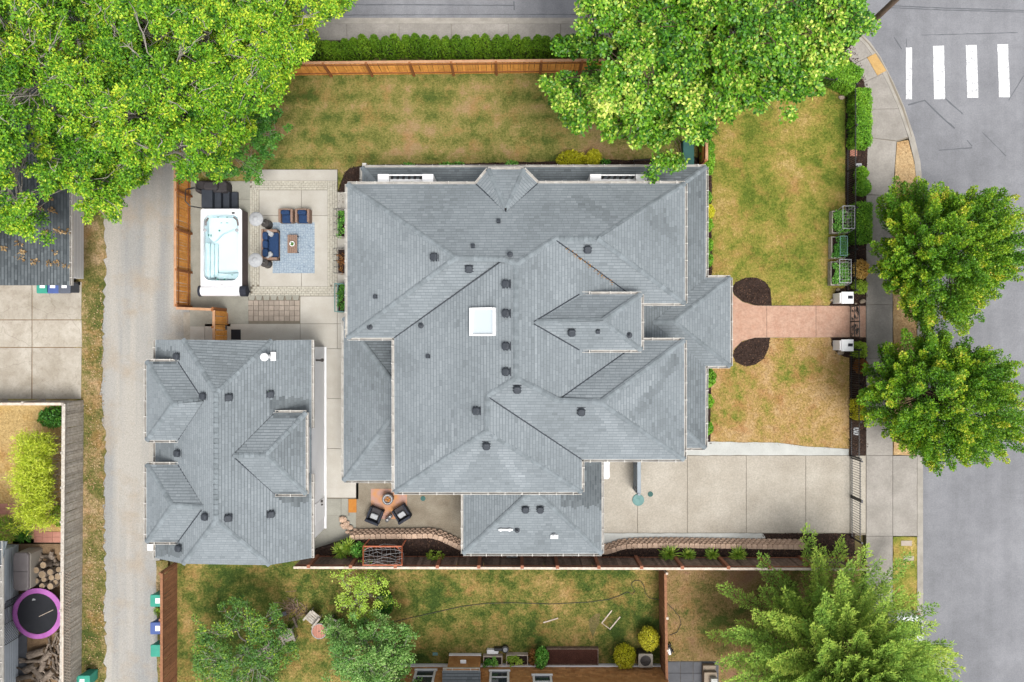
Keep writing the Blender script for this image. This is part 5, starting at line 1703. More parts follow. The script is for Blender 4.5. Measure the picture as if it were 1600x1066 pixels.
def strappy(label, x, y, z, R_, n, leaf='grassy', seed=1, name='strappy_plant', w=.05, up=.55):
    p_ = W(x, y, z)
    th = thing(name, label, 'plant', p_[:])
    lv = Leaves(seed)
    a_ = lv.r.random(n) * 2 * math.pi
    e_ = lv.r.uniform(.15, 1.2, n)
    d = np.stack([np.cos(a_) * np.cos(e_), np.sin(a_) * np.cos(e_), np.sin(e_)], 1)
    L = R_ * lv.r.uniform(.6, 1.1, n)
    nr = np.stack([-np.cos(a_) * np.sin(e_), -np.sin(a_) * np.sin(e_), np.cos(e_)], 1)
    lv.kites(np.tile(np.array(p_[:]), (n, 1)) + d * .03, d, nr, L, w, .5 + lv.r.normal(size=n) * .25)
    # arching tips
    q = np.array(p_[:]) + d * (L * .8)[:, None]
    d2 = d.copy()
    d2[:, 2] -= .8
    lv.kites(q, d2, nr, L * .45, w * .8, .55 + lv.r.normal(size=n) * .25)
    lv.build('leaves', LM[leaf], th)


for i, (x, y, R_, lb_) in enumerate(((1045, 865, .58, 'largest spiky light green plant on the raised bed, left of its row'), (1074, 867, .45, 'second spiky light green plant from the left on the raised bed'), (1112, 867, .42, 'third spiky light green plant from the left on the raised bed'),
                                   (1152, 866, .5, 'spiky light green plant on the raised bed beside the conifer'), (533, 861, .55, 'spiky green plant by the corner of the garage'), (545, 853, .5, 'spiky green plant left of the orange goal frame'))):
    strappy(lb_, x, y, BED_Z, R_, 110, seed=80 + i)
strappy('blue-green spiky rosette plant between the brick path and storage box', 40, 835, .1, .5, 90, 'gumdark', 90, 'rosette_plant')
sh(561, 857, BED_Z, 'loose_bush', 'loose green plant behind the orange goal frame', ('ball', .35, .35, .7), 'veg', 500, .14, .06, seed=91, core=False, cat='plant')
sh(680, 868, BED_Z + .2, 'loose_bush', 'sprawling light green plant on the mulch against the dark fence', ('ball', .4, .18, .6), 'lime', 260, .16, .06, seed=92, core=False, cat='plant')

# short grass over the lawns
def grass(label, poly, n, mat, seed, L=.09):
    r = np.random.default_rng(seed)
    P = np.array(poly, float)
    lo, hi = P.min(0), P.max(0)
    x = r.uniform(lo[0], hi[0], n)
    y = r.uniform(lo[1], hi[1], n)
    k = inside_np(x, y, poly)
    x, y = x[k], y[k]
    n = len(x)
    pos = np.stack([(x - 800) / 28, (533 - y) / 28, np.zeros(n)], 1)
    lv = Leaves(seed)
    a_ = r.random(n) * 2 * math.pi
    d = np.stack([np.cos(a_) * .8, np.sin(a_) * .8, r.uniform(.15, .9, n)], 1)
    nr = np.stack([-np.cos(a_) * .5, -np.sin(a_) * .5, np.ones(n)], 1)
    lv.kites(pos, d, nr, L * r.uniform(.5, 1.4, n), .022, np.full(n, .5))
    tag(lv.build('grass', MAT[mat]), label, 'grass', kind='stuff')


grass('short olive grass of the top lawn', [(330, 118), (1092, 114), (1092, 246), (885, 250), (575, 255), (540, 262), (528, 282), (401, 264), (360, 283), (330, 283)], 32000, 'lawn_n', 1)
grass('short gold grass between the house and the picket fence', [(1112, 70), (1322, 145), (1321, 448), (1296, 478), (1207, 478), (1203, 445), (1180, 433), (1142, 440), (1112, 434)], 22000, 'lawn_e', 2)
grass('dry grass of the lower right lawn', [(1112, 575), (1150, 568), (1180, 572), (1203, 540), (1205, 529), (1298, 529), (1318, 558), (1328, 562), (1328, 702), (1260, 699), (1215, 694), (1111, 693)], 12000, 'lawn_se', 3)
grass('patchy grass of the neighbour lawn', [(278, 886), (1030, 886), (1030, 1040), (278, 1066)], 36000, 'lawn_s', 4)
grass('patchy grass right of the brown dividing fence', [(1040, 892), (1200, 892), (1200, 1066), (1125, 1066), (1125, 1033), (1040, 1033)], 6000, 'lawn_side', 5)
grass('straw grass of the left yard', [(0, 640), (104, 640), (104, 786), (0, 786)], 6000, 'lawn_w', 6)
grass('dry verge grass along the alley', [(128, 380), (163, 380), (160, 600), (164, 700), (162, 1066), (130, 1066), (134, 640)], 8000, 'verge', 7)
grass('dry grass of the roadside strip', [(1403, 224), (1418, 221), (1431, 300), (1432, 540), (1397, 540), (1397, 306)], 3000, 'strip', 8)

LM['litter'] = leaf_mat('leaf_litter', [(0, (150, 116, 76)), (.5, (184, 152, 108)), (1, (214, 190, 150))], .1, .8, .1, k=.55)
# pale fallen leaves on the verge
lv = Leaves(77)
n = 650
x = lv.r.uniform(132, 164, n)
y = lv.r.uniform(440, 1066, n)
pos = np.stack([(x - 800) / 28, (533 - y) / 28, np.full(n, .05)], 1)
d = lv.r.normal(size=(n, 3)) * np.array([1, 1, .2])
lv.kites(pos, d, np.tile(np.array([0, 0, 1.]), (n, 1)) + lv.r.normal(size=(n, 3)) * .3, .1 * lv.r.uniform(.6, 1.3, n), .07, lv.r.uniform(.4, 1, n))
tag(lv.build('leaf_litter', LM['litter']), 'pale fallen leaves scattered on the verge beside the alley', 'leaves', kind='stuff')

lv = Leaves(402)
for p_ in lv_spots: lv.scatter((p_.x, p_.y, p_.z + .04), 3, .07, .07, .02, .07, .045, tint=.7, tvar=.25)
tag(lv.build('fallen_leaves', LM['rust'], R.obj), kind='stuff')

# loose bark chips over and just past the edges of the mulch beds
LM['chip'] = leaf_mat('bark_chip', [(0, (52, 40, 36)), (.5, (84, 64, 54)), (1, (128, 100, 82))], 0.0, .9, .1, k=.55)
lv = Leaves(500)
for poly, z in MULCH:
    P = np.array(poly, float)
    lo, hi = P.min(0) - 1.5, P.max(0) + 1.5
    n = int((hi[0] - lo[0]) * (hi[1] - lo[1]) * .22)
    x, y = lv.r.uniform(lo[0], hi[0], n), lv.r.uniform(lo[1], hi[1], n)
    jx, jy = x + lv.r.normal(size=n) * 1.1, y + lv.r.normal(size=n) * 1.1
    k = inside_np(jx, jy, poly)
    x, y = x[k], y[k]
    n = len(x)
    kk = (CAM_H - z) / FPX
    pos = np.stack([(x - 800) * kk, (533 - y) * kk, np.full(n, z + .02)], 1)
    lv.kites(pos, lv.r.normal(size=(n, 3)) * np.array([1, 1, .3]), np.tile(np.array([0, 0, 1.]), (n, 1)) + lv.r.normal(size=(n, 3)) * .5, .1 * lv.r.uniform(.5, 1.3, n), .05, lv.r.random(n) ** 1.6)
tag(lv.build('bark_chips', LM['chip']), 'loose dark bark chips over the mulch beds', 'bark chips', kind='stuff')

# ------------------------------------------------------------------ patio furniture
# swim spa
z1 = 1.05
sx0, sx1, sy0, sy1 = W(313.5, 0, z1).x, W(377.5, 0, z1).x, W(0, 449, z1).y, W(0, 326.5, z1).y
spa = thing('swim_spa', 'long white swim spa with pale blue water and taupe cabinet on the patio', 'swim spa', ((sx0 + sx1) / 2, (sy0 + sy1) / 2, 0))
cab_ = MB()
for q in ((sx0 + .04, sx0 + .12, sy0 + .04, sy1 - .04), (sx1 - .1, sx1 - .02, sy0 + .04, sy1 - .04), (sx0 + .12, sx1 - .1, sy0 + .04, sy0 + .12), (sx0 + .12, sx1 - .1, sy1 - .12, sy1 - .04)): cab_.box(*q, .05, z1 - .04)
cab_.build('cabinet', m['taupe'], spa)
rim = MB()
bx0, bx1, by0, by1 = sx0 + .15, sx1 - .15, sy0 + .36, sy1 - .3


def rounded(x0, x1, y0, y1, r, n=6):
    out = []
    for cx, cy, a0 in ((x1 - r, y1 - r, 0), (x0 + r, y1 - r, 90), (x0 + r, y0 + r, 180), (x1 - r, y0 + r, 270)):
        for i in range(n + 1):
            a = math.radians(a0 + 90 * i / n)
            out.append((cx + r * math.cos(a), cy + r * math.sin(a)))
    return out


oo, ii = rounded(sx0, sx1, sy0, sy1, .12), rounded(bx0, bx1, by0, by1, .4)
n = len(oo)
rim.add([(x, y, z1) for x, y in oo] + [(x, y, z1) for x, y in ii] + [(x, y, z1 - .1) for x, y in oo] + [(x, y, z1 - .16) for x, y in ii] , [])
b0 = 0
for i in range(n):
    j = (i + 1) % n
    rim.f += [(i, j, n + j, n + i), (2 * n + i, 2 * n + j, j, i), (n + i, n + j, 3 * n + j, 3 * n + i)]
rim.build('shell_rim', m['acrylic'], spa)
bs = MB()
bi = rounded(bx0 + .12, bx1 - .12, by0 + .12, by1 - .12, .35)
bs.add([(x, y, z1 - .16) for x, y in ii] + [(x, y, .25) for x, y in bi], [])
for i in range(n): bs.f.append((i, (i + 1) % n, n + (i + 1) % n, n + i))
bs.f.append(tuple(n + i for i in range(n)))
bs.build('basin', m['poolshell'], spa)
# seats and steps inside the basin
L_ = by1 - by0
MB().prism([(bx0 + .08, by1 - .08), (bx1 - .08, by1 - .08), (bx1 - .08, by1 - 1.1), (bx1 - .5, by1 - .75), (bx0 + .85, by1 - 1.0), (bx0 + .4, by1 - 1.45), (bx0 + .08, by1 - 1.2)], .3, .62).build('seat', m['poolshell'], spa, bevel=.08)
for i, (x, z) in enumerate(((bx0 + .2, .72), (bx0 + .36, .55), (bx0 + .52, .40))):
    MB().box(x - .18, x, by0 + .15 + .05 * i, by1 - 1.5, .26, z).build('side_step', m['poolstep'], spa, bevel=.03)
MB().box(bx0 + .5, bx1 - .1, by0 + .1, by0 + .45, .27, .55).build('end_step', m['poolstep'], spa, bevel=.04)
wt = MB()
wt.prism(rounded(bx0 + .02, bx1 - .02, by0 + .02, by1 - .02, .38), z1 - .24, z1 - .2)
wt.build('water', m['water'], spa)
for x, y in ((330, 348), (334, 345)):
    p = W(x, y, z1)
for pts in ([(bx0 + .25, by1 - .18), (bx0 + .12, by1 - .4), (bx0 + .12, by1 - .6)], [(bx1 - .3, by1 - .14), (bx1 - .1, by1 - .3), (bx1 - .04, by1 - .6)]):
    MB().tube([(x, y, z1 - .02) for x, y in pts], .055, 6).build('headrest', m['greyplastic'], spa)
for x, y in ((320, 360), (370, 360)):
    p = W(x, y, z1)
    MB().lathe([(.1, 0), (.1, .02), (.05, .03)], (p.x, p.y, z1), 14).build('filter_cap', m['greyfab'], spa)
for x, y, w, h in ((323.5, 344.5, .09, .07), (342, 340, .05, .02), (356, 340, .05, .02), (347, 349, .05, .02), (356, 349, .06, .02), (344, 361, .05, .05), (327.5, 368, .03, .06), (331, 368.5, .03, .06), (342, 430, .05, .02), (364, 430, .05, .02), (341, 437, .06, .04), (352, 437, .05, .04)):
    p = W(x, y, .75)
    MB().obox((p.x, p.y, z1 - .195), w, h, .012).build('jet', m['jet'], spa, bevel=.01)
p = W(364.5, 333, z1)
MB().obox((p.x, p.y, z1 + .01), .08, .05, .012).build('control_panel', m['black'], spa)
p = W(347, 443, z1)
MB().obox((p.x, p.y, z1 + .02), .36, .11, .025).build('skimmer_lid', m['acrylic'], spa, bevel=.01)
MB().obox((p.x, p.y - .08, z1 + .05), .08, .015, .01).build('skimmer_slot', m['darksteel'], spa)
# cover roller
zc = 1.0
ca, cb = W(310.5, 454.5, zc), W(383, 454.5, zc)
cr_ = thing('spa_cover', 'rolled white spa cover with dark blue ends below the swim spa', 'spa cover', ((ca.x + cb.x) / 2, ca.y, 0))
MB().tube([(ca.x + .12, ca.y, zc - .1), (cb.x - .25, cb.y, zc - .1)], .29, 20).build('roll', m['acrylic'], cr_, smooth=False)
for a_, b_ in ((ca.x + .0, ca.x + .14), (cb.x - .26, cb.x + .08)):
    MB().tube([(a_, ca.y - .01, zc - .1), (b_, ca.y - .01, zc - .1)], .3, 20).box((a_ + b_) / 2 - .04, (a_ + b_) / 2 + .04, ca.y - .05, ca.y + .05, .05, zc - .3).build('end_cap', m['charcoal'], cr_)
for k in range(3): MB().tube([(ca.x + .14, ca.y - .1 + .1 * k, zc + .175 - .02 * abs(k - 1)), (cb.x - .26, ca.y - .1 + .1 * k, zc + .175 - .02 * abs(k - 1))], .012, 4).build('seam', m['white'], cr_)
# steps with handrail
sa, sb = W(315, 326, .9), W(362, 301, .3)
sp_ = thing('spa_steps', 'charcoal steps with a black handrail above the swim spa', 'steps', ((sa.x + sb.x) / 2, (sa.y + sb.y) / 2, 0))
for i, z in enumerate((.95, .72, .48, .24)):
    x0 = sa.x + (0 if i == 0 else .62 + .37 * (i - 1))
    x1 = sa.x + .62 + .37 * i
    MB().rbox(x0, x1 - .02, sa.y + .04, sb.y + .05, 0, z, .03).build('step', m['step'], sp_)
xr = sa.x - .12
MB().tube([(sa.x, sb.y, .5), (sa.x - .05, sb.y, 1.5), (xr - .45, sb.y - .1, 1.55), (xr - .5, sb.y - .35, 1.5), (xr - .5, sa.y + .3, 1.5), (xr - .3, sa.y + .05, 1.4), (sa.x + .02, sa.y + .02, .9)], .03, 6).tube([(xr - .05, sb.y + .06, 1.4), (xr - .45, sb.y - .04, 1.42)], .025, 6).build('handrail', m['black'], sp_)
ga = W(331, 292, .8)
gr_ = thing('covered_grill', 'grill under a dark grey cover between the steps and the top lawn', 'grill', (ga.x, ga.y, 0))
MB().rbox(ga.x - .92, ga.x + .82, ga.y - .3, ga.y + .34, 0, .85, .1).build('cover', m['chargrill'], gr_)
MB().rbox(ga.x - .4, ga.x + .4, ga.y - .22, ga.y + .25, .84, 1.05, .1).build('cover_hood', m['chargrill'], gr_)

# rug, sofa, chairs, tables
sheet('blue_patterned_rug', [(426, 347.5), (491.5, 347.5), (491.5, 427), (426, 427)], .066, 'rug', th=.014)
o = bpy.data.objects['blue_patterned_rug']
del o['kind']
tag(o, 'pale blue lattice-patterned rug on the patio', 'rug')
z = .7
x0, x1, y0, y1 = W(408.5, 0, z).x, W(432.8, 0, .6).x, W(0, 405.7, z).y, W(0, 358, z).y
sf = thing('sofa', 'navy cushioned wicker sofa between the two patio heaters', 'sofa', ((x0 + x1) / 2, (y0 + y1) / 2, .05))
MB().box(x0 + .02, x1, y0, y1, .05, .32).build('base', m['wicker'], sf, bevel=.02)
for a_, b_ in ((y0, y0 + .14), (y1 - .14, y1)): MB().box(x0 + .05, x1, a_, b_, .1, .62).build('arm', m['wicker'], sf, bevel=.02)
MB().box(x0, x0 + .1, y0, y1, .1, .74).build('back_frame', m['wicker'], sf, bevel=.02)
for i in range(3):
    a_, b_ = y0 + .15 + (y1 - y0 - .3) * i / 3, y0 + .15 + (y1 - y0 - .3) * (i + 1) / 3
    MB().rbox(x0 + .06, x0 + .36, a_ + .01, b_ - .01, .42, .80, .07).build('back_cushion', m['navy'], sf)
MB().rbox(x0 + .3, x1 + .02, y0 + .15, y1 - .15, .3, .48, .05).build('seat_cushion', m['navy'], sf)
for i, (x, y, a_) in enumerate(((421, 364.5, -.5), (420, 398.5, .65))):
    p = W(x, y, .6)
    c_ = thing('pillow', ('grey throw pillow at the upper end of the navy sofa', 'grey throw pillow at the lower end of the navy sofa')[i], 'pillow', (p.x, p.y, .5), a_, 'sofa pillows')
    mb = MB()
    mb.rbox(-.21, .21, -.14, .14, 0, .14, .06)
    mb.build('pillow_cover', m['greyfab'], c_, local=True)


def armchair(label, px0, px1, py0, py1):
    z = .66
    x0, x1, y0, y1 = W(px0, 0, z).x, W(px1, 0, z).x, W(0, py1, z).y, W(0, py0, z).y
    t_ = thing('armchair', label, 'armchair', ((x0 + x1) / 2, (y0 + y1) / 2, .05), 0, 'navy patio armchairs')
    MB().box(x0 + .03, x1 - .03, y0, y1 - .02, .06, .3).build('base', m['wicker'], t_, bevel=.02)
    for a_, b_ in ((x0, x0 + .13), (x1 - .13, x1)): MB().box(a_, b_, y0, y1, .06, .64).build('arm', m['wicker'], t_, bevel=.02)
    MB().box(x0 + .13, x1 - .13, y1 - .08, y1, .06, .7).build('back_frame', m['wicker'], t_, bevel=.02)
    MB().rbox(x0 + .14, x1 - .14, y0 - .02, y1 - .2, .3, .46, .05).build('seat_cushion', m['navy'], t_)
    MB().rbox(x0 + .15, x1 - .15, y1 - .34, y1 - .07, .42, .76, .08).build('back_cushion', m['navy'], t_)


armchair('left navy cushioned wicker armchair above the blue rug', 434.5, 457, 326, 347)
armchair('right navy cushioned wicker armchair above the blue rug', 460.5, 483, 326, 347)
z = .42
x0, x1, y0, y1 = W(449, 0, z).x, W(464.3, 0, z).x, W(0, 395.5, z).y, W(0, 367, z).y
ct = thing('coffee_table', 'slatted grey-brown coffee table on the blue rug', 'table', ((x0 + x1) / 2, (y0 + y1) / 2, .066))
for i in range(5):
    a_, b_ = x0 + (x1 - x0) * i / 5, x0 + (x1 - x0) * (i + 1) / 5
    MB().box(a_ + .006, b_ - .006, y0, y1, .38, .42).build('slat', m['wicker'], ct)
for a_ in (x0 + .03, x1 - .03):
    for b_ in (y0 + .06, y1 - .06): MB().box(a_ - .025, a_ + .025, b_ - .025, b_ + .025, .066, .38).build('leg', m['black'], ct)
MB().box(x0 + .05, x1 + .0, y0 + .03, y0 + .07, .33, .37).box(x0 + .05, x1, y1 - .07, y1 - .03, .33, .37).build('apron', m['black'], ct)
p = W(456.5, 381, .5)
bw_ = thing('bowl_planter', 'white bowl with a small green plant on the coffee table', 'planter', (p.x, p.y, .42))
MB().lathe([(.06, 0), (.12, .06), (.145, .1), (.13, .1), (.1, .07)], (p.x, p.y, .42), 18).build('bowl', m['white'], bw_, smooth=True)
lv = Leaves(5)
lv.scatter((p.x, p.y, .53), 60, .09, .09, .04, .07, .04)
lv.build('plant', LM['gumdark'], bw_)


def heater(label, bx, by, tx, ty):
    b = W(bx, by)
    t_ = thing('patio_heater', label, 'patio heater', (b.x, b.y, .05), 0, 'patio heaters')
    c = (b.x, b.y, 0)
    MB().lathe([(.24, .05), (.25, .1), (.22, .14), (.21, .6), (.23, .66), (.2, .7)], c, 20).build('tank_housing', m['darksteel'], t_)
    MB().tube([(b.x, b.y, .7), (b.x, b.y, 1.62)], .035, 8).build('pole', m['steel'], t_)
    MB().lathe([(.07, 1.58), (.15, 1.64), (.16, 1.86), (.1, 1.92)], c, 16).build('burner', m['steel'], t_)
    MB().tube([(b.x, b.y, 1.92), (b.x, b.y, 2.06)], .03, 6).build('stem', m['steel'], t_)
    MB().lathe([(.375, 2.02), (.385, 2.03), (.36, 2.06), (.2, 2.12), (.13, 2.135), (.12, 2.16), (.05, 2.17)], c, 30).build('reflector', m['greyfab'], t_, smooth=True)


heater('patio heater with white dome at the upper end of the sofa', 420.5, 352, 0, 0)
heater('patio heater with white dome at the lower end of the sofa', 419.5, 413, 0, 0)
sheet('black_door_mat', [(361, 515), (376, 515), (376, 531), (361, 531)], .066, 'blackmat', th=.02)
o = bpy.data.objects['black_door_mat']
del o['kind']
tag(o, 'black rubber mat by the garage and cedar gate', 'mat')

# planters along the west wall
for i, (y0, y1, leaf, fm, lb_) in enumerate(((328, 371, 'veg', 'greywood', 'planter of bright green leaves, topmost of three against the west wall'), (389, 428, 'rust', 'greywood', 'planter of brown dry growth, middle of three against the west wall'), (444, 488, 'gumdark', 'teal', 'planter with a green frame, lowest of three against the west wall'))):
    a_, b_ = W(527.5, y1, .5), W(540, y0, .5)
    t_ = thing('planter_box', lb_, 'planter', ((a_.x + b_.x) / 2, (a_.y + b_.y) / 2, 0), 0, 'planters along the west wall')
    fr = MB()
    for q in ((a_.x, a_.x + .04, a_.y, b_.y), (b_.x - .04, b_.x, a_.y, b_.y), (a_.x + .04, b_.x - .04, a_.y, a_.y + .04), (a_.x + .04, b_.x - .04, b_.y - .04, b_.y)): fr.box(*q, .05, .55)
    fr.build('frame', m[fm], t_)
    MB().box(a_.x + .04, b_.x - .04, a_.y + .04, b_.y - .04, .05, .48).build('soil', m['mulch'], t_)
    lv = Leaves(200 + i)
    for k in range(14): lv.scatter((rnd.uniform(a_.x + .08, b_.x - .05), rnd.uniform(a_.y + .1, b_.y - .1), .58), 34 if i != 1 else 12, .14, .14, .12, .1, .06)
    lv.build('plants', LM[leaf], t_)
    nb_ = MB()
    for k in range(5):
        yy = a_.y + .02 + (b_.y - a_.y - .04) * k / 4
        if i < 2: nb_.tube([(b_.x, yy, .5), (b_.x - .2, yy, 1.0), (a_.x - .1, yy, 1.0), (a_.x - .12, yy, .7), (a_.x, yy, .5)], .009, 4)
        elif k in (0, 4): nb_.tube([(a_.x, yy, .5), (a_.x - .02, yy, 1.05), (b_.x, yy, 1.05)], .025, 4)
    if i < 2:
        for f in (-.1, .05, .2): nb_.tube([(a_.x + f, a_.y, 1.0), (a_.x + f, b_.y, 1.0)], .007, 4)
    else: nb_.tube([(a_.x - .02, a_.y, 1.05), (a_.x - .02, b_.y, 1.05)], .03, 4)
    nb_.build('hoops', m['net'] if i < 2 else m['teal'], t_)

# ------------------------------------------------------------------ fire pit corner
o = sheet('orange_rug', [(579.5, 764), (636, 764), (636, 811), (579.5, 811)], .018, 'rug2', th=.014)
del o['kind']
tag(o, 'faded orange and pink rug under the fire pit', 'rug')
p = W(606, 780, .4)
fp = thing('fire_pit', 'round fire pit on the faded orange rug', 'fire pit', (p.x, p.y, .018))
MB().lathe([(.27, .02), (.29, .05), (.29, .4), (.31, .44), (.31, .49), (.25, .49), (.25, .38)], (p.x, p.y, 0), 24).build('bowl', m['darksteel'], fp)
MB().tube([(p.x + .235 * math.cos(a * math.pi / 12), p.y + .235 * math.sin(a * math.pi / 12), .5) for a in range(25)], .035, 6, cap=False).build('rim', m['greyfab'], fp)
MB().lathe([(.24, .385), (.19, .435)], (p.x, p.y, 0), 18).build('coals', m['wicker'], fp)
for k in range(4): MB().blob((p.x + .09 * math.cos(k * 1.7), p.y + .09 * math.sin(k * 1.7), .46), .07, .05, .04, k).build('ember_rock', m['rust_rock'] if 'rust_rock' in m else m['orangemat'], fp)


def dark_chair(label, x, y, rz):
    p_ = W(x, y, .35)
    t_ = thing('lounge_chair', label, 'chair', (p_.x, p_.y, .0), rz, 'chairs at the fire pit')
    MB().box(-.36, .36, -.36, .36, .04, .28).build('base', m['charcoal'], t_, bevel=.02, local=True)
    for s_ in (-1, 1): MB().box(s_ * .29, s_ * .39, -.38, .38, .04, .55).build('arm', m['charcoal'], t_, bevel=.02, local=True)
    MB().box(-.39, .39, -.44, -.3, .04, .72).build('backrest', m['charcoal'], t_, bevel=.03, local=True)
    MB().rbox(-.28, .28, -.29, .38, .28, .42, .04).build('seat_cushion', m['chargrill'], t_, local=True)
    c_ = MB()
    c_.obox((0, -.05, .5), .2, .15, .06, Matrix.Rotation(.35, 3, 'X'))
    c_ = c_.build('pillow', m['greyfab'], t_, bevel=.03, local=True)
    return t_


dark_chair('left charcoal lounge chair with a grey pillow at the fire pit', 586, 804.5, math.radians(-22))
dark_chair('right charcoal lounge chair with a grey pillow at the fire pit', 627.5, 802, math.radians(32))
p = W(607.5, 810, .3)
tb_ = thing('side_table', 'tiny black side table between the two charcoal chairs', 'table', (p.x, p.y, 0), math.radians(48))
MB().rbox(-.26, .26, -.1, .1, .28, .32, .05).build('top', m['black'], tb_, local=True)
for s_ in (-1, 1): MB().box(s_ * .18 - .02, s_ * .18 + .02, -.03, .03, 0, .28).build('leg', m['black'], tb_, local=True)
for i, s_ in enumerate((-.12, .12)):
    c_ = W(607.5 + (6 if s_ > 0 else -6) * .35, 810 - (6 if s_ > 0 else -6) * .4, .35)
    o = MB().lathe([(.035, 0), (.045, .1), (.04, .1), (.03, .01)], (c_.x, c_.y, .32), 12).build('cup', m['white'])
    tag(o, ('white cup at the lower end of the tiny black table', 'white cup at the upper end of the tiny black table')[i], 'cup', 'cups on the tiny table')
p = W(661, 779)
o = MB().lathe([(.14, 0), (.14, .02), (.12, .025), (.03, .03)], (p.x, p.y, 0), 16).build('drain_cover', m['tealdark'])
tag(o, 'round green drain cover in the crushed rock by the fire pit', 'drain cover')
o = sheet('orange_door_mat', [(544.5, 780), (557, 780), (557, 801), (544.5, 801)], .045, 'orangemat', th=.02)
del o['kind']
tag(o, 'plain orange mat on the slabs between garage and fire pit', 'mat')
r = random.Random(9)
spots = [(535, 812, .22), (541, 819, .2), (546, 825, .18), (538, 824, .17), (549, 834, .16), (555, 829, .14), (552, 840, .15), (543, 832, .14), (558, 836, .13), (534, 821, .14)]
for i, (x, y, s_) in enumerate(sorted(spots, key=lambda q: q[1])):
    p = W(x, y, .15)
    o = MB().blob((p.x, p.y, s_ * .6), s_, s_ * .75, s_ * .7, i, .22, 8, 6).build('rubble_stone', m['block'])
    tag(o, ordn[i] + ' tan broken block from the top in the rubble heap below the orange mat', 'stone', 'rubble heap stones')
# goal frame with net
gz = BED_Z
g0, g1, g2, g3 = W(567.5, 854, 1.5), W(628, 854, 1.5), W(567.5, 883, 2.6), W(628, 883, 2.6)
gl = thing('goal_frame', 'orange tubular goal frame with a torn white net leaning on the dark fence', 'goal', ((g0.x + g1.x) / 2, g0.y, gz))
fA, fB = W(577, 843, gz), W(634, 844, gz)
MB().tube([g0, g1], .045, 6).tube([g0, g2], .04, 6).tube([g1, g3], .04, 6).tube([g2, g3], .03, 6).tube([g0, fA], .035, 6).tube([g1, fB], .035, 6).tube([g0 + Vector((.3, -.02, 0)), g0 + Vector((0, -.25, .1))], .025, 5).tube([g1 + Vector((-.3, -.02, 0)), g1 + Vector((0, -.25, .1))], .025, 5).build('frame', m['orange'], gl)
nt_ = MB()
r = random.Random(4)
for i in range(8):
    f = i / 7
    a_, b_ = g0.lerp(g2, f), g1.lerp(g3, f)
    nt_.tube([a_.lerp(b_, k / 6) + Vector((0, r.uniform(-.08, .08), -.25 * math.sin(k / 6 * 3.1) + r.uniform(-.08, .05))) for k in range(7)], .010, 3, cap=False)
for i in range(10):
    f = i / 9
    a_, b_ = g0.lerp(g1, f), g2.lerp(g3, min(1, f + .05))
    nt_.tube([a_.lerp(b_, k / 4) + Vector((r.uniform(-.06, .06), 0, -.25 * math.sin(k / 4 * 3.1))) for k in range(5)], .007, 3, cap=False)
nt_.build('net', m['netwhite'], gl)
o = MB().box(*[v for v in (W(800, 0, .75).x - .3, W(800, 0, .75).x + .28, W(0, 868, .75).y - .09, W(0, 868, .75).y + .09)], BED_Z, BED_Z + .2).build('concrete_block', m['greyfab'])
tag(o, 'white hollow concrete block on the bed below the lower roof', 'block')
bl = MB()
for s_ in (-.14, .13): bl.box(W(800, 0, .75).x + s_ - .07, W(800, 0, .75).x + s_ + .07, W(0, 868, .75).y - .05, W(0, 868, .75).y + .05, BED_Z + .2, BED_Z + .204)
ob = bl.build('block_core', m['black'], o)

# ------------------------------------------------------------------ driveway things
p0, p1 = W(940.5, 749, .9), W(953, 716, .9)
ut = thing('utility_box', 'white rounded utility box against the lower roof beside the driveway', 'utility box', ((p0.x + p1.x) / 2, (p0.y + p1.y) / 2, 0))
MB().rbox(p0.x - .2, p1.x, p0.y, p1.y + .3, 0, .95, .1).build('cabinet', m['acrylic'], ut)
MB().box(p0.x + .02, p1.x - .06, p0.y + .05, p0.y + .06, .2, .8).build('panel', m['white'], ut)
a_, b_ = W(998.5, 771, 1.6), W(998.5, 715, 1.6)
fn_ = thing('vinyl_screen', 'narrow grey vinyl screen running down from the eave onto the driveway', 'fence', (a_.x, (a_.y + b_.y) / 2, 0))
MB().box(a_.x - .10, a_.x + .10, a_.y, b_.y + .4, 1.55, 1.62).build('cap_rail', m['bluemetal'], fn_, bevel=.02)
for k in range(12):
    y = a_.y + .02 + k * (b_.y - a_.y + .35) / 12
    MB().box(a_.x - .04, a_.x + .04, y + .004, y + .17, .05, 1.55).build('slat', m['bluemetal'], fn_)
MB().box(a_.x - .07, a_.x + .07, a_.y - .1, a_.y, 0, 1.66).build('post', m['bluemetal'], fn_)
for y in (a_.y + .2, b_.y - .35): MB().obox((a_.x - .14, y, 1.3), .05, .09, .05).build('hinge', m['black'], fn_, bevel=.02)
p = W(997, 781)
mh = thing('manhole_lid', 'large pale teal round lid in the driveway below the vinyl screen', 'manhole lid', p[:])
MB().lathe([(.33, .03), (.33, .06), (.3, .075), (.28, .065), (.1, .068), (.08, .08), (.03, .08)], (p.x, p.y, 0), 28).build('lid', m['teal'], mh)
p = W(1016, 772)
o = MB().lathe([(.15, .03), (.15, .05), (.13, .055), (.03, .055)], (p.x, p.y, 0), 16).build('drain_grate', m['tealdark'])
tag(o, 'small dark teal round grate beside the large teal lid', 'drain cover')


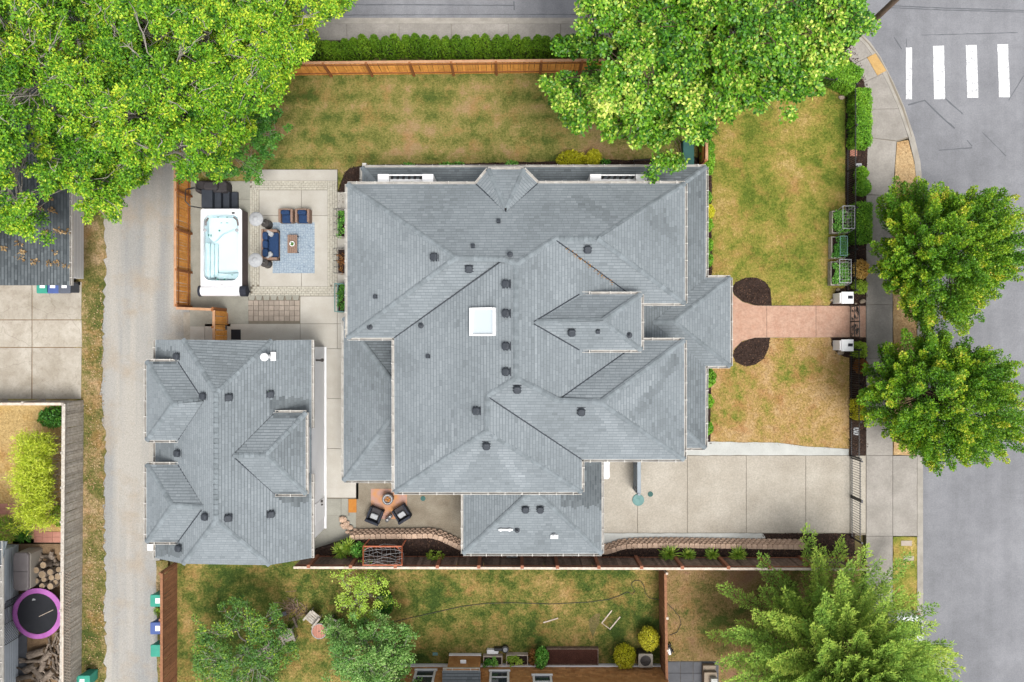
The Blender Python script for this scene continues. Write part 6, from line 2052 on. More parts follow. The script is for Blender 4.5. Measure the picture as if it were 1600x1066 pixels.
def pillar(label, y0, y1):
    z = .95
    x0, x1 = W(1315, 0, z).x, W(1334, 0, z).x
    Y0, Y1 = W(0, y1, z).y, W(0, y0, z).y
    t_ = thing('gate_pillar', label, 'pillar', ((x0 + x1) / 2, (Y0 + Y1) / 2, 0), 0, 'white entrance pillars')
    MB().box(x0 - .06, x1 - .06, Y0 + .05, Y1 - .05, 0, z - .08).build('shaft', m['white'], t_, bevel=.01)
    MB().box(x0, x1, Y0, Y1, z - .08, z).build('cap', m['white'], t_, bevel=.02)
    c_ = ((x0 + x1) / 2 + .14, (Y0 + Y1) / 2 + .02)
    MB().box(c_[0] - .12, c_[0] + .12, c_[1] - .08, c_[1] + .08, z, z + .05).box(c_[0] - .03, c_[0] + .03, c_[1] - .04, c_[1] + .04, z + .05, z + .12).build('solar_lamp', m['charcoal'], t_)


pillar('upper white square pillar beside the pink walk gate', 456, 474.5)
pillar('lower white square pillar beside the pink walk gate', 530.5, 549)
for i, (x, y, s_, lb_) in enumerate(((1310, 453, .11, 'pale round stone above the upper white pillar'), (1301.5, 469, .12, 'tan stone left of the upper white pillar'), (1348, 471, .16, 'tan flat stone right of the upper white pillar'), (1314, 551, .17, 'pale stone below the lower white pillar'), (1316, 152, .16, 'grey round stone inside the corner of the picket fence'), (1338, 474.5, .07, 'small pale stone at the pavement edge of the pink walk'))):
    p = W(x, y, .1)
    o = MB().blob((p.x, p.y, s_ * .45), s_ * 1.15, s_ * .8, s_ * .6, i + 30, .16, 9, 6).build('garden_stone', m['stone'])
    tag(o, lb_, 'stone')
# netted planter beds
for i, (bx0_, bx1_, y0, y1, tx0, tx1, ty0, ty1, fm, lb_) in enumerate(((1299, 1330, 330, 365, 1317, 1335.5, 322, 357, 'greyfab', 'netted planter bed with a white frame, topmost of three on the gold lawn'), (1298, 1326, 370, 404, 1313, 1324, 369, 399, 'teal', 'netted planter bed with a teal cover, middle of three on the gold lawn'), (1297, 1330, 409, 446, 1312, 1330, 405.5, 442, 'greyfab', 'netted planter bed with a white frame, lowest of three beside the upper pillar'))):
    a_, b_ = W(bx0_, y1, .3), W(bx1_ - 6, y0, .3)
    t_ = thing('netted_bed', lb_, 'planter', ((a_.x + b_.x) / 2, (a_.y + b_.y) / 2, 0), 0, 'netted planter beds')
    fr = MB()
    for q in ((a_.x, a_.x + .05, a_.y, b_.y), (b_.x - .05, b_.x, a_.y, b_.y), (a_.x + .05, b_.x - .05, a_.y, a_.y + .05), (a_.x + .05, b_.x - .05, b_.y - .05, b_.y)): fr.box(*q, 0, .38)
    fr.build('box', m['greywood'], t_)
    MB().box(a_.x + .05, b_.x - .05, a_.y + .05, b_.y - .05, 0, .32).build('soil', m['mulch'], t_)
    lv = Leaves(300 + i)
    for k in range(26): lv.scatter((rnd.uniform(a_.x + .12, b_.x - .05), rnd.uniform(a_.y + .1, b_.y - .1), rnd.uniform(.42, .7)), 40, .16, .16, .14, .09, .06, tint=.62 if i != 1 else .3)
    lv.build('plants', LM['veg'], t_)
    c0, c1 = W(tx0, ty1, 1.2), W(tx1, ty0, 1.2)
    cg = MB()
    top = [Vector((c0.x, c0.y, 1.2)), Vector((c1.x, c0.y, 1.2)), Vector((c1.x, c1.y, 1.2)), Vector((c0.x, c1.y, 1.2))]
    for k in range(4): cg.tube([top[k], top[(k + 1) % 4]], .022, 5)
    bot = [Vector((a_.x + .3, a_.y, .3)), Vector((b_.x, a_.y, .3)), Vector((b_.x, b_.y, .3)), Vector((a_.x + .3, b_.y, .3))]
    for k in range(4): cg.tube([bot[k], top[k]], .016, 5)
    cg.build('frame', m[fm], t_)
    nw = MB()
    for k in range(1, 7):
        f = k / 7
        nw.tube([bot[0].lerp(bot[3], f), top[0].lerp(top[3], f), top[1].lerp(top[2], f), bot[1].lerp(bot[2], f)], .005, 3, cap=False)
    for k in range(1, 4): nw.tube([top[0].lerp(top[1], k / 4), top[3].lerp(top[2], k / 4)], .005, 3, cap=False)
    nw.build('netting', m['netwhite'] if i != 1 else m['teal'], t_)
for x, y, w, h, mt, lb_ in ((1333, 236, 11, 17, 'brick', 'flat pink concrete pad under the picket fence below the long hedge'), (1341, 260, 10, 9, 'greyfab', 'pale green-grey utility lid below the pink pad'), (1337, 674, 8.5, 12, 'greyfab', 'pale utility lid with two dark slots beside the lower picket fence')):
    p = W(x, y)
    o = MB().rbox(p.x - w / 56, p.x + w / 56, p.y - h / 56, p.y + h / 56, 0, .06, .02).build('ground_box', m[mt])
    tag(o, lb_, 'lid')
    if y > 600:
        for s_ in (-1, 1): MB().box(p.x - .08, p.x + .08, p.y + s_ * .1 - .03, p.y + s_ * .1 + .03, .06, .064).build('slot', m['black'], o)

# utility pole
b_ = W(1311, 83)
pl_ = thing('utility_pole', 'leaning wooden utility pole at the street corner', 'utility pole', b_[:])
tp = Vector((b_.x + .5, b_.y + .75, 10))
MB().tube([b_ - Vector((0, 0, .3)), b_.lerp(tp, .5), tp], [.17, .15, .12], 12).build('pole', m['polewood'], pl_, smooth=True)
ca_ = MB().obox(tp - Vector((0, 0, .6)), 1.1, .06, .06).build('crossarm', m['polewood'], pl_)

# fence corner by the maple: storage box, short fence, wire bed
a_, b_ = W(1068, 262, .7), W(1084, 228, .7)
tb2 = thing('deck_box', 'dark teal storage box under the maple at the upper right house corner', 'storage box', ((a_.x + b_.x) / 2, (a_.y + b_.y) / 2, 0))
MB().box(a_.x, b_.x, a_.y, b_.y + .3, 0, .6).build('body', m['tealdark'], tb2, bevel=.03)
MB().rbox(a_.x - .03, b_.x + .03, a_.y - .03, b_.y + .33, .6, .72, .05).build('lid', m['tealdark'], tb2)
board_fence('board_fence', 'short orange cedar fence behind the dark teal storage box', (1092.5, 262), (1092.5, 205), 0, 1.5, 'cedar', 1, [0, 1], 'cedarcap', 'cedarpost', seed=33)
wb = thing('wire_bed', 'low wire-framed soil bed at the top of the north eave', 'planter', W(1015, 258)[:])
a_, b_ = W(991, 266, .5), W(1033, 250, .5)
MB().tube([(a_.x, a_.y, .5), (a_.x, b_.y, .5), (b_.x, b_.y, .5), (b_.x, a_.y, .5)], .025, 5).tube([(a_.x, b_.y, 0), (a_.x, b_.y, .5)], .02, 5).tube([(b_.x, b_.y, 0), (b_.x, b_.y, .5)], .02, 5).build('frame', m['darksteel'], wb)
MB().box(a_.x + .03, b_.x - .03, a_.y - .5, b_.y - .05, .02, .2).build('soil', m['mulch'], wb)

# ------------------------------------------------------------------ bins
def bin_(label, x, y, mat, face=1, label_card=True, s=1.0):
    p_ = W(x, y, .9)
    t_ = thing('wheelie_bin', label, 'bin', (p_.x, p_.y, 0), 0 if face == 1 else face, 'wheelie bins')
    mb = MB()
    mb.add([(-.25, -.27, .06), (.25, -.27, .06), (.25, .27, .06), (-.25, .27, .06), (-.31, -.31, .92), (.31, -.31, .92), (.31, .31, .92), (-.31, .31, .92)], [(3, 2, 1, 0), (4, 5, 6, 7), (0, 1, 5, 4), (1, 2, 6, 5), (2, 3, 7, 6), (3, 0, 4, 7)])
    mb.build('body', m[mat], t_, local=True, bevel=.03)
    ld = MB().rbox(-.34, .33, -.33, .33, .92, 1.0, .04).build('lid', m[mat], t_, local=True)
    MB().tube([(.37, -.25, .95), (.37, .25, .95)], .025, 6).build('handle', m[mat], t_, local=True)
    for s_ in (-1, 1): MB().tube([(.27, s_ * .3, .1), (.27, s_ * .24, .1)], .1, 12).build('wheel', m['rubber'], t_, local=True)
    if label_card: MB().box(-.05, .2, -.14, .14, 1.0, 1.003).build('sticker', m['white'], ld, local=True)


bin_('upper green wheelie bin against the brown fence by the alley', 245.5, 938, 'green_pl')
bin_('blue wheelie bin with a white sticker between two green bins by the alley', 245.5, 981, 'blue_pl')
bin_('lowest green wheelie bin with a plain lid against the brown fence', 246, 1016, 'green_pl', label_card=False)
bin_('teal wheelie bin at the bottom picture edge beside the grey fence', 132, 1064, 'green_pl', face=math.pi)
for i, (x, mt, lb_) in enumerate(((68, 'green_pl', 'green wheelie bin against the dark-roofed shed, leftmost of three'), (84, 'blue_pl', 'blue wheelie bin against the dark-roofed shed'), (102, 'grey_pl', 'grey wheelie bin against the corner of the dark-roofed shed'))):
    bin_(lb_, x, 449, mt, face=math.pi / 2)

# ------------------------------------------------------------------ west shed with dark roof
wsx = W(131, 0).x
ws = thing('shed', 'low white-walled shed with a dark leaf-strewn shingle roof under the left trees', 'shed', (wsx - 4, W(0, 330).y, 0))
MB().box(wsx - 12, wsx, W(0, 436).y, W(0, 120).y, 0, 2.35).build('wall', m['siding'], ws)
for k in range(17): MB().box(wsx, wsx + .012, W(0, 436).y, W(0, 120).y, .1 + .14 * k, .1 + .14 * k + .012).build('siding_lap', m['greyfab'], ws)
R4 = Roof(ws)
dk = R4.face([(109, 110), (109, 446), (-250, 446), (-250, 110)], ((109, 110), (109, 446)), 2.55, .25, base=.12)
R4.finish('roof')
MB().box(wsx - 12, W(109, 0, 2.5).x - .02, W(0, 445, 2.4).y, W(0, 111, 2.4).y, 2.33, 2.5).build('fascia', m['darkwood'], ws)
gutter(R4.obj, (109, 110), (109, 446), 2.55, (1, 0))
lv = Leaves(400)
for x, y, k in [(70, 362, 20), (90, 361, 26), (103, 362, 22), (35, 395, 26), (31, 404, 18), (53, 410, 22), (78, 412, 26), (90, 411, 20), (103, 416, 12), (5, 387, 16), (85, 396, 10), (28, 380, 18), (75, 310, 40), (62, 325, 40), (80, 330, 30), (68, 300, 40), (10, 330, 40)]:
    p = R4.at(dk, x, y)
    lv.scatter((p.x, p.y, p.z + .04), k, .3, .14, .03, .14, .09, tint=.45, tvar=.25)
tag(lv.build('fallen_leaves', LM['litter'], R4.obj), kind='stuff')

# ------------------------------------------------------------------ lower left house, trampoline, logs
hx = W(29, 0).x
lh = thing('neighbour_house', 'pale blue-grey sided house with a grey roof at the lower left corner', 'house', (hx - 3, W(0, 960).y, 0))
MB().box(hx - 10, hx, W(0, 1230).y, W(0, 851).y, 0, 4.6).build('wall', m['bluegrey'], lh)
for k in range(24): MB().box(hx, hx + .008, W(0, 1230).y, W(0, 851).y, .2 + .18 * k, .2 + .18 * k + .012).build('siding_lap', m['bluemetal'], lh)
R5 = Roof(lh)
R5.face([(12, 846), (-4, 905), (-4, 1300), (-200, 1300), (-200, 846)], pts=[(0, 846, 4.2), (0, 1300, 4.2), (-200, 1000, 5.6)], base=.3)
R5.finish('roof')
gutter(R5.obj, (0, 846), (0, 1300), 4.2, (1, 0))
# trampoline
tz = .75
tc = W(58.5, 959, tz)
tr_ = thing('trampoline', 'round trampoline with a purple pad and black mat beside the log pile', 'trampoline', (tc.x, tc.y, 0))
R_o, R_i = 39.5 * (CAM_H - tz) / FPX, 32 * (CAM_H - tz) / FPX
MB().lathe([(R_o, tz - .05), (R_o, tz), (R_i, tz + .02), (R_i, tz - .03)], (tc.x, tc.y, 0), 40).f
pd = MB()
for k in range(40):
    a0, a1 = 2 * math.pi * k / 40, 2 * math.pi * (k + 1) / 40
    pd.add([(tc.x + r_ * math.cos(a), tc.y + r_ * math.sin(a), z) for a in (a0, a1) for r_, z in ((R_o, tz - .06), (R_o, tz), (R_i, tz + .025), (R_i, tz - .03))], [(0, 1, 5, 4), (1, 2, 6, 5), (2, 3, 7, 6)])
pd.build('pad', m['purple'], tr_)
MB().lathe([(R_i + .02, tz - .02), (R_i + .01, tz - .015), (.1, tz - .04)], (tc.x, tc.y, 0), 12).build('mat', m['blackmat'], tr_)
for k in range(6):
    a = k * math.pi / 3 + .3
    MB().tube([(tc.x + R_o * .97 * math.cos(a), tc.y + R_o * .97 * math.sin(a), 0), (tc.x + R_o * .97 * math.cos(a), tc.y + R_o * .97 * math.sin(a), tz - .05)], .03, 6).build('leg', m['darksteel'], tr_)
# net poles, and the part of the net that still hangs on the left
nt_ = MB()
npole = []
for k, a in enumerate((2.1, 2.75, 3.4, 4.1)):
    q = Vector((tc.x + R_o * math.cos(a), tc.y + R_o * math.sin(a), 0))
    npole.append(q)
    MB().tube([q + Vector((0, 0, .1)), q + Vector((0, 0, 2.2))], .022, 6).build('net_pole', m['black'], tr_)
nn = MB()
for a_, b_ in zip(npole, npole[1:]):
    for i in range(12):
        f = i / 12
        c_ = a_.lerp(b_, f)
        nn.tube([c_ + Vector((0, 0, tz)), c_ + Vector((0, 0, 2.1))], .008, 3, cap=False)
    for i in range(12):
        z = tz + i * .12
        nn.tube([a_ + Vector((0, 0, z)), b_ + Vector((0, 0, z))], .008, 3, cap=False)
nn.build('net', m['net'], tr_)
tag_p = W(52.5, 938, tz)
MB().prism([(tag_p.x - .1, tag_p.y - .03), (tag_p.x + .1, tag_p.y - .0), (tag_p.x + .08, tag_p.y + .06), (tag_p.x - .04, tag_p.y + .1)], tz - .015, tz - .008).build('mat_tag', m['greyfab'], tr_)
o = MB().tube([W(61, 963.5, tz + .02), W(83, 953, tz + .02)], .018, 5).build('stick', m['palewood'])
tag(o, 'thin pale stick lying on the black trampoline mat', 'stick')
# storage box
zb_ = 1.1
a_, b_ = W(21, 923, zb_), W(45, 863, zb_)
sb_ = thing('storage_box', 'grey plastic storage box with beige front beside the log pile', 'storage box', ((a_.x + b_.x) / 2, (a_.y + b_.y) / 2, 0))
MB().rbox(a_.x + .05, b_.x + .03, a_.y + .05, b_.y - .05, 0, zb_ - .06, .08).build('body', m['beigeplastic'], sb_)
MB().rbox(a_.x, b_.x, a_.y, b_.y - .02, zb_ - .08, zb_ + .05, .12).build('lid', m['greyplastic'], sb_)
MB().box(a_.x + .03, b_.x - .03, (a_.y + b_.y) / 2 - .012, (a_.y + b_.y) / 2 + .012, zb_ + .05, zb_ + .056).build('lid_seam', m['darksteel'], sb_)
o = sheet('paving_mat', [(14, 1000), (42, 985), (42, 1056), (14, 1062)], .03, 'slate', th=.05)
# logs
r = random.Random(15)


def log(label, x, y, z, yaw, L, R_, up=False, grp='logs'):
    p_ = W(x, y, z)
    t_ = thing('log', label, 'log', p_[:], yaw, grp)
    n_ = 10
    if up:
        MB().tube([(0, 0, -L / 2), (0, 0, L / 2 - .004)], [R_ * 1.02, R_], n_).build('bark', m['log'], t_, local=True)
        MB().tube([(0, 0, L / 2 - .004), (0, 0, L / 2)], R_ * .88, n_).build('cut_end', m['logend'], t_, local=True)
    else:
        MB().tube([(-L / 2, 0, 0), (L / 2, 0, .02)], [R_, R_ * .9], n_).build('bark', m['log'], t_, local=True)
        for s_ in (-1, 1): MB().tube([(s_ * L / 2, 0, 0), (s_ * (L / 2 + .004), 0, 0)], R_ * .82, n_).build('cut_end', m['logend'], t_, local=True)


for k_, (x, y, L, R_) in enumerate(sorted(((72, 881, .5, .19), (61, 889, .5, .18), (83, 892, .5, .2), (70, 896, .45, .24), (84, 901, .4, .16), (95, 899, .5, .19), (60, 906, .4, .17), (69, 914, .4, .15), (83, 914, .5, .17), (90, 908, .4, .14), (96, 888, .5, .2), (72, 904, .4, .15)), key=lambda q: q[1])):
    log(ordn[k_] + ' upright cut log round from the top in the pile beside the storage box', x, y, .3 + r.uniform(0, .2), r.uniform(0, 6), L, R_ * r.uniform(.8, 1.05), True, 'upright log rounds')
for k in range(22):
    log('firewood log lying in the heap around the upright log rounds', r.uniform(58, 102), r.uniform(862, 922), r.uniform(.08, .22), r.uniform(0, 3.1), r.uniform(.35, .6), r.uniform(.06, .12), grp='upper firewood heap')
for k_, (x, y, yaw, L, R_) in enumerate(sorted(((58, 1020, .3, .95, .22), (73, 1025, .8, .75, .17), (48, 1043, .5, .7, .2), (67, 1040, 1.2, .6, .15), (60, 1052, 2.4, .7, .16), (40, 1058, .2, .9, .14), (75, 1055, .7, .8, .18), (52, 1033, .05, .8, .1)), key=lambda q: q[1])):
    log(ordn[k_] + ' thick log from the top in the lower heap below the trampoline', x, y, .25, yaw, L, R_, grp='lower log heap')
for k in range(34):
    log('thin split firewood stick between the trampoline and the lattice fence', r.uniform(72, 100), r.uniform(990, 1064), r.uniform(.05, .3), r.uniform(.9, 2.6), r.uniform(.4, .9), r.uniform(.025, .06), grp='split sticks')
for k in range(26):
    log('pale split firewood piece scattered at the bottom of the lower heap', r.uniform(25, 98), r.uniform(1030, 1075), r.uniform(.05, .2), r.uniform(0, 3.1), r.uniform(.3, .8), r.uniform(.04, .08), grp='scattered split firewood')

# ------------------------------------------------------------------ neighbour garden below
# brown shingled house: its north wall rises out of the bottom of the frame
wy = W(0, 1039).y
bx0_, bx1_ = W(627, 0).x, W(1031, 0).x
nh = thing('shingled_house', 'brown cedar-shingled house with white windows at the bottom edge', 'house', ((bx0_ + bx1_) / 2, wy - 4, 0))
MB().box(bx0_, bx1_, wy - 8, wy, 0, 5.2).build('wall', m['cshingle'], nh)
MB().box(bx0_ - .05, bx1_ + .05, wy, wy + .09, .05, .3).build('base_trim', m['white'], nh)
sg = MB()
r = random.Random(8)
shm = [MB().box(-w / 2 + .004, w / 2 - .004, 0, .02, -.02, .2).mesh('wall_shingle', m['cshingle']) for w in (.16, .22, .28)]
cb0, cb1 = W(703, 0).x, W(751, 0).x
ns = 0
for row in range(11):
    x = bx0_ + r.uniform(0, .1)
    z = .34 + row * .17
    while x < bx1_ - .15:
        k = r.randrange(3)
        w = (.16, .22, .28)[k]
        xm = x + w / 2
        pxx = 800 + xm * 28
        win = any(a - 2 < pxx < b + 2 for a, b in ((650, 686), (764, 798), (829, 862))) and z > .6
        if not win and not (cb0 - .1 < xm < cb1 + .1):
            if ns < 300:
                inst('wall_shingle', shm[k], nh, (xm, wy + r.uniform(.0, .008), z))
                ns += 1
            else: sg.box(x + .004, x + w - .004, wy, wy + .022 + r.uniform(0, .008), z - .02, z + .2)
        x += w
tag(sg.build('wall_shingles', m['cshingle'], nh), kind='stuff')
for a_, b_, z0_ in ((652, 684, .75), (766, 796, .85), (831, 860, 1.35)):
    X0, X1 = W(a_, 0).x, W(b_, 0).x
    fr = MB()
    fr.box(X0, X0 + .12, wy, wy + .07, z0_, z0_ + 1.6).box(X1 - .12, X1, wy, wy + .07, z0_, z0_ + 1.6).box(X0 - .05, X1 + .05, wy, wy + .1, z0_ - .1, z0_).box(X0, X1, wy, wy + .07, z0_ + 1.6, z0_ + 1.72).box(X0 + .12, X1 - .12, wy, wy + .05, z0_ + .62, z0_ + .7)
    wn = fr.build('window', m['white'], nh)
    MB().box(X0 + .12, X1 - .12, wy, wy + .02, z0_, z0_ + 1.6).build('pane', m['glass'], wn)
# bump-out with its own little grey roof
cy_ = W(0, 1022).y
MB().box(cb0, cb1, wy - .1, cy_, 0, 1.9).build('bay_wall', m['cshingle'], nh)
MB().box(cb0 - .03, cb1 + .03, cy_, cy_ + .07, .05, .26).build('bay_trim', m['white'], nh)
bs_ = MB()
for row in range(9):
    x = cb0
    z = .3 + .17 * row
    while x < cb1 - .1:
        w = r.choice((.16, .22, .28))
        bs_.box(x + .004, min(cb1, x + w) - .004, cy_, cy_ + .02 + r.uniform(0, .01), z, z + .2)
        x += w
tag(bs_.build('bay_shingles', m['cshingle'], nh), kind='stuff')
p = W(724, 1038, 1.1)
MB().obox((p.x, cy_ + .06, 1.1), .13, .06, .14).obox((p.x, cy_ + .1, 1.2), .16, .1, .03).build('exhaust_hood', m['white'], nh, bevel=.02)
R6 = Roof(nh)
R6.face([(691, 1048), (751, 1048), (751, 1110), (691, 1110)], ((691, 1048), (751, 1048)), 1.95, .45, base=.25)
R6.finish('bay_roof')
gutter(R6.obj, (692, 1048), (750, 1048), 1.95, (0, -1))
R7 = Roof(nh)
gz_ = MB().box(bx0_ - .6, bx1_ + .6, wy - 9, wy - .3, 5.2, 5.4).build('eave', m['white'], nh)

# raised beds beside the wall
for x0_, x1_, y0, y1, leaf, lb_ in ((755, 785, 1025, 1040, 'veg', 'small green raised bed with a pale board, left of two beside the brown house'), (791, 825, 1023, 1040, 'lime', 'raised bed with lime and green plants beside the brown house')):
    a_, b_ = W(x0_, y1, .3), W(x1_, y0, .3)
    t_ = thing('raised_bed_box', lb_, 'planter', ((a_.x + b_.x) / 2, (a_.y + b_.y) / 2, 0))
    fr = MB()
    for q in ((a_.x, a_.x + .05, a_.y, b_.y), (b_.x - .05, b_.x, a_.y, b_.y), (a_.x + .05, b_.x - .05, a_.y, a_.y + .05), (a_.x + .05, b_.x - .05, b_.y - .05, b_.y)): fr.box(*q, 0, .35)
    fr.build('frame', m['palewood'], t_)
    MB().box(a_.x + .05, b_.x - .05, a_.y + .05, b_.y - .05, 0, .28).build('soil', m['mulch'], t_)
    lv = Leaves(int(x0_))
    for k in range(9): lv.scatter((a_.x + .15 + (b_.x - a_.x - .45) * k / 9, rnd.uniform(a_.y + .12, b_.y - .12), .42), 40, .15, .14, .1, .1, .07, tint=.3 if k < 6 else .8)
    lv.build('plants', LM[leaf], t_)
a_, b_ = W(854, 1039, .25), W(935, 1013, .25)
t_ = thing('raised_bed_box', 'long empty raised bed of dark red-brown soil beside the brown house', 'planter', ((a_.x + b_.x) / 2, (a_.y + b_.y) / 2, 0))
fr = MB()
for q in ((a_.x, a_.x + .05, a_.y, b_.y), (b_.x - .05, b_.x, a_.y, b_.y), (a_.x + .05, b_.x - .05, a_.y, a_.y + .05), (a_.x + .05, b_.x - .05, b_.y - .05, b_.y)): fr.box(*q, 0, .3)
fr.build('frame', m['darkwood'], t_)
m['redsoil'] = M('red_brown_soil', (104, 66, 54), (88, 54, 44), scale=3, fine=.4, fscale=16, rough=.95, bump=.7, bdist=.04)
MB().box(a_.x + .05, b_.x - .05, a_.y + .05, b_.y - .05, 0, .24).build('soil', m['redsoil'], t_)
p = W(776, 1019, .25)
o = MB().rbox(p.x - .55, p.x + .1, p.y - .12, p.y + .12, 0, .28, .04).build('soil_bag', m['white'])
tag(o, 'white garden bag lying above the small green raised bed', 'bag')
o = MB().rbox(p.x - .15, p.x + .45, p.y + .05, p.y + .22, 0, .3, .04).build('black_tub', m['black'])
tag(o, 'long black tub beside the white garden bag', 'tub')
p = W(789.5, 1015.5, .3)
hr = thing('hose_reel', 'round grey and black hose reel beside the black tub', 'hose reel', (p.x, p.y, 0))
MB().lathe([(.17, 0), (.19, .2), (.19, .3), (.13, .3)], (p.x, p.y, 0), 18).build('drum', m['black'], hr)
MB().lathe([(.12, .3), (.12, .32), (.03, .33)], (p.x, p.y, 0), 16).build('hub', m['greyfab'], hr)
# air conditioner
za = .8
a_, b_ = W(997.5, 1043, za), W(1020, 1022, za)
ac = thing('air_conditioner', 'square grey air conditioner with a fan grille beside the dividing fence', 'air conditioner', ((a_.x + b_.x) / 2, (a_.y + b_.y) / 2, 0))
cx, cy = (a_.x + b_.x) / 2, (a_.y + b_.y) / 2
MB().rbox(a_.x + .02, b_.x - .02, a_.y + .02, b_.y + .0, .05, za - .06, .06).build('case', m['darksteel'], ac)
tp_ = MB()
R_ = (b_.x - a_.x) / 2 - .1
sq = rounded(a_.x, b_.x, a_.y, b_.y, .08, 7)
ci = [(cx + R_ * math.cos(math.radians(-0 + 360 * (k) / len(sq))), cy + R_ * math.sin(math.radians(360 * k / len(sq)))) for k in range(len(sq))]
n = len(sq)
tp_.add([(x, y, za) for x, y in sq] + [(x, y, za) for x, y in ci] + [(x, y, za - .1) for x, y in sq], [])
for i in range(n): tp_.f += [(i, (i + 1) % n, n + (i + 1) % n, n + i), (2 * n + i, 2 * n + (i + 1) % n, (i + 1) % n, i)]
tp_.build('top_panel', m['beigeplastic'], ac)
MB().lathe([(R_, za - .2), (R_ - .02, za - .19)], (cx, cy, 0), 20).build('well', m['black'], ac)
fan = MB()
for k in range(3):
    a = k * 2.1
    fan.prism([(cx + .03 * math.cos(a), cy + .03 * math.sin(a)), (cx + (R_ - .05) * math.cos(a - .3), cy + (R_ - .05) * math.sin(a - .3)), (cx + (R_ - .04) * math.cos(a + .35), cy + (R_ - .04) * math.sin(a + .35)), (cx + .08 * math.cos(a + .8), cy + .08 * math.sin(a + .8))], za - .14, za - .12)
fan.build('fan', m['wicker'], ac)
gl_ = MB()
for k in range(1, 5):
    rr = R_ * k / 4
    gl_.tube([(cx + rr * math.cos(a * math.pi / 12), cy + rr * math.sin(a * math.pi / 12), za - .01) for a in range(25)], .006, 3, cap=False)
gl_.build('grille', m['darksteel'], ac)
# kettle grill by the dividing fence
p = W(1045, 1019, .5)
kb = thing('hand_mower', 'black and white hand mower against the dividing fence', 'mower', (p.x, p.y, 0), math.radians(20))
MB().rbox(-.22, .22, -.25, .22, .06, .34, .08).build('deck', m['black'], kb, local=True)
MB().rbox(-.05, .1, -.22, .16, .34, .46, .04).build('engine', m['white'], kb, local=True)
for sx in (-1, 1):
    for sy in (-1, 1): MB().tube([(sx * .24, sy * .2, .1), (sx * .28, sy * .2, .1)], .1, 12).build('wheel', m['rubber'], kb, local=True)
MB().tube([(-.18, .2, .3), (-.18, .55, .9), (.18, .55, .9), (.18, .2, .3)], .015, 5).build('handle', m['black'], kb, local=True)
# beige chimney-like pillar on the slate terrace
a_, b_ = W(1101, 1066, .6), W(1121, 1044, .6)
st_ = thing('stone_step', 'beige stepped stone block on the slate terrace at the bottom edge', 'steps', ((a_.x + b_.x) / 2, (a_.y + b_.y) / 2, 0))
MB().box(a_.x, b_.x, a_.y - .8, b_.y, 0, .3).build('tread', m['stone'], st_, bevel=.02)
MB().box(a_.x, b_.x, a_.y - .8, b_.y - .28, .3, .52).build('tread', m['stone'], st_, bevel=.02)
MB().box(a_.x + .3, b_.x - .05, a_.y - .8, b_.y - .5, .52, .8).build('landing', m['pale'], st_, bevel=.02)

# round table and garden chairs
p = W(499, 986, .5)
rt = thing('round_table', 'round slatted wood garden table with a pale rim', 'table', (p.x, p.y, 0))
zt = .55
Rt = 11.5 * (CAM_H - zt) / FPX
for k in range(9):
    y = -Rt + (k + .5) * 2 * Rt / 9
    hw = math.sqrt(max(.0, Rt * Rt - (abs(y) + Rt / 9 * .6) ** 2)) if abs(y) + Rt / 9 < Rt else math.sqrt(max(0.001, Rt * Rt - y * y))
    MB().box(p.x + y - Rt / 9 + .006, p.x + y + Rt / 9 - .006, p.y - hw, p.y + hw, zt - .03, zt).build('slat', m['brick'], rt)
rm = MB()
rm.tube([(p.x + Rt * math.cos(a * math.pi / 18), p.y + Rt * math.sin(a * math.pi / 18), zt - .01) for a in range(37)], .028, 6, cap=False)
rm.build('rim', m['greyfab'], rt)
MB().tube([(p.x, p.y, 0), (p.x, p.y, zt - .03)], .04, 8).build('pedestal', m['darksteel'], rt)
MB().lathe([(.03, 0), (.03, .006)], (p.x, p.y, zt), 10).build('umbrella_hole', m['black'], rt)


def garden_chair(label, x, y, rz, w=.62):
    p_ = W(x, y, .35)
    t_ = thing('garden_chair', label, 'chair', (p_.x, p_.y, 0), rz, 'grey garden chairs')
    for k in range(5): MB().box(-w / 2, w / 2, -.3 + .115 * k, -.3 + .115 * k + .105, .36 - .012 * (4 - k), .385 - .012 * (4 - k)).build('seat_slat', m['greywood'], t_, local=True)
    for k in range(5):
        x0 = -w / 2 + w * k / 5
        mb = MB()
        mb.add([(x0 + .006, -.3, .3), (x0 + w / 5 - .006, -.3, .3), (x0 + w / 5 - .006, -.28, .3), (x0 + .006, -.28, .3), (x0 + .006, -.62, .95), (x0 + w / 5 - .006, -.62, .95), (x0 + w / 5 - .006, -.6, .95), (x0 + .006, -.6, .95)], [(3, 2, 1, 0), (4, 5, 6, 7), (0, 1, 5, 4), (1, 2, 6, 5), (2, 3, 7, 6), (3, 0, 4, 7)])
        mb.build('back_slat', m['greywood'], t_, local=True)
    for s_ in (-1, 1):
        MB().box(s_ * w / 2 - .05, s_ * w / 2 + .05, -.35, .32, .54, .565).build('arm', m['greywood'], t_, local=True)
        for yy in (-.3, .26): MB().box(s_ * w / 2 - .03, s_ * w / 2 + .03, yy - .03, yy + .03, 0, .54).build('leg', m['greywood'], t_, local=True)


garden_chair('grey slatted garden chair above the round garden table', 488, 966, math.radians(140))
garden_chair('grey slatted garden chair right of the round garden table, partly under the lime tree', 521, 976.5, math.radians(60))
garden_chair('grey slatted garden chair left of the round garden table, under the fruit tree', 451, 994, math.radians(200))
garden_chair('grey slatted garden chair half hidden under the fruit tree, farthest from the table', 425, 1018, math.radians(250))
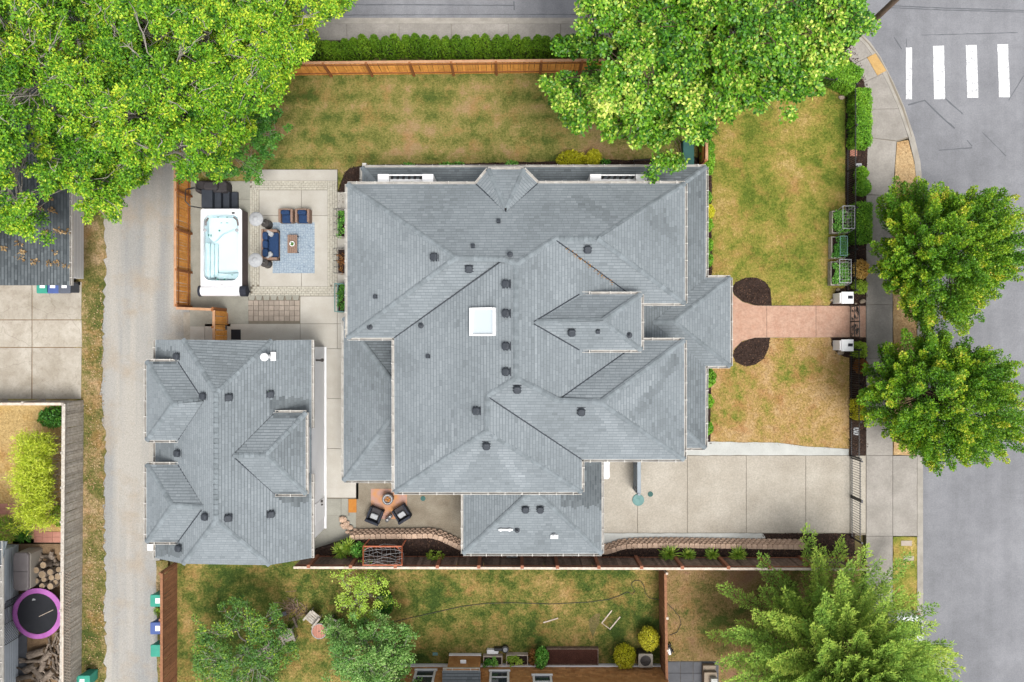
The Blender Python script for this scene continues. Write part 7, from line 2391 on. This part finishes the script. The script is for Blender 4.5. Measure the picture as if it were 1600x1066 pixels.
# brush pile near the fruit tree
bp = thing('brush_pile', 'dark brush pile with a rusty board between the fruit tree and garden chairs', 'brush pile', W(455, 962)[:])
tw = MB()
r = random.Random(77)
for k in range(70):
    p = W(462 + r.gauss(0, 9), 952 + r.gauss(0, 7))
    a = r.uniform(0, 6.3)
    tw.tube([p + Vector((0, 0, .03)), p + Vector((math.cos(a) * r.uniform(.2, .6), math.sin(a) * .4, r.uniform(.05, .4)))], .016, 3)
tag(tw.build('twigs', m['darkwood'], bp), kind='stuff')
MB().obox(W(434, 963, .25), .5, .1, .02, Matrix.Rotation(.35, 3, 'Z')).build('board', m['slate'], bp)
MB().obox(W(418, 976, .2), .35, .08, .02, Matrix.Rotation(.7, 3, 'Z')).build('board', m['orangemat'], bp)
MB().tube([W(458, 965, .3), W(464, 980, .2)], .07, 7).build('stump_log', m['log'], bp)
# hose, planks, line
hz = thing('garden_hose', 'black garden hose snaking across the neighbour lawn', 'hose', W(800, 945)[:])
pts = [(610, 973), (640, 966), (680, 957), (720, 948), (760, 943), (800, 942), (860, 944), (920, 941), (950, 937), (968, 931), (980, 925), (988, 929), (992, 924), (987, 916), (987, 911), (993, 907), (1001, 908), (1006, 915), (1008, 926), (1014, 934), (1022, 936), (1030, 937)]
MB().tube([W(x, y, .03) for x, y in pts], .016, 5).build('hose', m['black'], hz)
MB().tube([W(x, y, .03) for x, y in [(1040, 941), (1052, 952), (1062, 965), (1064, 975), (1058, 988), (1046, 993)]], .016, 5).build('hose', m['black'], hz)
for i, (x0_, y0, x1_, y1, lb_) in enumerate(((849, 973, 872, 966, 'single pale stick on the neighbour lawn, left of the plank square'), (940, 974, 956, 954, 'upper left plank of the plank square on the neighbour lawn'), (953, 983, 969, 964, 'lower right plank of the plank square on the neighbour lawn'), (941, 974, 954, 984, 'thin lower left plank of the plank square on the neighbour lawn'))):
    a_, b_ = W(x0_, y0, .03), W(x1_, y1, .03)
    d = b_ - a_
    o = MB().obox((a_ + b_) / 2, d.length / 2, .03 if i < 3 else .015, .02, Matrix.Rotation(math.atan2(d.y, d.x), 3, 'Z')).build('plank', m['palewood'])
    tag(o, lb_, 'plank')
o = MB().obox(W(680, 1022, .03), .14, .08, .02).build('grey_slab_stone', m['teal'])
tag(o, 'small pale stepping stone on the neighbour lawn near the brown house bay', 'stone')
sheet('scorched_patch', [(920, 968), (930, 960), (938, 958), (936, 975), (931, 985), (926, 996), (921, 984)], .006, 'ground', th=.02, amp=1)

# ------------------------------------------------------------------ parked car under the conifer
cx_, cy0, cy1 = W(1420, 0, 1).x, W(0, 960, 1).y, W(0, 1095, 1).y
car = thing('parked_car', 'white car parked at the kerb, mostly hidden under the feathery conifer', 'car', (cx_, (cy0 + cy1) / 2, -.13))
Lc = 4.5
body = MB()
prof = [(-2.25, .55), (-2.2, .75), (-1.5, .86), (-1.0, .92), (1.6, .95), (2.2, .9), (2.25, .5)]
hw = .88
vs = []
for y, z in prof: vs += [(-hw, y, .28), (-hw, y, z - .12), (-hw + .12, y, z), (hw - .12, y, z), (hw, y, z - .12), (hw, y, .28)]
fs = []
for i in range(len(prof) - 1):
    for k in range(5): fs.append((i * 6 + k, i * 6 + k + 1, i * 6 + 7 + k, i * 6 + 6 + k))
fs += [tuple(range(5, -1, -1)), tuple(range(len(vs) - 6, len(vs)))]
body.add(vs, fs)
body.build('body', m['carpaint'], car, local=True, bevel=.04)
cab = MB()
cab.add([(-.78, -1.05, .9), (.78, -1.05, .9), (.78, 1.9, .92), (-.78, 1.9, .92), (-.6, -.35, 1.42), (.6, -.35, 1.42), (.6, 1.3, 1.42), (-.6, 1.3, 1.42)], [(0, 1, 5, 4), (1, 2, 6, 5), (2, 3, 7, 6), (3, 0, 4, 7)])
cab.build('windows', m['glass'], car, local=True)
MB().rbox(-.62, .62, -.4, 1.35, 1.40, 1.48, .05).build('roof', m['carpaint'], car, local=True)
pil = MB()
for sx in (-1, 1):
    pil.tube([(sx * .79, -1.05, .9), (sx * .6, -.37, 1.43)], .04, 5).tube([(sx * .79, 1.9, .92), (sx * .6, 1.32, 1.43)], .05, 5).tube([(sx * .79, .4, .91), (sx * .6, .4, 1.43)], .035, 5)
pil.build('pillars', m['carpaint'], car, local=True)
for sx in (-1, 1):
    for y in (-1.4, 1.4):
        w_ = MB().tube([(sx * .7, y, .32), (sx * .9, y, .32)], .32, 20).build('wheel', m['rubber'], car, local=True)
        MB().tube([(sx * .9, y, .32), (sx * .91, y, .32)], .2, 14).build('rim', m['steel'], w_, local=True)
    MB().rbox(sx * .95 - .1, sx * .95 + .1, -.8, -.66, .92, 1.05, .03).build('mirror', m['carpaint'], car, local=True)
    MB().obox((sx * .62, -2.24, .68), .2, .03, .07).build('headlight', m['greyfab'], car, local=True)
    MB().obox((sx * .66, 2.24, .76), .16, .03, .08).build('tail_light', m['brick'], car, local=True)

print('LEAVES', Leaves.total, 'CAPS', Roof.caps, 'OBJ', len(bpy.data.objects))
